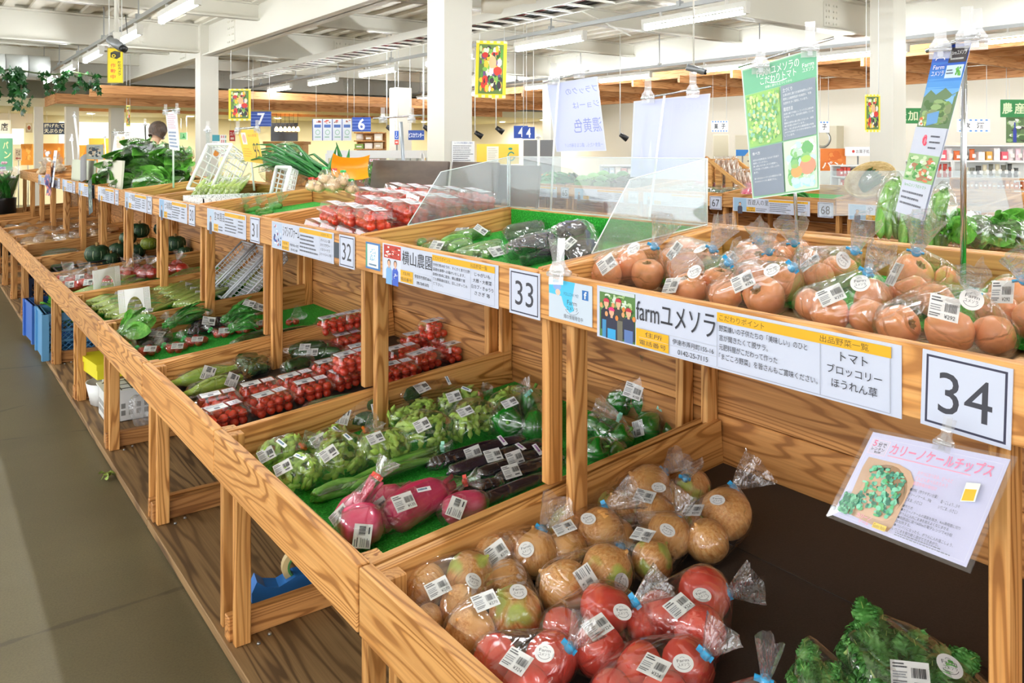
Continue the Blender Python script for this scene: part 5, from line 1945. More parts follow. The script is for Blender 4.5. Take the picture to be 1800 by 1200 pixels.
b = MB()
for i in range(14):
    b.box((-.14 + i * .02, -.10, 0), (-.13 + i * .02, .10, .004))
for lo, hi in (((-.15, -.11, 0), (.15, -.10, .03)), ((-.15, .10, 0), (.15, .11, .03)), ((-.15, -.11, 0), (-.14, .11, .03)), ((.14, -.11, 0), (.15, .11, .03))):
    b.box(lo, hi)
tag(b.obj('slatted_tray', BLACK, None, T(1.33, 4.78, tray_z(UPP, 1.33) + .005) @ RY(-.11)), 'small dark slatted tray left of the speckled carton', 'tray')

# spinach heap above sign 28
SG = 'bags of leafy greens heaped above sign 28'
for i, (x0, y0, x1, y1, w, h0) in enumerate(((215, 312, 190, 330, 40, .0), (262, 322, 215, 322, 44, .02), (300, 322, 255, 320, 40, .02), (315, 305, 285, 312, 40, .05), (230, 300, 205, 310, 44, .09), (270, 300, 240, 300, 46, .10), (310, 292, 280, 296, 42, .11), (250, 280, 222, 290, 44, .17), (290, 278, 262, 282, 46, .18), (318, 280, 295, 285, 36, .17), (265, 266, 240, 272, 36, .24), (200, 318, 186, 322, 26, .03))):
    leaf_bag('spinach_bag', 'bag of spinach in the heap, ' + ['lowest left corner', 'lowest in the middle', 'lowest right of the middle', 'lowest right end', 'second layer, left', 'second layer, middle', 'second layer, right', 'third layer, left', 'third layer, middle', 'third layer, right', 'topmost of the heap', 'small one at the left foot'][i], 'bag of spinach', SG, UPP, (x0, y0), (x1, y1), w, ME_SPIN, [], 340 + i, 'leaves', hgt=.075, h0=h0, n=3, film=FILM, sc=1.35)
# items farther along
b = MB(); b.box((-.008, -.60, 0), (.008, .60, .25))
tag(b.obj('partition_board', mat('pale_green_board', '#d3dbc4', .5), None, T(1.19, 8.06, tray_z(UPP, 1.19)) @ RY(.05)), 'pale green board standing along the tray left of the cream one', 'board')
b = MB(); b.box((-.008, -.50, 0), (.008, .50, .26))
tag(b.obj('partition_board', mat('pale_cream_board', '#dedac8', .5), None, T(1.20, 6.92, tray_z(UPP, 1.20)) @ RY(.08)), 'cream board standing along the tray beside the spinach heap', 'board')
leaf_bag('greens_bag', 'small bag of round leaves before the cream board', 'bag of greens', None, UPP, (150, 322), (172, 318), 16, ME_GREENS, [], 360, 'leaves', hgt=.05)
# orange shop bag with purple dots hung on the board, white bags of roots
t = thing('shop_bag', 'orange and purple printed bag hanging over the board by the far cards', 'bag', on_x(88, 318, XU - .03))
q = random.Random(2)
b = MB()
def _sb(u, v):
    return ((.02 * sin(pi * u) + .01 * sin(9 * v)) - .02, (.5 - u) * (.34 + .03 * v), (v - .5) * .30)
b.grid(_sb, 12, 10)
b.obj('bag_body', veg('purple_dot_print', [(.35, '#3a3a78'), (.5, '#4a4690'), (.56, '#e07a6a'), (.7, '#f0a080')], 26, rough=.4, detail=0), t)
c = Card(.33, .12, '#d98a3c', .002); c.lines(.1, .3, .9, .7, 2, '#f0c890', .4, 3)
c.obj('printed_flap', face_m((-.012, 0, .13)), parent=t)
for i, (x, y) in enumerate(((82, 280), (98, 284), (106, 292), (76, 296))):
    bag('root_bag', 'white film bag of roots behind the orange printed bag, %s' % ['tallest', 'right one', 'low right', 'low left'][i], 'bag of roots', 'white film bags at the far end', UPP, [(x - 4, y + 8, 7), (x + 4, y + 8, 7), (x, y + 2, 7)], ME_GAR, (x, y - 4, .16), (x + 2, y - 14, .24, 12), [], None, 370 + i, 'bulb', 3, h0=.03, film=FILMG)
c = Card(.22, .36, '#f3f5f8', .001); c.lines(.1, .1, .9, .9, 6, '#9aa8c0', .3, 3)
c.obj('paper_card', face_m((XU - .02, 9.0, 1.22)) @ RX(-.1), 'white paper card standing above the far name cards', 'card')
c = Card(.17, .26, '#3f4c50', .001); c.dabs(.05, .05, .95, .95, 40, ['#5f7a6c', '#8fa89a', '#2c3838', '#b0c4b4'], 3, (.06, .14))
c.obj('leaflet', face_m((XU - .02, 6.93, 1.04)) @ RZ(.2), 'dark printed leaflet hanging across the name card of 27', 'leaflet')
b = MB()
b.grid(lambda u, v: (.02 * sin(pi * u), (.5 - u) * .30, (v) * .22 + .03 * sin(pi * u)), 8, 6)
tag(b.obj('dark_sack', mat('dark_film_sack', '#5a5a60', .35), None, T(XU + .03, 7.6, 1.12)), 'dark grey film sack on the board left of the partition', 'sack')

# flower bunches in black buckets beyond the end of the row
for i, (X, Y) in enumerate(((-.25, 11.2), (.15, 11.6), (.55, 11.9), (-.1, 12.2), (.9, 12.4), (.35, 12.7))):
    t = thing('flower_bucket', 'black bucket of wrapped flowers, %s' % ['nearest the aisle', 'second along the end', 'third, by the post', 'behind the first', 'rear, right end', 'rear middle'][i], 'bucket', (X, Y, 0), 0, 'black flower buckets at the end of the row')
    b = MB(); b.lathe([(0, 0), (.13, 0), (.16, .75), (.165, .78), (.15, .78), (.145, .74), (0, .70)], 18); b.obj('bucket', BLACK, t)
    q = random.Random(i)
    for j in range(7):
        me = ME_GREENS[j % 2]
        put(me, 'foliage', t, T(q.uniform(-.08, .08), q.uniform(-.08, .08), .70) @ RZ(q.uniform(0, 6)) @ RY(-1.2 + q.uniform(-.25, .25)) @ SCL(.5, .35, .35))
    for j in range(7):
        b = MB()
        x, y, z = q.uniform(-.17, .17), q.uniform(-.17, .17), 1.12 + q.uniform(-.08, .14)
        for k in range(6):
            a = k * pi / 3
            b.sphere((.02 * cos(a), .02 * sin(a), 0), .016, 6, 4)
        b.obj('blossom', mat(('white_petal', 'lilac_petal', 'pink_petal')[j % 3], ('#f4f2f4', '#b8a8d8', '#e8b0c0')[j % 3], .6), t, T(x, y, z))
    b = MB(); b.grid(lambda u, v: ((.10 + .12 * v) * cos(6.28 * u), (.10 + .12 * v) * sin(6.28 * u), .66 + .5 * v + .04 * sin(18 * u)), 20, 5); b.obj('wrap', FILMG, t)

# ------------------------------------------------------------------ goods on the stands that face the second aisle
def far_tray(x, y, h=0.0):
    return on_z(x, y, 1.17 + h)


# leeks
LG = 'leek bunches on the stand facing the second aisle'
for i in range(9):
    a = far_tray(612 - i * 6, 322 - (i % 3) * 3, .03 + .02 * (i % 3))
    t = thing('leek_bunch', 'bunch of long green leeks, %s' % ['lowest right', 'second up', 'third up', 'fourth, dark tips', 'fifth, middle', 'sixth up', 'seventh, leaning left', 'eighth, near the top', 'topmost left'][i], 'leek', a, 0, LG)
    q = random.Random(i)
    for j in range(7):
        e = Vector((q.uniform(-.30, -.05), .22 + q.uniform(0, .40), q.uniform(-.02, .14) + .012 * i))
        b = MB()
        b.tube([(0, 0, 0), e * .35 + Vector((0, 0, .03)), e * .75 + Vector((0, 0, .05)), e], [.010, .013, .011, .002], 6, flat=.6)
        b.obj('leaf', V_LEEK, t)
for i, (x0, y0, x1, y1) in enumerate(((572, 306, 592, 256), (598, 298, 591, 250), (602, 300, 614, 262))):
    a, e = at_d(x0, y0, 4.2), at_d(x1, y1, 4.2)
    t = thing('leek_bunch', 'single leek leaf pointing up by the orange tray, %s' % ['left one bending', 'middle one, tallest', 'right one'][i], 'leek', a, 0, 'upright leek leaves')
    b = MB(); b.tube([(.02, -.02, 1.09 - a.z), (0, 0, 0), (e - a) * .5 + Vector((.01, 0, 0)), e - a], [.010, .012, .022, .003], 7, flat=.35); b.obj('leaf', V_LEEK, t)
# cabbages and lettuces
for i, (x, y, r) in enumerate(((505, 280, 26), (480, 300, 22), (520, 302, 22), (545, 300, 18), (468, 285, 16))):
    p = at_d(x, y, 4.9)
    rr = r * 4.9 / FPX
    t = thing('lettuce_head', 'pale green lettuce in film behind the leeks, %s' % ['largest and highest', 'lower left', 'lower middle', 'lower right', 'smallest, by the yellow poster'][i], 'lettuce', p, 0, 'lettuces in film behind the leeks')
    b = MB()
    q = random.Random(i)
    for j in range(16):
        th, ph = q.uniform(0, 6.28), q.uniform(.1, 1.3)
        leaf(b, RZ(th) @ RY(-ph) @ T(rr * .25, 0, 0), rr * .95, rr * .7, .5, .25, j, 0, 6, 6, 0)
    b.obj('leaves', V_LEAFP, t)
    b = MB(); b.sphere((0, 0, .1 * rr), rr * 1.12, 16, 10); b.obj('film', FILM, t)
# garlic and onion nets
GAG = 'film bags of garlic beyond the pepper tray'
for i, (x, y, r) in enumerate(((588, 324, 20), (572, 314, 14), (560, 330, 12), (604, 318, 13), (548, 328, 11), (618, 332, 12))):
    p = at_d(x, y, 3.55)
    rr = r * 3.55 / FPX
    t = thing('garlic_bag', 'film bag of garlic, %s' % ['large bulb in front', 'upper left bulb', 'low between the leeks', 'upper right bulb', 'leftmost by the leeks', 'right, by the dark board'][i], 'garlic', p, 0, GAG)
    for j in range(3):
        a = j * 2.1
        put(ME_GAR, 'garlic_bulb', t, T(rr * .5 * cos(a), rr * .5 * sin(a), 0) @ RX(.4 * j) @ RZ(j) @ SCL(rr * .62))
    vs_, fs = film_hull([(Vector((rr * .5 * cos(j * 2.1), rr * .5 * sin(j * 2.1), 0)), rr * .66) for j in range(3)] + [(Vector((0, 0, rr * 1.3)), .008)], None, 60, .004, .005, i, 3)
    b = MB(); b.add(vs_, fs, 0, True); b.obj('film', FILM, t)
    put(tape_mesh(('#d9432f', '#3fbf62')[i % 2]), 'tape', t, T(0, 0, rr * 1.3))
# orange plastic scoop tray
b = MB()
b.grid(lambda u, v: ((u - .5) * .17, (v - .5) * .13, .05 * (abs(2 * u - 1) ** 3) * .6 + .05 * (abs(2 * v - 1) ** 3) - .01 * cos(3 * u)), 16, 14)
o = b.obj('orange_tray', mat('orange_plastic', '#f0a020', .3), None, Matrix.Translation(at_d(612, 307, 3.8)) @ RZ(-.4) @ RX(.9) @ RY(.2))
tag(o, 'glossy orange plastic tray leaning behind the garlic', 'tray')

# right hand part: bag of greens, woven tray, film sheets over the second aisle stand
for i, (x, y, w, h) in enumerate(((1735, 412, 70, 40), (1775, 410, 70, 46), (1712, 405, 40, 30))):
    p = at_d(x, y, 2.15)
    t = thing('greens_bag', 'bag of green leaves at the right edge behind the pole, %s' % ['middle with an orange tie', 'cut by the frame', 'nearest the pole'][i], 'bag of greens', p, 0, 'bagged greens at the right edge')
    for j in range(2):
        put(ME_SPIN[j], 'leaves', t, RZ(2.5 + j + i) @ RY(-.3) @ T(-.06, 0, 0) @ SCL(w * .0016, .16, .16))
    vs_, fs = film_hull([(Vector((0, 0, 0)), .045), (Vector((.04, .03, .01)), .04), (Vector((-.05, -.02, .0)), .04)], None, 60, .004, .006, i, 3)
    b = MB(); b.add(vs_, fs, 0, True); b.obj('film', FILM, t)
for i, (x, y) in enumerate(((1610, 395), (1655, 400), (1570, 380))):
    p = at_d(x, y, 2.2)
    t = thing('greens_bag', 'bag of long green pods behind the mountain poster, %s' % ['middle', 'right', 'left'][i], 'bag of greens', p, 0, 'bags of long pods behind the poster')
    for j in range(5):
        put(ME_CHILI, 'green_pod', t, T(.014 * j - .03, .01 * (j % 2), .02) @ RY(-1.1 - .1 * j) @ SCL(.17, .18, .18))
    vs_, fs = film_hull([(Vector((0, 0, -.05)), .04), (Vector((.0, 0, .05)), .045), (Vector((.01, 0, .12)), .01)], None, 60, .004, .006, i, 3)
    b = MB(); b.add(vs_, fs, 0, True); b.obj('film', FILM, t)
t = thing('woven_tray', 'oval woven bamboo tray of cucumbers tilted on the far stand', 'basket', at_d(1530, 324, 5.1))
BAM = veg('bamboo_weave', [(.35, '#c9a868'), (.65, '#e6cc94')], 40, (1, 1, 3), .6, .4)
b = MB()
prof = [(0, 0), (.10, .004), (.112, .02), (.125, .055), (.132, .056), (.120, .015), (.105, -.006), (0, -.008)]
b.lathe(prof, 36)
b.obj('woven_dish', BAM, t, RZ(-YAW) @ RY(-.5) @ RX(.75) @ SCL(1.25, .95, 1.1))
for j in range(6):
    put(ME_CUC, 'cucumber', t, RZ(-YAW) @ RY(-.5) @ RX(.75) @ T(0, -.04 + .016 * j, .03) @ RZ(.1 * j) @ SCL(.17, .22, .22))
vs_, fs = film_hull([(Vector((-.05, 0, .02)), .03), (Vector((.07, .0, .05)), .03)], None, 60, .003, .004, 4, 3)
b = MB(); b.add(vs_, fs, 0, True); b.obj('film', FILM, t)

# hanging film sheet with a taped note at the right, over the second aisle stand
for i, (tl, tr, br, bl, d, nm) in enumerate((((1695, 305), (1760, 310), (1782, 395), (1690, 395), 2.6, 'clear acrylic pane at the right edge behind the pole'), ((1440, 300), (1790, 300), (1800, 372), (1440, 380), 3.2, 'long clear acrylic pane across the second aisle stand'))):
    pts = [at_d(*bl, d), at_d(*br, d), at_d(*tr, d), at_d(*tl, d)]
    ctr = sum(pts, Vector()) / 4
    nn = (pts[1] - pts[0]).cross(pts[3] - pts[0]).normalized() * .001
    b = MB(); b.add([p - ctr - nn for p in pts] + [p - ctr + nn for p in pts], [(3, 2, 1, 0), (4, 5, 6, 7), (0, 1, 5, 4), (1, 2, 6, 5), (2, 3, 7, 6), (3, 0, 4, 7)])
    tag(b.obj('acrylic_screen', ACRY, None, Matrix.Translation(ctr)), nm, 'acrylic screen')

# ------------------------------------------------------------------ under the shelves and on the floor
def crate(label, loc, L, Wd, H, rz, m, cat='crate', name='stacking_crate'):
    t = thing(name, label, cat, loc, rz, 'plastic crates under the stand')
    b = MB()
    b.box((-L / 2, -Wd / 2, 0), (L / 2, Wd / 2, .012))
    for s in (-1, 1):
        b.box((-L / 2, s * Wd / 2 - .006, .0), (L / 2, s * Wd / 2 + .006, .05)); b.box((-L / 2, s * Wd / 2 - .006, H - .05), (L / 2, s * Wd / 2 + .006, H))
        b.box((s * L / 2 - .006, -Wd / 2, .0), (s * L / 2 + .006, Wd / 2, H))
    for sx in (-1, 1):
        for sy in (-1, 1):
            b.box((sx * L / 2 - .02, sy * Wd / 2 - .02, 0), (sx * L / 2 + .02, sy * Wd / 2 + .02, H))
    b.obj('crate_body', m, t)
    b = MB()
    for s in (-1, 1):
        y = s * Wd / 2
        nn = 16
        for i in range(nn):
            x0 = -L / 2 + L * i / nn
            hh = H - .10
            for d_ in (0, 1):
                a, c = (x0 + (L / nn) * 1.0 * (1 - d_), y, .05), (x0 + (L / nn) * d_, y, .05 + hh * .16)
                for k in range(6):
                    b.tube([(a[0], y, .05 + hh * k / 6), (c[0], y, .05 + hh * (k + 1) / 6)], .0035, 4, smooth=False)
        for k in (1, 2):
            b.box((-L / 2, y - .006, .05 + hh * k / 3 - .006), (L / 2, y + .006, .05 + hh * k / 3 + .006))
    b.obj('lattice_side', m, t)
    b = MB()
    for s in (-1, 1):
        b.box((-L / 2 - .012, s * Wd / 2 - .012, H - .02), (L / 2 + .012, s * Wd / 2 + .012, H)); b.box((s * L / 2 - .012, -Wd / 2, H - .02), (s * L / 2 + .012, Wd / 2, H))
    b.obj('rim', m, t)
    return t


CR1, CR2 = mat('light_blue_plastic', '#5f9fcf', .4), mat('royal_blue_plastic', '#3a6fc4', .4)
crate('light blue lattice crate on the lower board, nearest of the crates', (.98, 6.17, .034), .62, .36, .30, 0, CR1)
crate('royal blue crate behind the light blue one', (.96, 6.75, .034), .60, .36, .27, .05, CR2)
crate('dark blue crate farthest along the lower board', (1.05, 7.95, .034), .60, .36, .30, 0, mat('navy_plastic', '#27395f', .4))
t = thing('greens_bag', 'bag of green leaves sticking out of the light blue crate', 'bag of greens', (.84, 6.2, .25))
put(ME_SPIN[0], 'leaves', t, RZ(1.2) @ RY(-.7) @ SCL(.30, .2, .22)); put(ME_SPIN[1], 'leaves', t, RZ(2.6) @ RY(-.8) @ SCL(.28, .2, .2))
vs_, fs = film_hull([(Vector((0, 0, .02)), .07), (Vector((0, .06, .12)), .07), (Vector((0, -.05, .10)), .06)], None, 60, .004, .008, 5, 4)
b = MB(); b.add(vs_, fs, 0, True); b.obj('film', FILM, t)
t = thing('basket', 'white woven basket under the stand, left of the white box', 'basket', (.83, 4.80, .034))
b = MB(); b.lathe([(0, 0), (.075, 0), (.10, .12), (.105, .12), (.082, .005), (0, .006)], 24, lobe=lambda a, q_: 1 + .03 * sin(24 * a)); b.obj('woven_bowl', WPLAS, t)
b = MB(); b.tube([(-.10, 0, .11), (-.07, 0, .17), (0, 0, .195), (.07, 0, .17), (.10, 0, .11)], .008, 8); b.obj('handle', WPLAS, t, RZ(1.2))
t = thing('storage_box', 'white plastic storage box with a grid lid under the stand', 'box', (.93, 4.52, .034))
b = MB()
for lo, hi in (((-.17, -.11, 0), (.17, .11, .004)), ((-.17, -.11, 0), (.17, -.106, .15)), ((-.17, .106, 0), (.17, .11, .15)), ((-.17, -.11, 0), (-.166, .11, .15)), ((.166, -.11, 0), (.17, .11, .15))):
    b.box(lo, hi)
b.obj('box_body', WPLAS, t)
b = MB()
b.box((-.18, -.12, .15), (.18, .12, .158))
b.obj('lid', WPLAS, t)
b = MB()
for i in range(7):
    b.box((-.15 + i * .05 - .002, -.10, .158), (-.15 + i * .05 + .002, .10, .160))
for i in range(3):
    b.box((-.16, -.08 + i * .08 - .002, .158), (.16, -.08 + i * .08 + .002, .160))
b.obj('lid_grid', BLACK, t)
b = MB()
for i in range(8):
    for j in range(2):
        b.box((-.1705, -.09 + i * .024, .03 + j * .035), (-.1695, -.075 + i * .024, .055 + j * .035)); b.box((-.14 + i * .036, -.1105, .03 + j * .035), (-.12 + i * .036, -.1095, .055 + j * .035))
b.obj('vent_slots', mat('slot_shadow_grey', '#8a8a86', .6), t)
b = MB(); b.box((-.21, -.16, 0), (.21, .16, .075)); b.box((-.215, -.165, .05), (.215, .165, .08))
tag(b.obj('yellow_carton', mat('yellow_card', '#e9dc1e', .5), None, T(.95, 4.83, .20) @ RZ(.1)), 'flat bright yellow carton lid above the white basket', 'carton')
for i, (x, y, z) in enumerate(((1.02, 4.98, .034),)):
    b = MB(); b.box((-.20, -.15, 0), (.20, .15, .165))
    tag(b.obj('cardboard_box', mat('brown_card', '#9c7a4c', .6), None, T(x, y, z)), 'brown box under the yellow carton lid', 'box')
vs_, fs = film_hull([(Vector((0, 0, .06)), .055), (Vector((.05, .04, .05)), .05), (Vector((-.02, .03, .12)), .05)], None, 60, .004, .012, 3, 4)
b = MB(); b.add([(v.x, v.y, max(.001, v.z)) for v in vs_], fs, 0, True)
tag(b.obj('film_heap', FILMG, None, T(.90, 4.22, .034)), 'crumpled empty film bag right of the white box under the stand', 'film bag')
# tape dispenser
t = thing('tape_dispenser', 'blue tape dispenser with a roll on the lower board', 'tape dispenser', (.915, 2.42, .034), R(-10))
b = MB()
pr = [(-.10, 0), (.10, 0), (.10, .03), (.085, .062), (.06, .04), (.02, .03), (-.03, .05), (-.09, .05), (-.10, .02)]
vs_ = [(x, -.03, z) for x, z in pr] + [(x, .03, z) for x, z in pr]
k = len(pr)
b.add(vs_, [tuple(range(k - 1, -1, -1))[::-1], tuple(range(2 * k - 1, k - 1, -1))] + [((i + 1) % k, i, i + k, (i + 1) % k + k) for i in range(k)])
b.obj('dispenser_body', mat('bright_blue_plastic', '#2f78c8', .35), t, RZ(pi))
b = MB(); b.lathe([(.036, -.012), (.052, -.012), (.052, .012), (.036, .012), (.036, -.012)], 28, smooth=False); b.obj('tape_roll', mat('tan_tape', '#d8c08a', .4), t, T(.045, 0, .072) @ RX(pi / 2))
b = MB(); b.lathe([(.03, -.014), (.036, -.014), (.036, .014), (.03, .014), (.03, -.014)], 24, smooth=False); b.obj('core', mat('green_core', '#4a8a4a', .4), t, T(.045, 0, .072) @ RX(pi / 2))
# scrap of leaf on the floor
b = MB()
for i in range(3):
    leaf(b, T(.015 * i, 0, .012) @ RZ(i * 2.1) @ RX(.5 * i), .05, .016, .4, .2, i)
tag(b.obj('fallen_leaves', V_ASP, None, Matrix.Translation(on_z(182, 841, .002))), 'withered green leaf scrap on the concrete floor', 'leaf')

# ------------------------------------------------------------------ name cards and number cards on the sign boards
XC = XU - .0012
ZC0, ZC1 = 1.027, 1.129
SECT = {34: (1.191, .571, .431), 33: (2.115, 1.532, 1.375), 32: (3.028, 2.458, 2.302), 31: (3.885, 3.330, 3.165), 30: (4.815, 4.232, 4.09), 29: (5.74, 5.12, 4.99), 28: (6.72, 6.10, 5.95), 27: (7.62, 7.03, 6.87), 26: (8.55, 7.95, 7.80), 25: (9.47, 8.87, 8.72), 24: (10.4, 9.8, 9.64)}
YEL, INK, PAPER = '#e6ae14', '#2a2b33', '#c9d0e2'


def number_card(n, ye, X=XC, z0=ZC0, z1=ZC1, label=None, w=.112, rot=0.0):
    c = Card(w, z1 - z0, '#cbd2e4', .002)
    c.frame(.05, .05, .95, .95, .003, '#33344a')
    c.text(str(n), .2, .22, .8, .76, '#3a3b45')
    o = c.obj('number_card', face_m((X, ye + w / 2, (z0 + z1) / 2)) @ RZ(rot), label or 'white number card reading %s on the wooden sign board' % n, 'number card', 'number cards on the sign boards')
    return o


FARMS = {34: ('farmユメソラ', '伊達市弄月町155-16', '0142-25-7115', ('野菜嫌いの子供たちの「美味しい」のひと', '言が聞きたくて脱サラ。', '元肥料屋がこだわって作った', '「まごころ野菜」を皆さんもご賞味ください。'), ('トマト', 'ブロッコリー', 'ほうれん草')),
         33: ('横山農園', '伊達市竹原町68-6', '090-7649-5470', ('大地の恵みをうけ、すくすく育てた野', '菜達を皆様へお届けいたします。', '皆様の食卓に是非、横山農園で育', 'てた野菜達を加え、召し上がってみ', 'て下さい。'), ('じゃがいも', '大根・大根菜', '白カブ・きゅうり', 'ささぎ 等')),
         32: ('シマシマファーム', '伊達市松ヶ枝町', '0142-00', None, ('ダイコン 菜', 'カリフラワー', 'イタリーナス', 'スイートコーン 等')),
         31: ('宮本園芸', None, None, None, None), 30: ('七海農園', None, None, None, None), 29: ('一戸農園', None, None, None, None), 28: ('八木農園', None, None, None, None)}


def name_card(n, ya, yb, X=XC, z0=ZC0, z1=ZC1, label=None, farm=None, photo=0):
    w, h = ya - yb, z1 - z0
    c = Card(w, h, PAPER, .0012)
    f = farm or FARMS.get(n)
    s = n
    # picture
    if n == 34:
        c.rect(.012, .03, .172, .97, '#56803f')
        c.dabs(.014, .35, .17, .96, 60, ['#7fae58', '#3d6b34', '#b9d3a0', '#94b86c', '#d5e2d0'], 3, (.03, .09))
        c.rect(.014, .90, .17, .97, '#c9d4d6')
        for (u, v, sh, cap, pants) in ((.045, .70, '#26283a', '#c8344c', '#3f8ec2'), (.100, .74, '#3a3a38', '#c8344c', '#6e6c5c'), (.145, .60, '#2b2f44', '#b8303e', '#5a78b0'), (.070, .55, '#2b2c42', '#e0307a', '#35a4dc')):
            c.person(u, v, .075, sh, '#2a2422', '#e6b08c', cap)
            ru = .075 * h / w
            c.rect(u - ru * 1.5, .03, u + ru * 1.5, max(.05, v - .33), pants)
            c.disc(u + ru * 1.9, v - .1, ru * .55, .05, '#e58a3c')
            c.disc(u - ru * 1.9, v - .06, ru * .55, .05, '#e8a06a')
    elif n == 33:
        c.rect(.015, .03, .19, .97, '#d5dcea')
        c.rect(.015, .60, .19, .97, '#c0392b')
        c.dabs(.02, .62, .185, .95, 26, ['#8f2a20', '#f0e8e0', '#d9584a', '#f8f4f0'], 5, (.05, .12))
        c.person(.07, .46, .085, '#7fb2e2', '#3a2a22')
        c.person(.135, .46, .085, '#3f62c8', '#3a2c26')
        c.dabs(.105, .05, .165, .28, 16, ['#e8ecf8', '#2a48b0'], 6, (.06, .16))
    else:
        cols = {32: ['#b8c8e0', '#2f5aa8', '#c0504a', '#e8e8f0', '#24407c'], 31: ['#b7cbe0'], 30: ['#8fb4d8'], 29: ['#a8c0d8'], 28: ['#c8d4e4']}.get(n, ['#9fc0dc'])
        c.rect(.015, .04, .19, .96, cols[0])
        if n == 32:
            c.dabs(.02, .05, .185, .95, 34, cols, 9, (.05, .13))
        else:
            c.person(.10, .55, .10, '#4a4858', '#2a2624')
    # title, address
    if f:
        c.text(f[0], .205, .52 if n != 34 else .50, .485, .90, INK) if n != 34 else c.text(f[0], .178, .50, .480, .90, INK)
    c.rect(.19 if n != 34 else .178, .04, .31, .36, YEL)
    c.text('住所', .215, .235, .285, .325, INK)
    c.text('電話番号', .192, .075, .30, .165, INK)
    if f and f[1]:
        c.text(f[1], .325, .23, .475, .33, INK)
        c.text(f[2], .345, .07, .455, .155, INK)
    else:
        c.lines(.32, .08, .475, .34, 2, '#60636e', .4, n)
    for v in (.37, .20, .03):
        c.rect(.19, v, .485, v + .006, '#b9bdc8')
    for u in (.486, .80, .975):
        c.rect(u, .04, u + .0015, .85, '#9aa0ae')
    c.rect(.49, .035, .975, .042, '#9aa0ae')
    c.rect(.487, .80, .978, .955, YEL)
    if n in (33, 34):
        c.text('こだわりポイント', .495, .83, .64, .93, '#5a4a18')
        c.text('出品野菜一覧', .80, .83, .925, .93, '#5a4a18')
    else:
        c.text('こだわりポイント', .495, .835, .62, .92, '#8a7020')
        c.text('出品野菜一覧', .82, .835, .93, .92, '#8a7020')
    if f and len(f) > 3 and f[3]:
        k = len(f[3])
        for i, ln in enumerate(f[3]):
            top = .77 - i * (.62 / k)
            frac = len(ln) / max(len(q) for q in f[3])
            c.text(ln, .494, top - .62 / k * .80, .494 + .30 * frac, top - .02, INK)
    else:
        c.lines(.50, .12, .79, .77, 5, '#70737e', .42, n)
    if f and len(f) > 4 and f[4]:
        k = len(f[4])
        for i, ln in enumerate(f[4]):
            top = .76 - i * (.6 / k)
            frac = len(ln) / 7
            c.text(ln, .888 - .080 * min(1, frac), top - .6 / k * .78, .888 + .080 * min(1, frac), top - .02, INK)
    else:
        c.lines(.83, .2, .955, .77, 4, '#70737e', .42, n + 50)
    return c.obj('name_card', face_m((X, (ya + yb) / 2, (z0 + z1) / 2)), label, 'name card', 'farm name cards on the sign boards')


NAMEL = {34: 'long name card with four people in red caps, headed farm', 33: 'long name card with two people in blue under a red block', 32: 'long name card with a blue and red crowd picture, left of 32', 31: 'long name card with one dark figure on blue, left of 31',
         30: 'long name card left of number 30', 29: 'long name card left of number 29', 28: 'long name card left of number 28', 27: 'long name card on the board behind the dark hanging leaflet', 26: 'lilac name card beside the orange shop bag', 25: 'small pale blue name card near the far end, right one', 24: 'small pale blue name card at the very far end'}
for n_, (ya, yb, ye) in SECT.items():
    name_card(n_, ya, yb, label=NAMEL[n_])
    number_card(n_, ye, label='white number card reading %d on the sign board' % n_, rot=-.03 if n_ == 34 else 0)

# small cards beside them
c = Card(.138, .083, '#c8d6e4')
c.poly([(0, 1), (.62, 1), (.55, .55), (.6, .3), (.5, .22), (.36, .38), (.30, .6), (0, .62)], '#4fc3ea')
c.disc(.2, .84, .1, .12, '#8fb0e8'); c.disc(.22, .68, .06, .08, '#f0c8b0')
c.text('FOLLOW ME!', .36, .64, .70, .72, '#3b6e96')
c.rect(.78, .62, .92, .86, '#2f6fb5'); c.text('f', .82, .65, .88, .83, '#ffffff', True)
c.text('Farm', .44, .42, .66, .54, '#3c4654'); c.text('ユメソラ', .42, .28, .68, .38, '#3c4654')
c.ring(.55, .34, .16, .16, .95, '#3c4654', 18, pi * 1.1, pi * 1.9)
c.text('畑の情報発信中', .36, .06, .80, .17, '#3c4048')
c.obj('follow_card', face_m((XC, 1.275, 1.083)), 'white and sky blue follow card left of the four people card', 'card')
c = Card(.094, .080, '#e4eff7')
c.rect(0, 0, .12, 1, '#4f9a86'); c.rect(.88, 0, 1, 1, '#3f78b8'); c.rect(0, .0, 1, .07, '#3f78b8'); c.rect(0, .93, 1, 1, '#3f78b8')
c.rect(.14, .1, .86, .9, '#f2f7fb'); c.dabs(.28, .3, .72, .84, 40, ['#8fc4dc', '#b8dcec', '#6fb0d0'], 4, (.04, .1)); c.lines(.25, .12, .78, .24, 1, '#5a80a0', .5, 2)
c.obj('notice_card', face_m((XC, 2.178, 1.083)), 'small pale blue card with green and blue border beside 33 name card', 'card')
c = Card(.055, .05, '#3a4450')
c.obj('dark_sticker', face_m((XC, 2.43, 1.075)), 'small dark grey sticker between the name card and 32', 'sticker')


# ------------------------------------------------------------------ clips, rods and hanging posters
CLIP = make_film('clear_clip_plastic', haze=.22, gloss=.25, bump=0.0, scale=10, rough=.06)


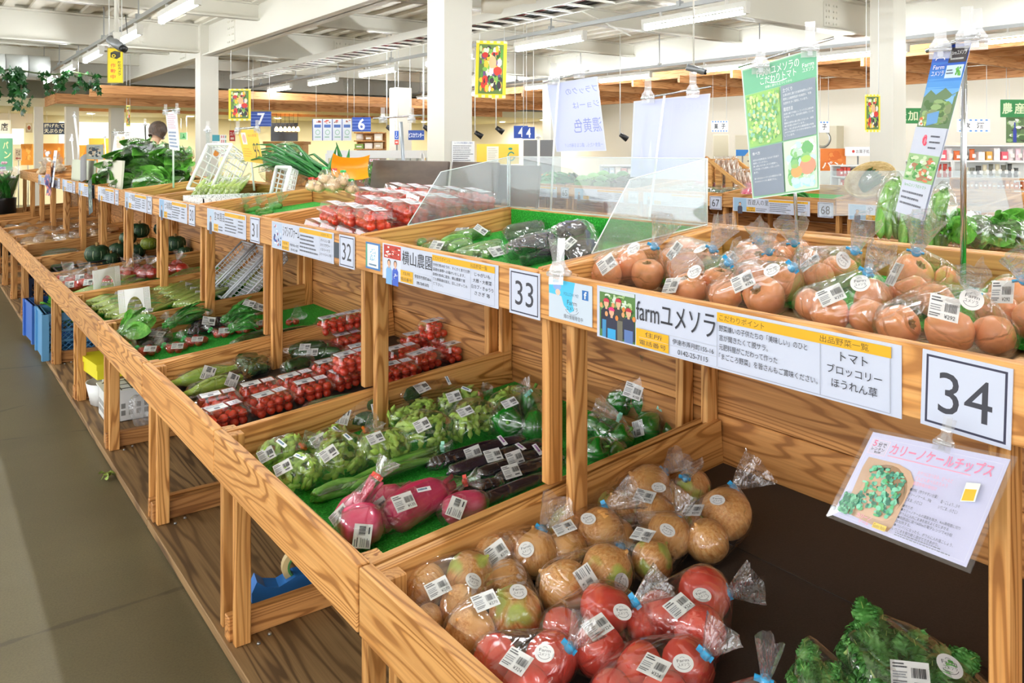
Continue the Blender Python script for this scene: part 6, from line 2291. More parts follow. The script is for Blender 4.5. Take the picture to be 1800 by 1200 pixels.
def clip(name_label, o, up, nrm, s=1.0, parent=None, group='clear plastic clips'):
    b = MB()
    M = frame(o, Vector(up).cross(Vector(nrm)), nrm) @ SCL(s)
    for sg in (-1, 1):
        b.grid(lambda u, v: ((u - .5) * (.030 if v < .5 else .016), (v - .3) * .06, sg * (.003 + .009 * abs(v - .45))), 2, 6, M=M)
        b.tube([(-.015, -.004, sg * .006), (.015, -.004, sg * .006)], .004, 8, M=M)
    b.box((-.004, -.015, -.008), (.004, .012, .008), M=M)
    if parent is None:
        return tag(b.obj('plastic_clip', CLIP), name_label, 'clip', group)
    return b.obj('plastic_clip', CLIP, parent)


# recipe card hung below number 34
TL, TR, BR, BL = at_d(1530, 752, 1.10), at_d(1790, 803, .965), at_d(1706, 1008, .935), at_d(1453, 908, 1.085)
t = thing('recipe_card', 'laminated pink and white kale chips recipe hanging below card 34', 'recipe card', (TL + TR + BR + BL) / 4)
c = Card(.20, .14, '#cdcdea', .001)
c.frame(.02, .03, .98, .95, .001, '#d8d8ee')
c.rect(.03, .76, .17, .93, '#f4d6ea'); c.rect(.034, .765, .166, .925, '#d2cee4')
c.text('5', .045, .85, .075, .92, '#ea7fa4', True); c.text('分で', .085, .85, .15, .905, '#4a4250', True)
c.text('レンチン', .05, .805, .15, .84, '#4a4250', True); c.text('料理', .08, .775, .13, .80, '#4a4250', True)
c.text('カリーノケールチップス', .19, .80, .93, .925, '#ee8fb0', True)
c.rect(.19, .775, .80, .785, '#f3aec6')
c.poly([(.07, .08), (.43, .04), (.45, .10), (.46, .58), (.40, .68), (.30, .72), (.06, .72), (.05, .6)], '#c9a689')
c.disc(.255, .40, .19, .29, '#9a7a5c', 28); c.disc(.26, .40, .17, .26, '#3c4a38', 28)
c.dabs(.10, .13, .42, .66, 190, ['#4fa088', '#6fbf9a', '#2f6a54', '#86cfae', '#3f8468', '#5aae74'], 8, (.03, .085))
c.dabs(.02, .04, .16, .30, 110, ['#4f9a70', '#78b892', '#37785a'], 9, (.06, .14))
c.text('カリーノ', .19, .075, .30, .12, '#f0a0bc', True); c.text('ケール', .22, .025, .30, .065, '#f0a0bc', True)
c.rect(.33, .03, .43, .085, '#e3c25a'); c.text('Gusto Italia', .335, .04, .425, .075, '#4a3c18')
c.text('おやつにおつまみ、ビールと', .47, .66, .72, .70, '#f0a8c0'); c.text('どんどん食べられちゃう', .47, .605, .70, .645, '#f0a8c0'); c.text('塩昆布味の味付け', .47, .55, .64, .59, '#f0a8c0')
for i, s in enumerate(('■材料（作りやすい分量）', 'カリーノケール…50g', 'ごま油…小さじ2')):
    c.text(s, .47, .485 - i * .052, .47 + (.2, .17, .12)[i], .52 - i * .052, '#4a4c58')
c.text('塩・こしょう…少々', .70, .455, .83, .49, '#4a4c58'); c.text('いりごま…小さじ1', .70, .40, .83, .435, '#4a4c58')
for i, s in enumerate(('■作り方', '●カリーノケールの葉脈を除き、4cm角程度に切り', 'ボウルに入れごま油を加えよくなじませる', '●耐熱皿に並べ600wの電子レンジで4分程', '度加熱する。', '●パリパリになったら、ボウルに入れ塩こしょう、', 'いりごまを振り軽く混ぜてできあがり。')):
    c.text(s, .47, .315 - i * .040, .47 + min(.42, .0185 * len(s)), .345 - i * .040, '#4a4c58')
c.lines(.50, .03, .92, .075, 2, '#8a8c98', .4, 4)
c.poly([(.82, .52), (.91, .55), (.90, .72), (.81, .70)], '#e3ecdf'); c.poly([(.825, .53), (.90, .555), (.892, .66), (.82, .64)], '#f2b83a')
k_ = .93
ctr = (TL + TR + BR + BL) / 4
M = c.warp(*[ctr + (p - ctr) * k_ for p in (BL, BR, TR, TL)])
nrm = (BR - BL).cross(TL - BL).normalized()
put(c.mb.mesh('print', PRINTG), 'print', t, M @ T() if False else Matrix.Translation(M.translation - ctr))
b = MB()
for off in (-.0006, .0022):
    b.add([p - ctr + nrm * off for p in (BL, BR, TR, TL)], [(0, 1, 2, 3)])
b.obj('laminate_sleeve', make_film('laminate_film', haze=.06, gloss=.10, bump=0, rough=.08), t)
clip('', at_d(1664, 779, 1.03) - ctr + nrm * .006, (0, 0, 1), nrm, .75, t)
clip('clear clip standing on the board between cards 33 and the follow card', on_x(985, 478, XU) + Vector((-.004, 0, .004)), (0, .1, 1), (-1, 0, 0), 1.6)


def hanging(name, label, cat, corners, card, pole=None, rod=None, clips=(), pr=.003, group=None, m=None, polecol=None):
    """poster on its stand: corners and pole are points in space (bottom left, bottom right, top right, top left)"""
    ctr = sum(corners, Vector()) / 4
    t = thing(name, label, cat, ctr, 0, group)
    M = card.warp(*corners)
    put(card.mb.mesh('poster_sheet', m or PRINTG), 'poster_sheet', t, Matrix.Translation(M.translation - ctr))
    if pole:
        MB().tube([p - ctr for p in pole], pr, 8).obj('pole', polecol or CHROME, t)
    if rod:
        MB().tube([p - ctr for p in rod], pr * .8, 8).obj('rod', CHROME, t)
    for p in clips:
        nr = (EYE - p).normalized()
        clip('', p - ctr, (0, 0, 1), nr, 1.25, t)
    return t


# green poster about tomatoes
d = 1.75
q4 = [at_d(1323, 350, d + .03), at_d(1441, 333, d - .03), at_d(1437, 83, d - .03), at_d(1303, 123, d + .03)]
c = Card(.165, .33, '#8fce9c', .0008, back='#dfe6f4')
c.frame(0, 0, 1, 1, .0022, '#dff0e4')
c.rect(.02, .80, .98, .985, '#63b98a')
c.text('FARMユメソラの', .20, .905, .76, .965, '#f4fbf4'); c.text('こだわりトマト', .24, .845, .72, .90, '#f4fbf4'); c.ring(.48, .845, .12, .012, .5, '#f4fbf4', 14, pi, 2 * pi)
c.text('栄養に満ちた土づくりから', .30, .81, .66, .83, '#eaf6ea')
c.text('Farm', .80, .885, .95, .915, '#f4fbf4'); c.text('ユメソラ', .80, .85, .95, .88, '#f4fbf4')
c.rect(.03, .395, .49, .795, '#8fc95e'); c.dabs(.03, .40, .49, .795, 260, ['#a8d860', '#6fb84e', '#cfe88a', '#5aa85e', '#9fd08c', '#d8ee9c', '#88c8b0'], 12, (.03, .075))
c.rect(.51, .395, .97, .795, '#7d8b9a')
c.text('土づくり', .535, .745, .66, .775, '#f2f5f8'); c.text('栽培方法', .535, .605, .66, .635, '#f2f5f8')
for i, s in enumerate(('土壌分析に基づき施用堆肥も心掛け、', '肥料には植物残渣や有機肥料、有機', '質肥料を多く使用しています。')):
    c.text(s, .535, .715 - i * .03, .535 + .40 * len(s) / 17, .733 - i * .03, '#e8edf2')
for i, s in enumerate(('品質の要で作業としてハウスに遮光網', 'を目指したり、遮光剤を使用していま', 'す。', '農薬の使用も最小限にするため、減農', '薬の手配に努めています。', 'また、安心安全を考え農薬殺菌は有機', 'JASでも使用できる物を積極的に活用', 'しています。')):
    c.text(s, .535, .578 - i * .0225, .535 + .40 * len(s) / 17, .593 - i * .0225, '#e8edf2')
c.rect(.03, .02, .49, .385, '#7b8898')
c.text('食べ方', .06, .33, .17, .355, '#f2f5f8')
for i, s in enumerate(('お好みの完熟具合になるまで室温で', '保存してください。', '真っ赤になりましたら冷蔵庫へ。', 'ヘタを取っても美味しく召し上がれ', 'ます。', '', '食べきれないトマトは冷凍保存も可能', 'でトマトソースに最適ですよ。')):
    if s: c.text(s, .06, .285 - i * .0235, .06 + .40 * len(s) / 17, .30 - i * .0235, '#e8edf2')
c.rect(.51, .02, .97, .385, '#cfe6c8'); c.dabs(.51, .03, .97, .385, 70, ['#a8d488', '#7fc070', '#e8f2e4', '#b8dcc0', '#5fae5c', '#bfe4ec'], 14, (.07, .16))
c.dabs(.62, .02, .97, .12, 26, ['#a8dce8', '#c8ecf0'], 15, (.08, .16), 2)
c.disc(.84, .185, .115, .062, '#f0906a'); c.disc(.68, .155, .08, .042, '#f2a24e'); c.disc(.82, .235, .07, .025, '#a8cc4a'); c.disc(.66, .195, .05, .016, '#8fc060')
hanging('poster_stand', 'green tomato farm poster clipped to a chrome stand', 'poster', q4, c, [at_d(1404, 480, d + .03), at_d(1397, 330, d + .03), at_d(1386, 95, d + .03)], [at_d(1297, 118, d + .045), at_d(1466, 66, d - .03)], [at_d(1337, 112, d - .0), at_d(1424, 82, d - .04)], .004)

# blue mountain poster strip
d = 1.5
q4 = [at_d(1578, 372, d + .04), at_d(1625, 388, d - .02), at_d(1708, 77, d - .03), at_d(1644, 85, d + .03)]
c = Card(.07, .33, '#ccd2e0', .0008, back='#e4e8f4')
c.rect(.0, .52, 1, 1, '#4f8fdc')
for i in range(7):
    c.rect(.0, .66 + i * .045, 1, .71 + i * .05, ['#8fc4ee', '#74b2ea', '#5a9ee4', '#4a8cdc', '#4078d0', '#3b66c8', '#3a58c0'][i])
c.poly([(0, .70), (.18, .745), (.36, .715), (.6, .755), (.84, .715), (1, .735), (1, .52), (0, .52)], '#6f8a66')
c.dabs(.0, .53, 1, .70, 60, ['#7fa05e', '#5a7a4c', '#9ab87c', '#8a9a70'], 3, (.08, .2)); c.poly([(.25, .6), (.6, .62), (.62, .55), (.3, .53)], '#6fa4d8')
c.dabs(.02, .52, .3, .6, 14, ['#e8794a', '#cfe07a', '#f0e8d8'], 4, (.1, .25))
c.rect(.5, .90, .99, .99, '#4a4648'); c.text('farmユメソラ', .55, .945, .95, .97, '#f6f6f6'); c.lines(.55, .91, .92, .935, 1, '#c8c8c8', .4, 2)
c.rect(.5, .81, .98, .885, '#cfe4f0'); c.dabs(.74, .815, .96, .88, 12, ['#5aa84a', '#6fbc58'], 7, (.1, .25)); c.lines(.53, .83, .74, .865, 2, '#3c4a5a', .4, 3)
c.text('Farm', .12, .865, .44, .89, '#f8f8fc'); c.text('ユメソラ', .1, .825, .46, .855, '#f8f8fc'); c.ring(.27, .92, .14, .02, .8, '#f8f8fc', 12, 0, pi)
c.rect(.0, .36, 1, .52, '#ccd2e2'); c.dabs(.3, .40, .5, .49, 9, ['#e8506a', '#f08a9a'], 8, (.2, .4)); c.lines(.55, .39, .9, .49, 3, '#5a5c68', .3, 9)
c.rect(.0, .20, 1, .36, '#9cc488'); c.dabs(.0, .20, 1, .36, 70, ['#4f9a4a', '#7fbc6a', '#e0805a', '#f0ece0', '#cfe0b8', '#b07858'], 10, (.06, .14))
c.rect(.0, .0, 1, .20, '#ccd2e2'); c.text('farmユメソラのトマト', .1, .165, .85, .185, '#58a84a'); c.lines(.08, .05, .95, .15, 3, '#6a6c78', .35, 12)
hanging('poster_stand', 'tall leaning poster with blue sky and mountain on a chrome pole', 'poster', q4, c, [at_d(1693, 500, d), at_d(1694, 250, d), at_d(1695, 90, d)], [at_d(1628, 90, d + .03), at_d(1722, 60, d - .04)], [at_d(1653, 82, d), at_d(1700, 62, d - .03), at_d(1716, 66, d - .03)], .0055)

# backs of two posters facing the second aisle
d = 2.75
q4 = [at_d(978, 267, d), at_d(1066, 265, d - .05), at_d(1050, 134, d - .05), at_d(961, 148, d)]
c = Card(.17, .25, '#bfc5e8', .0008)
c.frame(0, 0, 1, 1, .003, '#ccd0e4')
for i, (s, v, h_) in enumerate((('ブラックの', .80, .10), ('ジョーは', .60, .09), ('濃黄色', .26, .2))):
    c.text(s, (.35, .45, .42)[i], v, .97, v + h_, '#868fd0', mirror=True)
c.text('一度食べたら、虜になる味わい！', .2, .06, .95, .12, '#8e97d4', mirror=True)
hanging('poster_stand', 'pale violet poster seen from behind, mirrored writing showing through', 'poster', q4, c, [at_d(967, 392, d - .02), at_d(974, 250, d - .03), at_d(983, 130, d - .03)], [at_d(955, 145, d - .02), at_d(1036, 124, d - .05)], [at_d(973, 138, d - .03), at_d(1018, 126, d - .06)], .0035, polecol=WPLAS)
d = 2.38
q4 = [at_d(1108, 311, d + .02), at_d(1235, 318, d - .04), at_d(1249, 164, d - .04), at_d(1114, 178, d + .02)]
c = Card(.22, .25, '#bfc5e8', .0008)
c.frame(0, 0, 1, 1, .004, '#ccd0e4'); c.rect(.515, .02, .52, .97, '#c4c9e8')
c.text('ぱくぱく無', .55, .80, .95, .92, '#bcc2ea', mirror=True); c.poly([(.1, .12), (.14, .42), (.2, .1)], '#ccd0ea'); c.poly([(.22, .14), (.26, .5), (.3, .1)], '#ccd0ea')
hanging('poster_stand', 'wider pale violet poster seen from behind, over the acrylic guard', 'poster', q4, c, [at_d(1137, 420, d - .03), at_d(1156, 260, d - .04), at_d(1168, 168, d - .04)], [at_d(1126, 173, d - .02), at_d(1250, 152, d - .05)], [at_d(1139, 168, d - .03), at_d(1218, 158, d - .06)], .0035, polecol=WPLAS)

# acrylic guard round the upper tray of sign 33
t = thing('acrylic_guard', 'clear acrylic guard around the upper tray of sign 33', 'guard', (XB, 1.86, 1.18))
ORG = Vector((XB, 1.86, 1.18))
gz = 1.378
ya_, yb_ = 2.30, 1.402


def pane(name, pts):
    b = MB()
    pts = [Vector(p) - ORG for p in pts]
    n_ = (pts[1] - pts[0]).cross(pts[2] - pts[0]).normalized() * .0015
    k = len(pts)
    b.add([p - n_ for p in pts] + [p + n_ for p in pts], [tuple(range(k - 1, -1, -1)), tuple(range(k, 2 * k))])
    b.obj(name, ACRY, t)
    e = MB()
    for i in range(k):
        e.tube([pts[i], pts[(i + 1) % k]], .0017, 5)
    e.obj('polished_edge', ACEDGE, t)


def side(y):
    def p(x, px):
        return on_y(x, px, y)
    return p


pane('back_pane', [(XB - .012, ya_, 1.20), (XB - .012, yb_, 1.20), (XB - .012, yb_, gz), (XB - .012, ya_, gz)])
pane('near_side_pane', [(1.275, yb_, 1.158), (XB - .014, yb_, 1.203), (XB - .014, yb_, gz), (1.40, yb_, gz - .05)])
pane('far_side_pane', [(1.275, ya_ - .018, 1.158), (XB - .014, ya_ - .018, 1.203), (XB - .014, ya_ - .018, gz), (1.40, ya_ - .018, gz - .05)])

# upright turf sheet behind sign 33, dark boards behind 32
b = MB(); b.box((XB - .010, 1.41, 1.12), (XB - .003, 2.28, 1.192))
tag(b.obj('turf_sheet', TURF), 'bright green turf sheet upright behind the black eggplants', 'turf')
DK = veg('dark_board_face', [(.3, '#4a3f38'), (.7, '#6f6055')], 3, (1, 1, 4), .6, rand=5)
for i, (ya, yb, dx) in enumerate(((3.48, 2.80, .0), (2.77, 2.45, .0), )):
    o = board('dark_board', None, ya - yb, .012, .16, T(XB + .05, (ya + yb) / 2, 1.275) @ RZ(pi / 2) @ RX(.12), DK)
    tag(o, ['long dark brown board standing behind the cherry tomato packs', 'shorter dark brown board right of the long one'][i], 'board')
o = board('dark_board', None, .52, .012, .17, T(XB + .10, 2.52, 1.26) @ RZ(pi / 2) @ RX(.12), DK)
tag(o, 'grey brown board with a pale wooden edge behind the acrylic', 'board')

# ------------------------------------------------------------------ signs, posters and notices that hang or stand farther back
RV, FV, UV_ = Vector((CY, -SY, 0)), Vector((SY, CY, 0)), Vector((0, 0, 1))


def cam_m(p, roll=0.0):
    """card facing the near end of the hall"""
    return Matrix(((CY, 0, -SY, p[0]), (-SY, 0, -CY, p[1]), (0, 1, 0, p[2]), (0, 0, 0, 1))) @ RZ(roll)


def roof_z(p):
    return 2.32 if (p.y > 18 and p.x > 2.2) or p.y > 19.5 else CZ - .045


def sgn(name, label, cat, px, d, draw, col='#f2f4f6', group=None, cord=None, roll=0.0, m=None, t_=.004, on=None):
    """flat sign filling the photo rectangle px at distance d, hung from the roof, on a floor pole, or on a wall (on = plane Y)"""
    x0, y0, x1, y1 = px
    w, h = (x1 - x0) * d / FPX, (y1 - y0) * d / FPX
    p = at_d((x0 + x1) / 2, (y0 + y1) / 2, d)
    M = cam_m(p, roll)
    if on:
        q0, q1, p = on_y(x0, (y0 + y1) / 2, on), on_y(x1, (y0 + y1) / 2, on), on_y((x0 + x1) / 2, (y0 + y1) / 2, on)
        w, h = q1.x - q0.x, (on_y((x0 + x1) / 2, y0, on) - on_y((x0 + x1) / 2, y1, on)).z
        M = Matrix(((1, 0, 0, p.x), (0, 0, -1, p.y), (0, 1, 0, p.z), (0, 0, 0, 1)))
    c = Card(w, h, col, t_)
    draw(c)
    o = c.obj(name, M, label, cat, group, None, m or PRINT)
    if on or label is None:
        return o
    if p.z + h / 2 > 1.62:
        for s in (-.4, .4):
            MB().tube([(s * w, h / 2, 0), (s * w, roof_z(p) - p.z, 0)], .004, 5).obj('hanging_cord', WPLAS, o)
    else:
        MB().tube([(0, -h / 2, -.01), (0, -p.z, -.01)], .012, 6).obj('floor_pole', GREY, o)
        MB().lathe([(0, 0), (.12, 0), (.11, .015), (0, .02)], 14, M=T(0, -p.z, -.01) @ RX(-pi / 2)).obj('pole_foot', GREY, o)
    return o


VEGC = ['#d8392c', '#f0c23c', '#4f8f3a', '#7fb04c', '#e8e4d0', '#6a4a7a', '#2f5a2c', '#f08a3c', '#c8d88c', '#3a3038']


def vegposter(c):
    c.rect(0, 0, 1, 1, '#f2d62c')
    for i in range(0, 9, 2):
        c.rect(i / 9, .96, (i + 1) / 9, 1, '#fbf3b0'); c.rect(i / 9, 0, (i + 1) / 9, .05, '#fbf3b0')
    c.rect(.10, .07, .90, .94, '#5f7a3c')
    c.dabs(.10, .07, .90, .94, 150, VEGC, 6, (.05, .13), 1)
    c.disc(.55, .62, .12, .12, '#e0b080'); c.disc(.72, .48, .14, .07, '#d8392c'); c.disc(.3, .75, .1, .05, '#c8342c'); c.rect(.45, .42, .58, .52, '#f4f0ee')


sgn('vegetable_poster', 'yellow bordered vegetable photo poster right of the thick column', 'poster', (836, 72, 890, 172), 9.6, vegposter, group='yellow vegetable posters', cord=2.72, roll=-.03)
sgn('vegetable_poster', 'yellow bordered vegetable photo poster beside the second column', 'poster', (402, 156, 441, 212), 11.2, vegposter, group='yellow vegetable posters', cord=2.72)
sgn('vegetable_poster', 'narrow yellow vegetable poster by the right hand column', 'poster', (1520, 166, 1547, 232), 8.0, vegposter, group='yellow vegetable posters', cord=2.6)
sgn('vegetable_poster', 'yellow edged poster seen almost edge on by the slim column', 'poster', (222, 185, 229, 222), 15.5, vegposter, group='yellow vegetable posters', cord=2.6)


def camsign(c):
    c.rect(0, 0, 1, 1, '#b8a428'); c.rect(.05, .025, .95, .975, '#f6d816')
    c.poly([(.2, .73), (.6, .68), (.6, .83), (.2, .86)], '#2c2a20'); c.poly([(.6, .68), (.82, .74), (.82, .88), (.6, .83)], '#3c3a2c'); c.poly([(.2, .86), (.6, .83), (.82, .88), (.45, .91)], '#4a4838')
    c.ring(.4, .77, .13, .05, .5, '#f6d816', 16)
    for i, s in enumerate('作動中'):
        c.text(s, .2, .44 - i * .16, .52, .56 - i * .16, '#e0602c', True)
    for i, s in enumerate('防犯カメラ'):
        c.text(s, .66, .55 - i * .085, .86, .62 - i * .085, '#2e2c22', True)


o = sgn('camera_sign', 'yellow security camera notice hanging from the roof', 'sign', (189, 84, 217, 146), 8.0, camsign)
t = thing('security_camera', 'grey security camera on a white drop pipe above the yellow sign', 'camera', at_d(205, 78, 7.9))
MB().tube([(0, 0, .06), (0, 0, CZ - .04 - t.location.z)], .022, 10).obj('drop_pipe', STEEL, t)
b = MB(); b.tube([(-.05, .05, .05), (.03, -.10, -.04)], .045, 12); b.obj('camera_body', mat('camera_grey', '#8d9092', .35, .4), t)
b = MB(); b.tube([(.03, -.10, -.04), (.05, -.135, -.06)], [.032, .034], 12); b.obj('lens', BLACK, t)
b = MB(); b.box((-.03, -.03, .04), (.03, .03, .12)); b.obj('bracket', STEEL, t)
MB().tube([(.1, 0, .1), (.08, 0, .3)], .004, 5).obj('cable', BLACK, t)
t = thing('security_camera', 'small grey security camera under the lamp rail, upper right', 'camera', at_d(1222, 122, 6.6))
b = MB(); b.tube([(-.06, .04, .02), (.05, -.05, -.02)], .028, 12); b.obj('camera_body', mat('camera_grey', '#8d9092'), t)
b = MB(); b.tube([(.05, -.05, -.02), (.065, -.065, -.025)], .022, 10); b.obj('lens', BLACK, t)
MB().tube([(-.02, 0, .02), (-.02, 0, CZ - .04 - t.location.z)], .008, 6).obj('drop_pipe', STEEL, t)

BL = '#24479c'


def numsign(n, foil=True):
    def f(c):
        c.rect(0, 0, 1, 1, BL)
        if foil:
            for i in range(4):
                c.rect(0, .12 + i * .22, 1, .17 + i * .22, '#6f86c4')
        c.text(str(n), .32, .1, .68, .9, '#f6f8fc', True)
    return f


sgn('number_sign', 'blue hanging sign with a seven beside the second column', 'sign', (441, 196, 477, 222), 14.5, numsign(7), cord=2.9)
sgn('number_sign', 'blue hanging sign with a six right of the menu banners', 'sign', (619, 206, 652, 231), 13.2, numsign(6), cord=2.9)
sgn('number_sign', 'dark blue hanging sign with number 4, left of its twin', 'sign', (903, 221, 928, 243), 11.2, numsign(4, False), cord=2.6)
sgn('number_sign', 'lighter blue hanging sign with number 4, right of its twin', 'sign', (918, 223, 940, 244), 11.0, numsign(4, False), cord=2.6)

# notices on the columns
sgn('notice_sheet', 'white sheet of small print taped on the thick column', 'notice', (794, 248, 834, 318), 5.93, on=5.434, draw=lambda c: (c.text('レンタル市民農園のご案内', .12, .93, .9, .98, '#3a5a9c'), c.lines(.05, .03, .95, .91, 17, '#565a66', .35, 5)))
sgn('notice_sheet', 'notice with orange fruit on the second column', 'notice', (373, 237, 386, 276), 11.9, on=12.264, draw=lambda c: (c.rect(0, .72, 1, 1, '#3f98a8'), c.lines(.1, .4, .9, .68, 3, '#6a6c74'), c.disc(.5, .18, .4, .15, '#e8963a')))
sgn('notice_sheet', 'notice with red vertical lettering on the second column', 'notice', (387, 237, 398, 276), 11.85, on=12.264, draw=lambda c: [c.text(s, .1 + .32 * k, .85 - j * .2, .34 + .32 * k, .98 - j * .2, ('#c83c3c', '#c83c3c', '#3a8a5c')[k], True) for k in range(3) for j, s in enumerate('産直野菜旬')] and None)

# poster stands above the far side of the trays
def stand(name, label, base, top, d, quad, draw, size, col='#f4f5f8', clips=1, pm=None):
    c = Card(size[0], size[1], col, .001)
    draw(c)
    q4 = [at_d(x, y, d) for x, y in quad]
    hanging(name, label, 'poster', q4, c, [at_d(*base, d + .02), at_d(*top, d + .02)], [at_d(quad[3][0] - 5, quad[3][1] - 3, d), at_d(quad[2][0] + 5, quad[2][1] - 3, d)], [at_d(*quad[3], d), at_d(*quad[2], d)][:1 + clips], .006, m=PRINT, polecol=pm or WPLAS)


stand('poster_stand', 'yellow price poster reading 95 on a thin stand above tray 30', (447, 335), (436, 226), 4.6, [(430, 283), (463, 288), (452, 227), (418, 229)], lambda c: (c.rect(0, 0, 1, 1, '#f4c84a'), c.rect(.12, .55, .36, .92, '#f6ead8'), c.disc(.24, .73, .09, .14, '#e0b0a8'), c.text('95', .62, .12, .92, .6, '#5a5040'), c.text('旬の野菜', .45, .78, .9, .86, '#d8743c'), c.lines(.08, .15, .5, .45, 4, '#e8a03c', .35, 3)), (.10, .19))
stand('poster_stand', 'white curled poster hanging on a stand behind the spinach', (305, 330), (304, 192), 5.4, [(298, 262), (316, 265), (311, 195), (291, 197)], lambda c: (c.lines(.1, .55, .9, .95, 8, '#d8a0b8', .4, 3), c.lines(.1, .05, .9, .5, 5, '#8fa0c0', .5, 5)), (.07, .26))
stand('poster_stand', 'white poster with pale orange print left of the person', (205, 318), (206, 232), 8.5, [(195, 280), (219, 280), (224, 236), (202, 235)], lambda c: (c.dabs(.1, .4, .9, .95, 20, ['#f4c8a0', '#f0e0c8', '#f8d8c0'], 3, (.1, .2)), c.rect(.1, .05, .9, .35, '#a8d0ec')), (.14, .27))
for i, (base, top, d) in enumerate((((367, 300), (365, 228), 5.0), ((130, 290), (126, 244), 9.0), ((138, 262), (131, 204), 9.5), ((186, 280), (184, 240), 9.2), ((256, 250), (255, 218), 8.0), ((946, 312), (946, 240), 6.0))):
    t = thing('sign_rod', 'bare clip rod, %s' % ['clear tube with wire hook before the second column', 'short white one at the far left', 'tall white one with curled top at the far left', 'white one left of the heap', 'black striped one before the person', 'white one before the grey partition'][i], 'rod', at_d(*base, d))
    e = at_d(*top, d) - at_d(*base, d)
    MB().tube([(0, 0, (-.15, -.15, -.15, -.15, -.4, -t.location.z)[i]), (0, 0, 0), e], .012 if i in (0, 2) else .007, 8).obj('rod', ACRY if i == 0 else BLACK if i == 4 else WPLAS, t)
    clip('', e, (0, 0, 1), -FV, 1.3, t)
t = thing('sign_rod', 'grey T shaped clip stand behind the dark boards', 'rod', at_d(712, 330, 5.0))
e = at_d(704, 208, 5.0) - at_d(712, 330, 5.0)
MB().tube([(0, 0, -.3), (0, 0, 0), e * .95], .012, 8).obj('rod', mat('grey_tube', '#a8b0b8', .3, .5), t)
MB().tube([e - RV * .17, e + RV * .13 + Vector((0, 0, .02))], .006, 8).obj('cross_rod', CHROME, t)
for s in (-.11, .07):
    clip('', e + RV * s, (0, 0, 1), -FV, 1.6, t)

# ------------------------------------------------------------------ the stands across the second aisle: cards and goods
XQ = 4.80
for n_, yr in ((69, 2.043), (68, 2.947), (67, 3.849), (66, 4.708), (65, 5.588), (64, 6.492)):
    name_card(n_, yr + .80, yr + .17, XQ - .0015, .958, 1.058, 'name card left of number %d across the second aisle' % n_, ('百遊人の里', '', '') if n_ == 68 else ('やくさば', '', '') if n_ == 69 else None)
    number_card(n_, yr, XQ - .0015, .958, 1.058, 'white number card reading %d across the second aisle' % n_)
UP2 = (UPP[0] - .05, XQ + .02, UPP[2])


def on2(X, Y, h=0.0):
    return Vector((X, Y, tray_z(UP2, X) + h))


G2 = 'goods on the stands across the second aisle'
for i in range(9):
    Yv = 5.05 + (i % 3) * .26 + .03 * (i // 3)
    X = 4.95 + .16 * (i // 3)
    t = thing('cabbage', 'dark green cabbage across the aisle, %s in the %s row' % (['right one', 'middle one', 'left one'][i % 3], ['front', 'middle', 'rear'][i // 3]), 'cabbage', on2(X, Yv, .075), 0, 'cabbages across the second aisle')
    b = MB(); b.sphere((0, 0, 0), .078, 12, 8)
    for j in range(6):
        leaf(b, RZ(j * 1.05) @ RY(-.5) @ T(.01, 0, -.02), .09, .07, .7, .2, j, 0, 4, 5, 0)
    b.obj('head', (V_PUMP, V_LEAFD, V_LEAF)[i % 3], t)
for i in range(14):
    X, Yv = 4.93 + .15 * (i % 4), 6.15 + .15 * (i // 4) + .04 * (i % 2)
    t = thing('greens_bag', 'bag of greens on stand 64, %s from the front, %s column' % (ORDW[i % 4], ORDW[i // 4]), 'bag of greens', on2(X, Yv, .03), 0, 'greens on stand 64')
    put(ME_GREENS[i % 2], 'leaves', t, RZ(i * 1.3) @ RY(-.2) @ T(-.12, 0, .02) @ SCL(.26, .2, .2))
for i in range(16):
    X, Yv = 4.93 + .14 * (i % 4), 3.98 + .17 * (i // 4)
    t = thing('produce_pack', 'film pack of mixed vegetables on stand 66, %s from the front, %s column' % (ORDW[i % 4], ORDW[i // 4]), 'pack', on2(X, Yv, .03), 0, 'film packs on stand 66')
    for j in range(3):
        put((ME_CUC, ME_ZUC, ME_BEAN, ME_RAD)[i % 4], 'vegetable', t, T(0, .03 * j - .03, .01) @ RZ(.3 * i) @ SCL(.17, .2, .2))
    vs_, fs = film_hull([(Vector((-.06, 0, .01)), .04), (Vector((.06, 0, .01)), .04)], None, 60, .004, .006, i, 3)
    b = MB(); b.add(vs_, fs, 0, True); b.obj('film', FILM, t)
b = MB(); b.box((4.83, 3.06, on2(4.83, 3).z + .0), (5.38, 3.92, on2(4.83, 3).z + .012), M=None)
for s_, (ya, yb) in enumerate(((2.98, 3.82), (3.88, 4.66))):
    b = MB(); xa, xb = XQ + .03, XQ + .59
    za, zb = tray_z(UP2, xa), tray_z(UP2, xb)
    b.add([(xa, ya, za - .002), (xb, ya, zb - .002), (xb, yb, zb - .002), (xa, yb, za - .002), (xa, ya, za + .005), (xb, ya, zb + .005), (xb, yb, zb + .005), (xa, yb, za + .005)], [(0, 3, 2, 1), (4, 5, 6, 7), (0, 1, 5, 4), (1, 2, 6, 5), (2, 3, 7, 6), (3, 0, 4, 7)])
    tag(b.obj('turf_mat', TURF), ['green turf before the slatted crate across the second aisle', 'green turf under the mixed film packs across the second aisle'][s_], 'mat')
t = thing('radish_bag', 'bag of red and white roots on the turf above number 67', 'bag of radish', on2(4.96, 3.72, .05))
for j in range(4):
    put(ME_RADB, 'radish', t, T(.03 * j - .05, .02 * (j % 2), .01 * j) @ SCL(.032))
vs_, fs = film_hull([(Vector((-.05, 0, .01)), .04), (Vector((.05, 0, .02)), .045)], None, 60, .004, .006, 2, 3)
b = MB(); b.add(vs_, fs, 0, True); b.obj('film', FILM, t)
t = thing('greens_bag', 'bag of dark greens lying on the turf above number 67', 'bag of greens', on2(4.98, 3.32, .04))
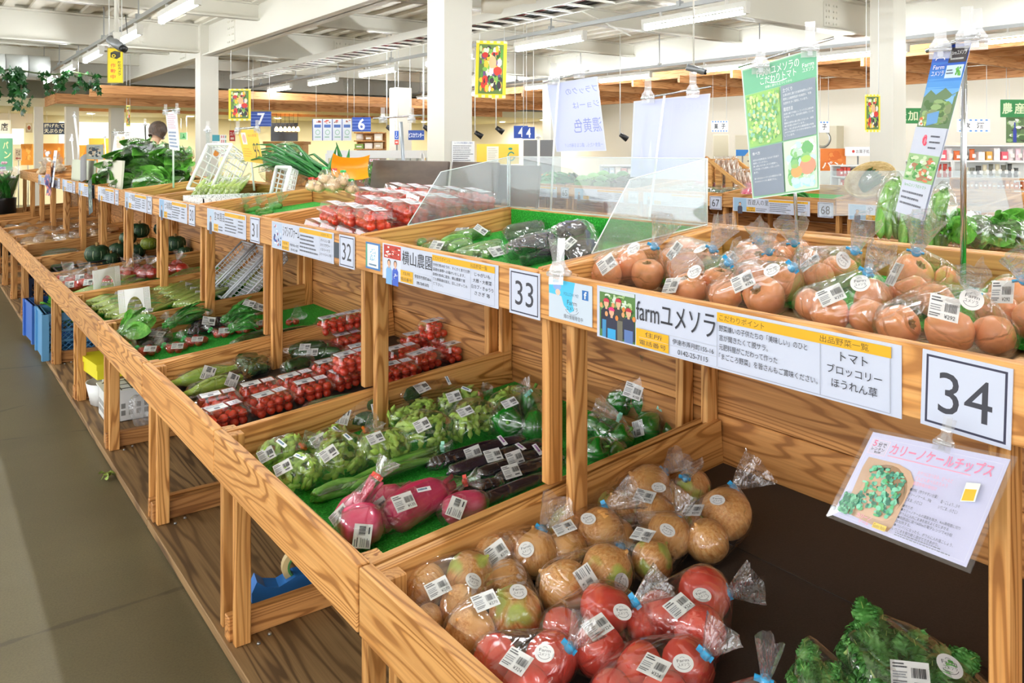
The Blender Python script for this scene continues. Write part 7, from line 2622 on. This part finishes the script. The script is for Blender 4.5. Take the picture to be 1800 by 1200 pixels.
put(ME_GREENS[0], 'leaves', t, RZ(1.2) @ T(-.12, 0, 0) @ SCL(.28, .2, .2))
# slatted wooden crate of dried goods
t = thing('slatted_crate', 'slatted wooden display crate with a sloping side, behind turf 67', 'crate', (5.18, 4.32, 1.02), -pi / 2)
LTW = wood('light_crate_wood', '#e6b06a', '#d89c56', '#b87c3c', .6)
for sy in (0, .34):
    for j in range(4):
        h = .31 - .065 * j
        b = MB(); b.box((.10 * j, sy, 0), (.10 * j + .06, sy + .015, h)); b.obj('slat', LTW, t)
    board('top_rail', t, .46, .02, .03, T(.19, sy + .007, .20) @ RY(.56), LTW)
b = MB(); b.box((0, 0, 0), (.38, .355, .012)); b.box((.38, 0, 0), (.395, .355, .07)); b.box((-.015, 0, 0), (0, .355, .31)); b.obj('crate_box', LTW, t)
CW = t.matrix_basis if False else (Matrix.Translation(t.location) @ RZ(-pi / 2))
for i in range(10):
    p = CW @ Vector((.10 + .16 * (i // 5), .055 + .06 * (i % 5), .20 - .10 * (i // 5)))
    s = thing('dried_pack', 'striped film pack of dried goods, %s in the %s row of the crate' % (ORDW[i % 5], ['rear', 'front'][i // 5]), 'pack', p, 0, 'dried packs in the slatted crate')
    b = MB(); b.tube([(0, 0, -.09), (0, .01, .0), (0, .03, .10)], [.028, .030, .022], 10, flat=.6)
    b.obj('pouch', veg('dried_pack_print', [(.4, '#efe6da'), (.55, '#a87850'), (.7, '#f4efe6')], 14, (1, 6, 1), .4) if i == 0 else MATS['dried_pack_print'], s)
    b = MB(); b.tube([(0, .03, .10), (0, .035, .13)], [.008, .026], 8); b.obj('pouch_top', FILMT, s)

# ------------------------------------------------------------------ the right wall: signs, doors, shelves of packed goods
def dotsign(txt):
    def f(c):
        for i in range(6):
            c.rect(.06 + i * .16, .86, .13 + i * .16, .96, '#3f8ad8'); c.rect(.06 + i * .16, .04, .13 + i * .16, .14, '#3f8ad8')
        for i, s in enumerate(txt):
            c.text(s, .18 + .42 * i, .28, .40 + .42 * i, .72, '#2c3038', True)
    return f


sgn('shelf_sign', 'white dotted sign for sweets beside the violet poster', 'sign', (1250, 212, 1280, 232), 13.5, dotsign('菓子'), cord=2.6)
sgn('shelf_sign', 'white dotted sign just right of the green poster', 'sign', (1440, 213, 1458, 233), 12.5, lambda c: (c.text('子', .3, .25, .7, .75, '#2c3038', True), [c.rect(.1 + .3 * i, .84, .25 + .3 * i, .96, '#3f8ad8') for i in range(3)]) and None, cord=2.6)
sgn('shelf_sign', 'white dotted sign right of the chrome pole', 'sign', (1682, 209, 1740, 232), 11.0, dotsign('飲酒'), cord=2.6)


def greenban(c):
    c.rect(0, 0, 1, 1, '#2f8a48')
    for i, s in enumerate('農産加工品'):
        c.text(s, .03 + .195 * i, .18, .20 + .195 * i, .82, '#e4efc8', True)


sgn('green_banner', 'green banner left of the mountain poster', 'banner', (1552, 190, 1656, 217), 13.0, greenban, group='green banners', cord=2.7)
sgn('green_banner', 'green banner at the right edge of the photo', 'banner', (1758, 175, 1868, 206), 11.5, greenban, group='green banners', cord=2.7)
sgn('sake_poster', 'poster of a blue bottle among leaves below the green banner', 'poster', (1768, 206, 1830, 251), 11.8, lambda c: (c.rect(0, 0, 1, 1, '#5f7a4c'), c.dabs(0, 0, 1, 1, 60, ['#8fb070', '#c8d0b8', '#4a6a3c', '#e8e8e0', '#3c3c34'], 4, (.06, .14)), c.poly([(.2, .02), (.3, .02), (.3, .45), (.27, .6), (.27, .8), (.23, .8), (.23, .6), (.2, .45)], '#2c3a9c')), cord=None)
# air conditioner
t = thing('air_conditioner', 'beige air conditioner outdoor unit on the right wall', 'air conditioner', on_x(1463, 244, 15.86))
b = MB(); b.box((-.12, -.16, -.24), (.12, .40, .24)); b.obj('casing', mat('beige_casing', '#d8d0b8', .5), t, SCL(1.15))
b = MB(); b.lathe([(.15, -.01), (.17, 0), (.15, .01), (.13, 0)], 24, M=T(-.125, .12, 0) @ RY(pi / 2)); b.obj('fan_guard', GREY, t, SCL(1.15))
# doors
for i, (x0, x1, d) in enumerate(((1252, 1280, 17.0), (1290, 1318, 16.5))):
    o = sgn('door_%d' % (i + 1), None, None, (x0, 236, x1, 330), d, lambda c: (c.rect(.04, .0, .96, .98, '#ded6bc'), c.disc(.85, .5, .04, .015, '#4a4640')), '#efe9d8', t_=.05)
    struct(o)

PKC = ['#d84a34', '#f0e4d8', '#e8763c', '#2c2a2a', '#f4f0ea', '#c8342c', '#f0b048', '#8a3a2c', '#f6e6e0', '#4a6a8c', '#e0a0b0', '#6a8a4c']


def goods_unit(label, px, d, nx, ny, cols, seed, wood_=False, dep=.35, grp=None, kind='box'):
    """shelf unit filled with single packs"""
    x0, y0, x1, y1 = px
    w, h = (x1 - x0) * d / FPX, (y1 - y0) * d / FPX
    p = at_d((x0 + x1) / 2, y1, d)
    M = cam_m(p)
    q = random.Random(seed)
    t = thing('goods_shelf', label, 'shelf', p)
    base = Matrix.Translation(-p) @ M
    zb = -p.z
    b = MB()
    for k in range(ny + 1):
        b.box((-w / 2, h * k / ny - .02, -dep), (w / 2, h * k / ny, 0), M=base)
    b.obj('shelf_board', WOOD if wood_ else WPLAS, t)
    b = MB()
    for s in (-w / 2, w / 2):
        b.box((s - .015, zb, -dep), (s + .015, h, -dep + .03), M=base); b.box((s - .015, zb, -.03), (s + .015, 0, 0), M=base)
    b.box((-w / 2, zb, -dep - .01), (w / 2, h, -dep), M=base)
    b.obj('shelf_frame', WOOD if wood_ else WPLAS, t)
    for k in range(ny):
        for i in range(nx):
            c = cols[q.randrange(len(cols))]
            ww, hh = w / nx * q.uniform(.72, .92), h / ny * q.uniform(.55, .82)
            o = MB()
            if kind == 'bag' or q.random() < .35:
                o.tube([(0, 0, 0), (0, hh * .3, .0), (0, hh * .8, 0), (0, hh, 0)], [ww * .42, ww * .5, ww * .44, ww * .5], 8, flat=.45)
            else:
                o.box((-ww / 2, 0, -.06), (ww / 2, hh, .06))
            o.box((-ww * .3, hh * .3, .061), (ww * .3, hh * .6, .064), 1)
            ob = o.obj('grocery_pack', [mat('pack_' + c[1:], c, .4), mat('pack_label_paper', '#f4efe6', .5)], None, M @ T(-w / 2 + w * (i + .5) / nx, h * k / ny + .001, -.10))
            tag(ob, 'grocery pack %s on the %s shelf of the %s' % (ORDW[i] if i < len(ORDW) else 'late', ORDW[k], label.split(',')[0].replace('shelf ', '').replace('shelf', 'unit')), 'grocery pack', 'packs on the ' + label.split(',')[0])
    return t


goods_unit('red goods shelf, left of the right hand column', (1478, 290, 1535, 330), 11.5, 9, 2, ['#d84a34', '#f4ece4', '#c8342c', '#e8a08c', '#3a2c28'], 1)
goods_unit('white tag shelf, between column and poster', (1556, 290, 1590, 330), 12.0, 5, 2, PKC, 2)
goods_unit('black bag shelf, right of the chrome pole', (1700, 282, 1800, 312), 10.5, 9, 1, ['#3a3a36', '#d8cfb0', '#4a4a44', '#6a6a5c'], 3, kind='bag')
goods_unit('seaweed shelf, behind the leaning poster', (1610, 282, 1694, 312), 11.6, 8, 1, ['#4a4a44', '#e8e0cc', '#c84a3c', '#3a3a36'], 4, kind='bag')
goods_unit('bright box shelf, along the right wall', (1640, 255, 1830, 284), 13.0, 14, 1, ['#f0b048', '#f4f0f0', '#f8dce4', '#e8763c', '#f6f2ee', '#e85a6a'], 5)
goods_unit('jar shelf, below the black bags', (1700, 314, 1810, 332), 9.4, 14, 1, ['#d88a3c', '#e0a05c', '#c86a2c'], 6, True)
goods_unit('sweets shelf, behind the slatted crate', (1180, 305, 1250, 330), 9.0, 9, 1, PKC, 7)
sgn('orange_board', 'orange board with white katakana beside the right column', 'sign', (1441, 261, 1486, 300), 12.4, lambda c: (c.rect(0, 0, 1, 1, '#e07a2c'), c.dabs(0, 0, 1, 1, 14, ['#d86a20', '#e88a3c'], 3, (.1, .2)), c.text('パン', .06, .1, .9, .42, '#f8f0e8', True)), t_=.02)
sgn('white_board_sign', 'white sign strip with a red dot above the red goods', 'sign', (1485, 258, 1532, 274), 12.3, lambda c: (c.disc(.3, .5, .05, .16, '#d8483c'), c.text('お菓子処', .4, .3, .9, .7, '#5a4a48')), t_=.02)
sgn('blue_board', 'small blue and tan printed board above the slatted crate', 'sign', (1293, 263, 1318, 274), 13.0, lambda c: (c.rect(0, 0, 1, 1, '#2f7ac0'), c.poly([(.6, 0), (1, 0), (1, 1)], '#d8b888')), t_=.02)
goods_unit('white counter shelf, behind the violet posters', (1060, 290, 1190, 322), 11.5, 12, 2, ['#f0ece8', '#c8d8e4', '#e4d4c8', '#8fa8b8', '#d88a7c'], 8)

# ------------------------------------------------------------------ middle back: partition, yellow boards, counters
for i, (x0, x1) in enumerate(((920, 947), (949, 974))):
    p = at_d((x0 + x1) / 2, 330, 9.3)
    w = (x1 - x0) * 9.3 / FPX
    t = thing('partition_panel', 'tall dark grey partition panel, %s of the pair' % ['left', 'right'][i], 'partition', (p.x, p.y, 0), 0, 'dark grey partition panels')
    b = MB(); b.box((-w / 2, .10, -.02), (w / 2, 1.52, .02), M=Matrix(((CY, 0, -SY, 0), (-SY, 0, -CY, 0), (0, 1, 0, 0), (0, 0, 0, 1)))); b.obj('panel', mat('grey_partition', '#77787a', .6), t)
    b = MB()
    for s in (-w / 2 + .03, w / 2 - .03):
        b.tube([(CY * s, -SY * s, 0), (CY * s, -SY * s, .12)], .015, 8)
    b.obj('feet', GREY, t)
sgn('yellow_board', 'large yellow notice board between column and grey panels', 'notice board', (838, 253, 912, 288), 12.0, lambda c: (c.rect(0, 0, 1, 1, '#f6cf4c'), c.rect(.24, .05, .52, .88, '#f2ead8'), c.lines(.27, .1, .50, .82, 8, '#b8b0a0', .3, 3), c.ring(.82, .38, .09, .24, .72, '#3f9a88', 20, .6, 2 * pi - .2), c.disc(.80, .76, .05, .06, '#3f9a88')), t_=.03)
b = MB()
goods_unit('yellow desk shelf, under the yellow board', (838, 292, 912, 330), 11.0, 8, 1, ['#e8e4dc', '#c8c4b8', '#f0d890', '#d8a880'], 9)
for i, (x, y) in enumerate(((835, 232), (872, 224), (1090, 236), (680, 222), (745, 222))):
    d = 13.0
    t = thing('spot_lamp', 'small dark ceiling spotlight, %s' % ['with a grey box right of the thick column', 'left of the signs 4', 'between the violet posters', 'left of the handicap sign', 'left of the thick column'][i], 'spotlight', at_d(x, y, d), 0, 'ceiling spotlights')
    b = MB(); b.tube([(0, 0, 0), (.10, -.06, -.08)], [.035, .05], 10); b.obj('lamp_head', BLACK, t)
    MB().tube([(0, 0, 0), (0, 0, roof_z(t.location) - t.location.z)], .008, 6).obj('stem', WPLAS, t)
sgn('blue_sign', 'blue sign of the service counter left of the thick column', 'sign', (718, 229, 746, 246), 12.5, lambda c: (c.rect(0, 0, 1, 1, '#2c4a94'), c.text('ビスカウンター', .03, .25, .97, .75, '#f2f4fa', True)), t_=.02)
sgn('handicap_sign', 'small blue wheelchair sign on the slim rear column', 'sign', (694, 230, 701, 245), 12.6, lambda c: (c.rect(0, 0, 1, 1, '#1f5ac0'), c.ring(.5, .35, .28, .2, .7, '#f4f6fa', 16, pi * .8, pi * 2.1), c.disc(.45, .84, .1, .06, '#f4f6fa'), c.rect(.4, .42, .52, .76, '#f4f6fa')), t_=.02)
sgn('red_sign', 'small red sign under the wheelchair sign', 'sign', (694, 246, 701, 254), 12.6, lambda c: (c.rect(0, 0, 1, 1, '#d8483c'), c.rect(.2, .35, .8, .65, '#f6e4e0')), t_=.02)
b = MB(); b.box((-.13, -.13, 0), (.13, .13, 2.4)); p = at_d(704, 320, 12.9)
struct(b.obj('column_slim', CREAM2, None, T(p.x, p.y, 0)))
goods_unit('wooden pigeonhole shelf, under the number 6 sign', (622, 232, 672, 276), 13.6, 3, 3, ['#e8a04c', '#f0e4d0', '#d8c8a8', '#c8a878', '#f0e8dc', '#8ab04c'], 10, True)
goods_unit('pale counter shelf, behind the T shaped stand', (690, 268, 752, 315), 11.8, 6, 2, ['#e4dcd0', '#c8c0b4', '#f0c050', '#4a4a50', '#f4f0ec'], 11)
# glass display case
p = at_d(665, 322, 10.6)
t = thing('display_case', 'white framed glass display case left of the thick column', 'display case', (p.x, p.y, 0))
Rm = RZ(-YAW)
b = MB()
w = .62
for s in (-w, w):
    for dd in (-.25, .25):
        b.box((s - .02, dd - .02, 0), (s + .02, dd + .02, 1.36))
b.box((-w, -.27, 1.30), (w, .27, 1.40)); b.box((-w, -.25, .9), (w, .25, .93)); b.box((-w, -.27, 0), (w, .27, .5))
b.obj('case_frame', WPLAS, t, Rm)
b = MB(); b.box((-w, -.262, .5), (w, -.258, 1.30)); b.obj('case_glass', ACRY, t, Rm)
for i in range(8):
    q = random.Random(i)
    me = MB().box((-.05, -.04, 0), (.05, .04, .10)).mesh('pastry_box', mat('pack_' + PKC[i][1:], PKC[i], .4))
    o = put(me, 'pastry_box', None, T(p.x, p.y, 0) @ Rm @ T(-.5 + i * .14, -.05, .93))
    tag(o, 'small box %s from the left inside the glass display case' % ORDW[i], 'box', 'boxes in the glass display case')
sgn('case_label', 'white strip with red letters on the display case', 'label', (650, 279, 667, 284), 10.28, lambda c: c.text('KIRIN', .1, .15, .9, .85, '#d8342c', True) and None)
# plants and potted things on the stand facing the second aisle near the dark boards
for i in range(10):
    p = at_d(640 + i * 11, 314 + (i % 3) * 3, 6.3)
    t = thing('herb_bag', 'film bag of herbs behind the dark boards, %s from the left' % ORDW[i], 'bag of herbs', p, 0, 'herb bags behind the dark boards')
    put((ME_SPIN, ME_GREENS)[i % 2][i % 2], 'leaves', t, RZ(i) @ RY(-1.0) @ SCL(.17, .12, .12))
    vs_, fs = film_hull([(Vector((0, 0, 0)), .04), (Vector((0, 0, .08)), .045)], None, 60, .004, .008, i, 3)
    b = MB(); b.add(vs_, fs, 0, True); b.obj('film', FILM, t)
sgn('green_card', 'small dark green and blue card behind the dark boards', 'card', (741, 291, 755, 312), 5.2, lambda c: (c.rect(0, .6, 1, 1, '#2c5a48'), c.rect(0, 0, 1, .6, '#7fb0cc')))

# ------------------------------------------------------------------ left back: shops, screen, lanterns, ivy, people
sgn('menu_banner', 'four white and blue menu banners in a row, one frame, under the wooden edge', 'banner', (549, 209, 618, 247), 16.0, lambda c: (c.rect(0, 0, 1, 1, '#e4e8ee'), [(c.rect(.0 + .25 * i, 0, .02 + .25 * i, 1, '#3c5a9c'), c.rect(.05 + .25 * i, .6, .22 + .25 * i, .74, '#4a6ab0'), c.dabs(.04 + .25 * i, .78, .24 + .25 * i, .98, 8, ['#d85a4c', '#f0e8e0', '#8a4a3c'], i, (.1, .25)), c.ring(.14 + .25 * i, .38, .06, .12, .8, '#6fb08a', 14), c.lines(.07 + .25 * i, .12, .22 + .25 * i, .2, 1, '#6fb08a', .6, i)) for i in range(4)]) and None, cord=2.3)
t = thing('tv_screen', 'large black screen above the wooden counter', 'screen', at_d(500, 232, 20.5))
b = MB(); w, h = 47 * 20.5 / FPX, 32 * 20.5 / FPX
b.box((-w / 2, -h / 2, -.03), (w / 2, h / 2, .03)); b.obj('panel', mat('black_screen', '#141010', .15), t, Matrix.Translation((0, 0, 0)) @ Matrix(((CY, 0, -SY, 0), (-SY, 0, -CY, 0), (0, 1, 0, 0), (0, 0, 0, 1))))
for i in range(6):
    p = at_d(486 + i * 7.5, 227, 20.0)
    t = thing('pendant_lamp', 'small warm pendant lamp before the black screen, %s from the left' % ORDW[i], 'lamp', p, 0, 'pendant lamps before the screen')
    b = MB(); b.lathe([(.02, .06), (.05, .0), (.045, -.05), (0, -.06)], 10); b.obj('shade', mat('warm_lamp', '#ffd890', .4, emit=6), t)
    MB().tube([(0, 0, .05), (0, 0, roof_z(p) - p.z)], .005, 5).obj('cord', BLACK, t)
p = at_d(505, 262, 20)
t = thing('wooden_counter', 'light wooden counter below the black screen', 'counter', (p.x, p.y, 0))
b = MB(); b.box((-.45, -.3, 0), (.45, .3, 1.55), M=RZ(-YAW)); b.obj('body', WOOD, t)
b = MB(); b.box((-.5, -.35, 1.55), (.5, .35, 1.62), M=RZ(-YAW)); b.obj('top', WOOD, t)
sgn('red_sign', 'red sign with white letters left of the yellow poster', 'sign', (404, 229, 414, 248), 18.5, lambda c: (c.rect(0, 0, 1, 1, '#c8342c'), c.text('スパ', .1, .5, .9, .85, '#f6ece8', True), c.rect(.2, .15, .8, .35, '#f0d0c8')), t_=.03)
sgn('green_sign', 'green sign left of the second column', 'sign', (347, 227, 359, 240), 20, lambda c: (c.rect(0, 0, 1, 1, '#2f9a3c'), c.text('ソフ', .2, .2, .8, .8, '#eef8e8', True)), t_=.03)
sgn('exit_sign', 'green and white emergency exit sign left of the second column', 'sign', (317, 233, 329, 245), 21.5, lambda c: (c.rect(0, 0, 1, 1, '#8fe0b0'), c.poly([(.3, .2), (.5, .5), (.45, .8), (.6, .8), (.65, .5), (.8, .2)], '#2f9a60')), t_=.03)
# shop fronts
b = MB(); b.box((RX0, 23.4, 1.95), (2.35, 23.46, 2.32)); struct(b.obj('wall_shop_header', CREAM2))
sgn('shop_sign', 'white shop sign at the far left edge', 'sign', (-40, 211, 21, 235), 18.5, lambda c: c.text('パンの店', .05, .2, .92, .8, '#2c2c2c', True) and None, '#ece6d0', t_=.04)
sgn('green_curtain', 'green cloth panel with white katakana at the far left', 'curtain', (-30, 243, 23, 300), 18.1, lambda c: (c.rect(0, 0, 1, 1, '#5fb088'), c.text('パ', .68, .68, .86, .9, '#f0eab0', True), c.text('ン', .72, .38, .94, .6, '#f0eab0', True)), t_=.02)
sgn('fried_food_sign', 'dark navy shop sign with cream writing behind the left columns', 'sign', (76, 216, 140, 236), 18.9, lambda c: (c.rect(0, 0, 1, 1, '#22304a'), c.text('揚げたて', .05, .58, .6, .92, '#f0ead0', True), c.text('天ぷらかまぼこ', .05, .1, .95, .5, '#f0ead0', True)), t_=.04)
for i, (x0, x1, y0, y1, c_) in enumerate(((39, 59, 253, 290, '#e8961e'), (78, 113, 252, 292, '#e88e1e'), (138, 158, 255, 290, '#eea22c'), (158, 200, 243, 290, '#f0b03c'))):
    sgn('counter_front', 'orange shop counter panel at the far left, %s from the left' % ORDW[i], 'panel', (x0, y0, x1, y1), 19.2, lambda c: (c.rect(0, 0, 1, 1, c_), c.dabs(0, 0, 1, 1, 12, [c_, '#d88418', '#f4b850'], i, (.08, .2))), '#e8961e', 'orange shop counter panels', t_=.05)
sgn('food_photo', 'small square photo of a dish on the far shop wall', 'picture', (46, 216, 58, 233), 19.2, lambda c: (c.rect(0, 0, 1, 1, '#d8c8a8'), c.disc(.5, .5, .36, .36, '#f0e8dc'), c.disc(.5, .5, .24, .22, '#b8603c')), t_=.02)
sgn('shop_poster', 'grey blue printed poster beside the far orange panels', 'poster', (152, 254, 182, 280), 17.2, lambda c: (c.rect(0, 0, 1, 1, '#b8c4c4'), c.dabs(.05, .05, .95, .95, 30, ['#4a5a68', '#8fa0a8', '#d8c8b0', '#e8e0d4', '#3c4a58'], 3, (.08, .18))))
sgn('arrow_sign', 'small brown arrow sign at the far left', 'sign', (26, 261, 38, 282), 17.2, lambda c: (c.rect(0, 0, 1, 1, '#f0d8b0'), c.text('そば', .2, .4, .8, .9, '#7a4a2c', True), c.poly([(.1, .18), (.4, .3), (.4, .22), (.9, .22), (.9, .14), (.4, .14), (.4, .06)], '#b8402c')))
for i, (x0, x1) in enumerate(((60, 75), (115, 137))):
    d = 17.0
    p = at_d((x0 + x1) / 2, 300, d)
    w = (x1 - x0) * d / FPX / 2.2
    b = MB(); b.box((-w, -w, 0), (w, w, 2.4)); struct(b.obj('column_shop', CREAM2, None, T(p.x, p.y, 0)))
b = MB(); b.box((3.0, 23.9, 1.2), (5.2, 24.0, 2.15)); struct(b.obj('window_1', mat('daylit_pane', '#eef6f4', .2, emit=.55)))
b = MB(); b.box((-1.5, 23.9, 1.55), (2.2, 24.0, 1.95)); struct(b.obj('window_2', mat('daylit_pane', '#eef6f4')))

# ivy garland
t = thing('ivy_garland', 'long garland of ivy hanging under the roof at the upper left', 'garland', (.5, 13.2, 2.45))
q = random.Random(8)
ivs, ivf = [], []
b2 = MB(); b2.tube([(-2.4 + i * .25, .0, .06 + .03 * sin(i * 2.2)) for i in range(18)], .012, 6); b2.obj('vine_stem', mat('ivy_stem', '#4a5a30', .6), t)
b = MB()
for st in range(46):
    x0 = q.uniform(-2.4, 1.75)
    L = q.uniform(.12, .62) * (1.0 if x0 < 1.2 else .6)
    x1 = x0 + q.uniform(-.2, .2)
    n_ = int(L / .030)
    b2 = MB()
    for k in range(n_):
        f = k / max(1, n_)
        p = Vector((x0 + (x1 - x0) * f + q.uniform(-.05, .05), q.uniform(-.10, .10), .05 - L * f + q.uniform(-.02, .02)))
        M = Matrix.Translation(p) @ RZ(q.uniform(0, 6.28)) @ RX(q.uniform(.7, 1.9)) @ SCL(q.uniform(.045, .075))
        b.add([(0, -.2, 0), (.5, -.55, -.1), (.55, .05, .05), (1.0, .15, -.15), (.45, .45, .05), (0, 1.15, -.1), (-.45, .45, .05), (-1.0, .15, -.15), (-.55, .05, .05), (-.5, -.55, -.1), (0, .2, .12)], [(10, i, (i + 1) % 10) for i in range(10)], 0, True, None, M)
tag(b.obj('ivy_leaves', V_IVY, t), kind='stuff')
for s in (-1.8, -.2, 1.4):
    MB().tube([(s, 0, .06), (s, 0, .82)], .004, 5).obj('hanging_wire', GREY, t)


# people beyond the heap of greens
def skin_mesh(name, nodes, edges, m, sub=2):
    me = bpy.data.meshes.new(name)
    me.from_pydata([n_[0] for n_ in nodes], edges, [])
    o = bpy.data.objects.new('tmp', me); COL.objects.link(o)
    o.modifiers.new('s', 'SKIN'); sb = o.modifiers.new('u', 'SUBSURF'); sb.levels = sub; sb.render_levels = sub
    for i, n_ in enumerate(nodes):
        r = n_[1]
        me.skin_vertices[0].data[i].radius = (r, r) if not hasattr(r, '__len__') else r
    me.skin_vertices[0].data[0].use_root = True
    dg = bpy.context.evaluated_depsgraph_get(); dg.update()
    out = bpy.data.meshes.new_from_object(o.evaluated_get(dg))
    bpy.data.objects.remove(o)
    out.name = name
    out.materials.clear(); out.materials.append(m)
    for p in out.polygons: p.use_smooth = True
    return out


SKIN = mat('skin', '#e3b795', .5)


def person(label, loc, rz, bend, shirt, hairc, mask=True, s=1.0):
    t = thing('person', label, 'person', loc, rz)
    cb, sb_ = cos(bend), sin(bend)

    def B(x, y, z):      # bend the upper body forward (+y) about the hips (z = .92)
        if z <= .92: return (x * s, y * s, z * s)
        dz = z - .92
        return (x * s, (y * cb + dz * sb_) * s, (.92 + dz * cb - y * sb_) * s)
    nd = [((0, 0, .92 * s), .12 * s)]
    ed = []

    def chain(start, pts):
        k = start
        for p, r in pts:
            nd.append((B(*p), r * s)); ed.append((k, len(nd) - 1)); k = len(nd) - 1
        return k
    ch = chain(0, [((0, 0, 1.08), .115), ((0, .0, 1.30), .13), ((0, -.01, 1.42), .075), ((0, .0, 1.48), .05), ((0, .01, 1.56), .075), ((0, .015, 1.64), .088), ((0, .01, 1.71), .065)])
    for sg in (-1, 1):
        chain(2, [((sg * .17, 0, 1.36), .055), ((sg * .21, .04, 1.10), .042), ((sg * .20, .22, .98), .034), ((sg * .19, .30, .97), .03), ((sg * .185, .37, .96), .02)])
        chain(0, [((sg * .09, 0, .84), .09), ((sg * .10, .02, .48), .058), ((sg * .10, -.01, .09), .04), ((sg * .10, .10, .035), .032), ((sg * .10, .17, .03), .025)])
    put(skin_mesh('body', nd, ed, SKIN), 'body', t)
    sn = [(B(0, 0, .90), .135 * s), (B(0, 0, 1.08), .13 * s), (B(0, 0, 1.30), .145 * s), (B(0, -.01, 1.40), .09 * s)]
    se = [(0, 1), (1, 2), (2, 3)]
    for sg in (-1, 1):
        k = len(sn)
        sn += [(B(sg * .17, 0, 1.36), .07 * s), (B(sg * .21, .04, 1.12), .055 * s)]
        se += [(2, k), (k, k + 1)]
    put(skin_mesh('shirt', sn, se, shirt), 'shirt', t)
    tn, te = [((0, 0, .93 * s), .135 * s)], []
    for sg in (-1, 1):
        k = len(tn)
        tn += [((sg * .09 * s, 0, .82 * s), .10 * s), ((sg * .10 * s, .02 * s, .48 * s), .07 * s), ((sg * .10 * s, -.01 * s, .12 * s), .06 * s)]
        te += [(0, k), (k, k + 1), (k + 1, k + 2)]
    put(skin_mesh('trousers', tn, te, mat('dark_trousers', '#2c3040', .7)), 'trousers', t)
    hp = Vector(B(0, .0, 1.645))
    b = MB()
    hm = Matrix.Translation(hp) @ RX(-bend)
    r = .118 * s
    q_ = random.Random(3)
    b.grid(lambda u, v: hm @ Vector((r * (sin(v * 2.6) if v < .6 else max(.80, sin(v * 2.6))) * cos(6.283 * u), r * (sin(v * 2.6) if v < .6 else max(.80, sin(v * 2.6))) * sin(6.283 * u) * 1.08 - .018, r * 1.12 * cos(v * 2.6) * (1 + .03 * sin(40 * u)))) if not (.10 < u < .40 and v > .5) else hm @ Vector((r * sin(1.3) * cos(6.283 * u), r * sin(1.3) * sin(6.283 * u) * 1.08 - .018, r * 1.12 * cos(1.3))), 30, 14)
    b.obj('hair', hairc, t)
    b = MB()
    for sg in (-1, 1):
        b.sphere(hm @ Vector((sg * .034 * s, .086 * s, .0)), .011 * s, 8, 6)
    b.obj('eyes', BLACK, t)
    b = MB(); b.tube([hm @ Vector((0, .088 * s, .01)), hm @ Vector((0, .115 * s, -.03)), hm @ Vector((0, .09 * s, -.035))], [.008 * s, .014 * s, .008 * s], 8); b.obj('nose', SKIN, t)
    b = MB()
    for sg in (-1, 1):
        b.sphere(hm @ Vector((sg * .092 * s, .0, -.01)), .022 * s, 8, 6, sq=(.5, 1, 1.3))
    b.obj('ears', SKIN, t)
    if mask:
        b = MB(); b.grid(lambda u, v: hm @ Vector((.088 * s * sin((u - .5) * 2.6), .105 * s * cos((u - .5) * 2.2), -.02 - .075 * v)), 12, 5); b.obj('face_mask', mat('white_mask', '#f2f4f6', .6), t)
    else:
        b = MB(); b.tube([hm @ Vector((-.025, .088 * s, -.06)), hm @ Vector((.025, .088 * s, -.06))], .005, 6); b.obj('lips', mat('lips', '#b8705c', .5), t)
    return t


HAIR = veg('brown_hair', [(.3, '#2c2018'), (.7, '#6a5240')], 14, (6, 6, .7), .4, .6)
NAVY = mat('navy_shirt', '#2a4690', .7)
pp = at_d(268, 244, 11.8)
person('person with brown hair, white mask and blue shirt bending behind the spinach heap', (pp.x - .15, pp.y + .0, 0), R(-60), .42, NAVY, HAIR, True, 1.07)
pp = at_d(340, 275, 16.0)
person('person with dark hair seen far behind, pale yellow clothing, by the second column', (pp.x, pp.y, 0), R(-120), .35, mat('pale_yellow_shirt', '#e8dca0', .7), HAIR, False, .92)
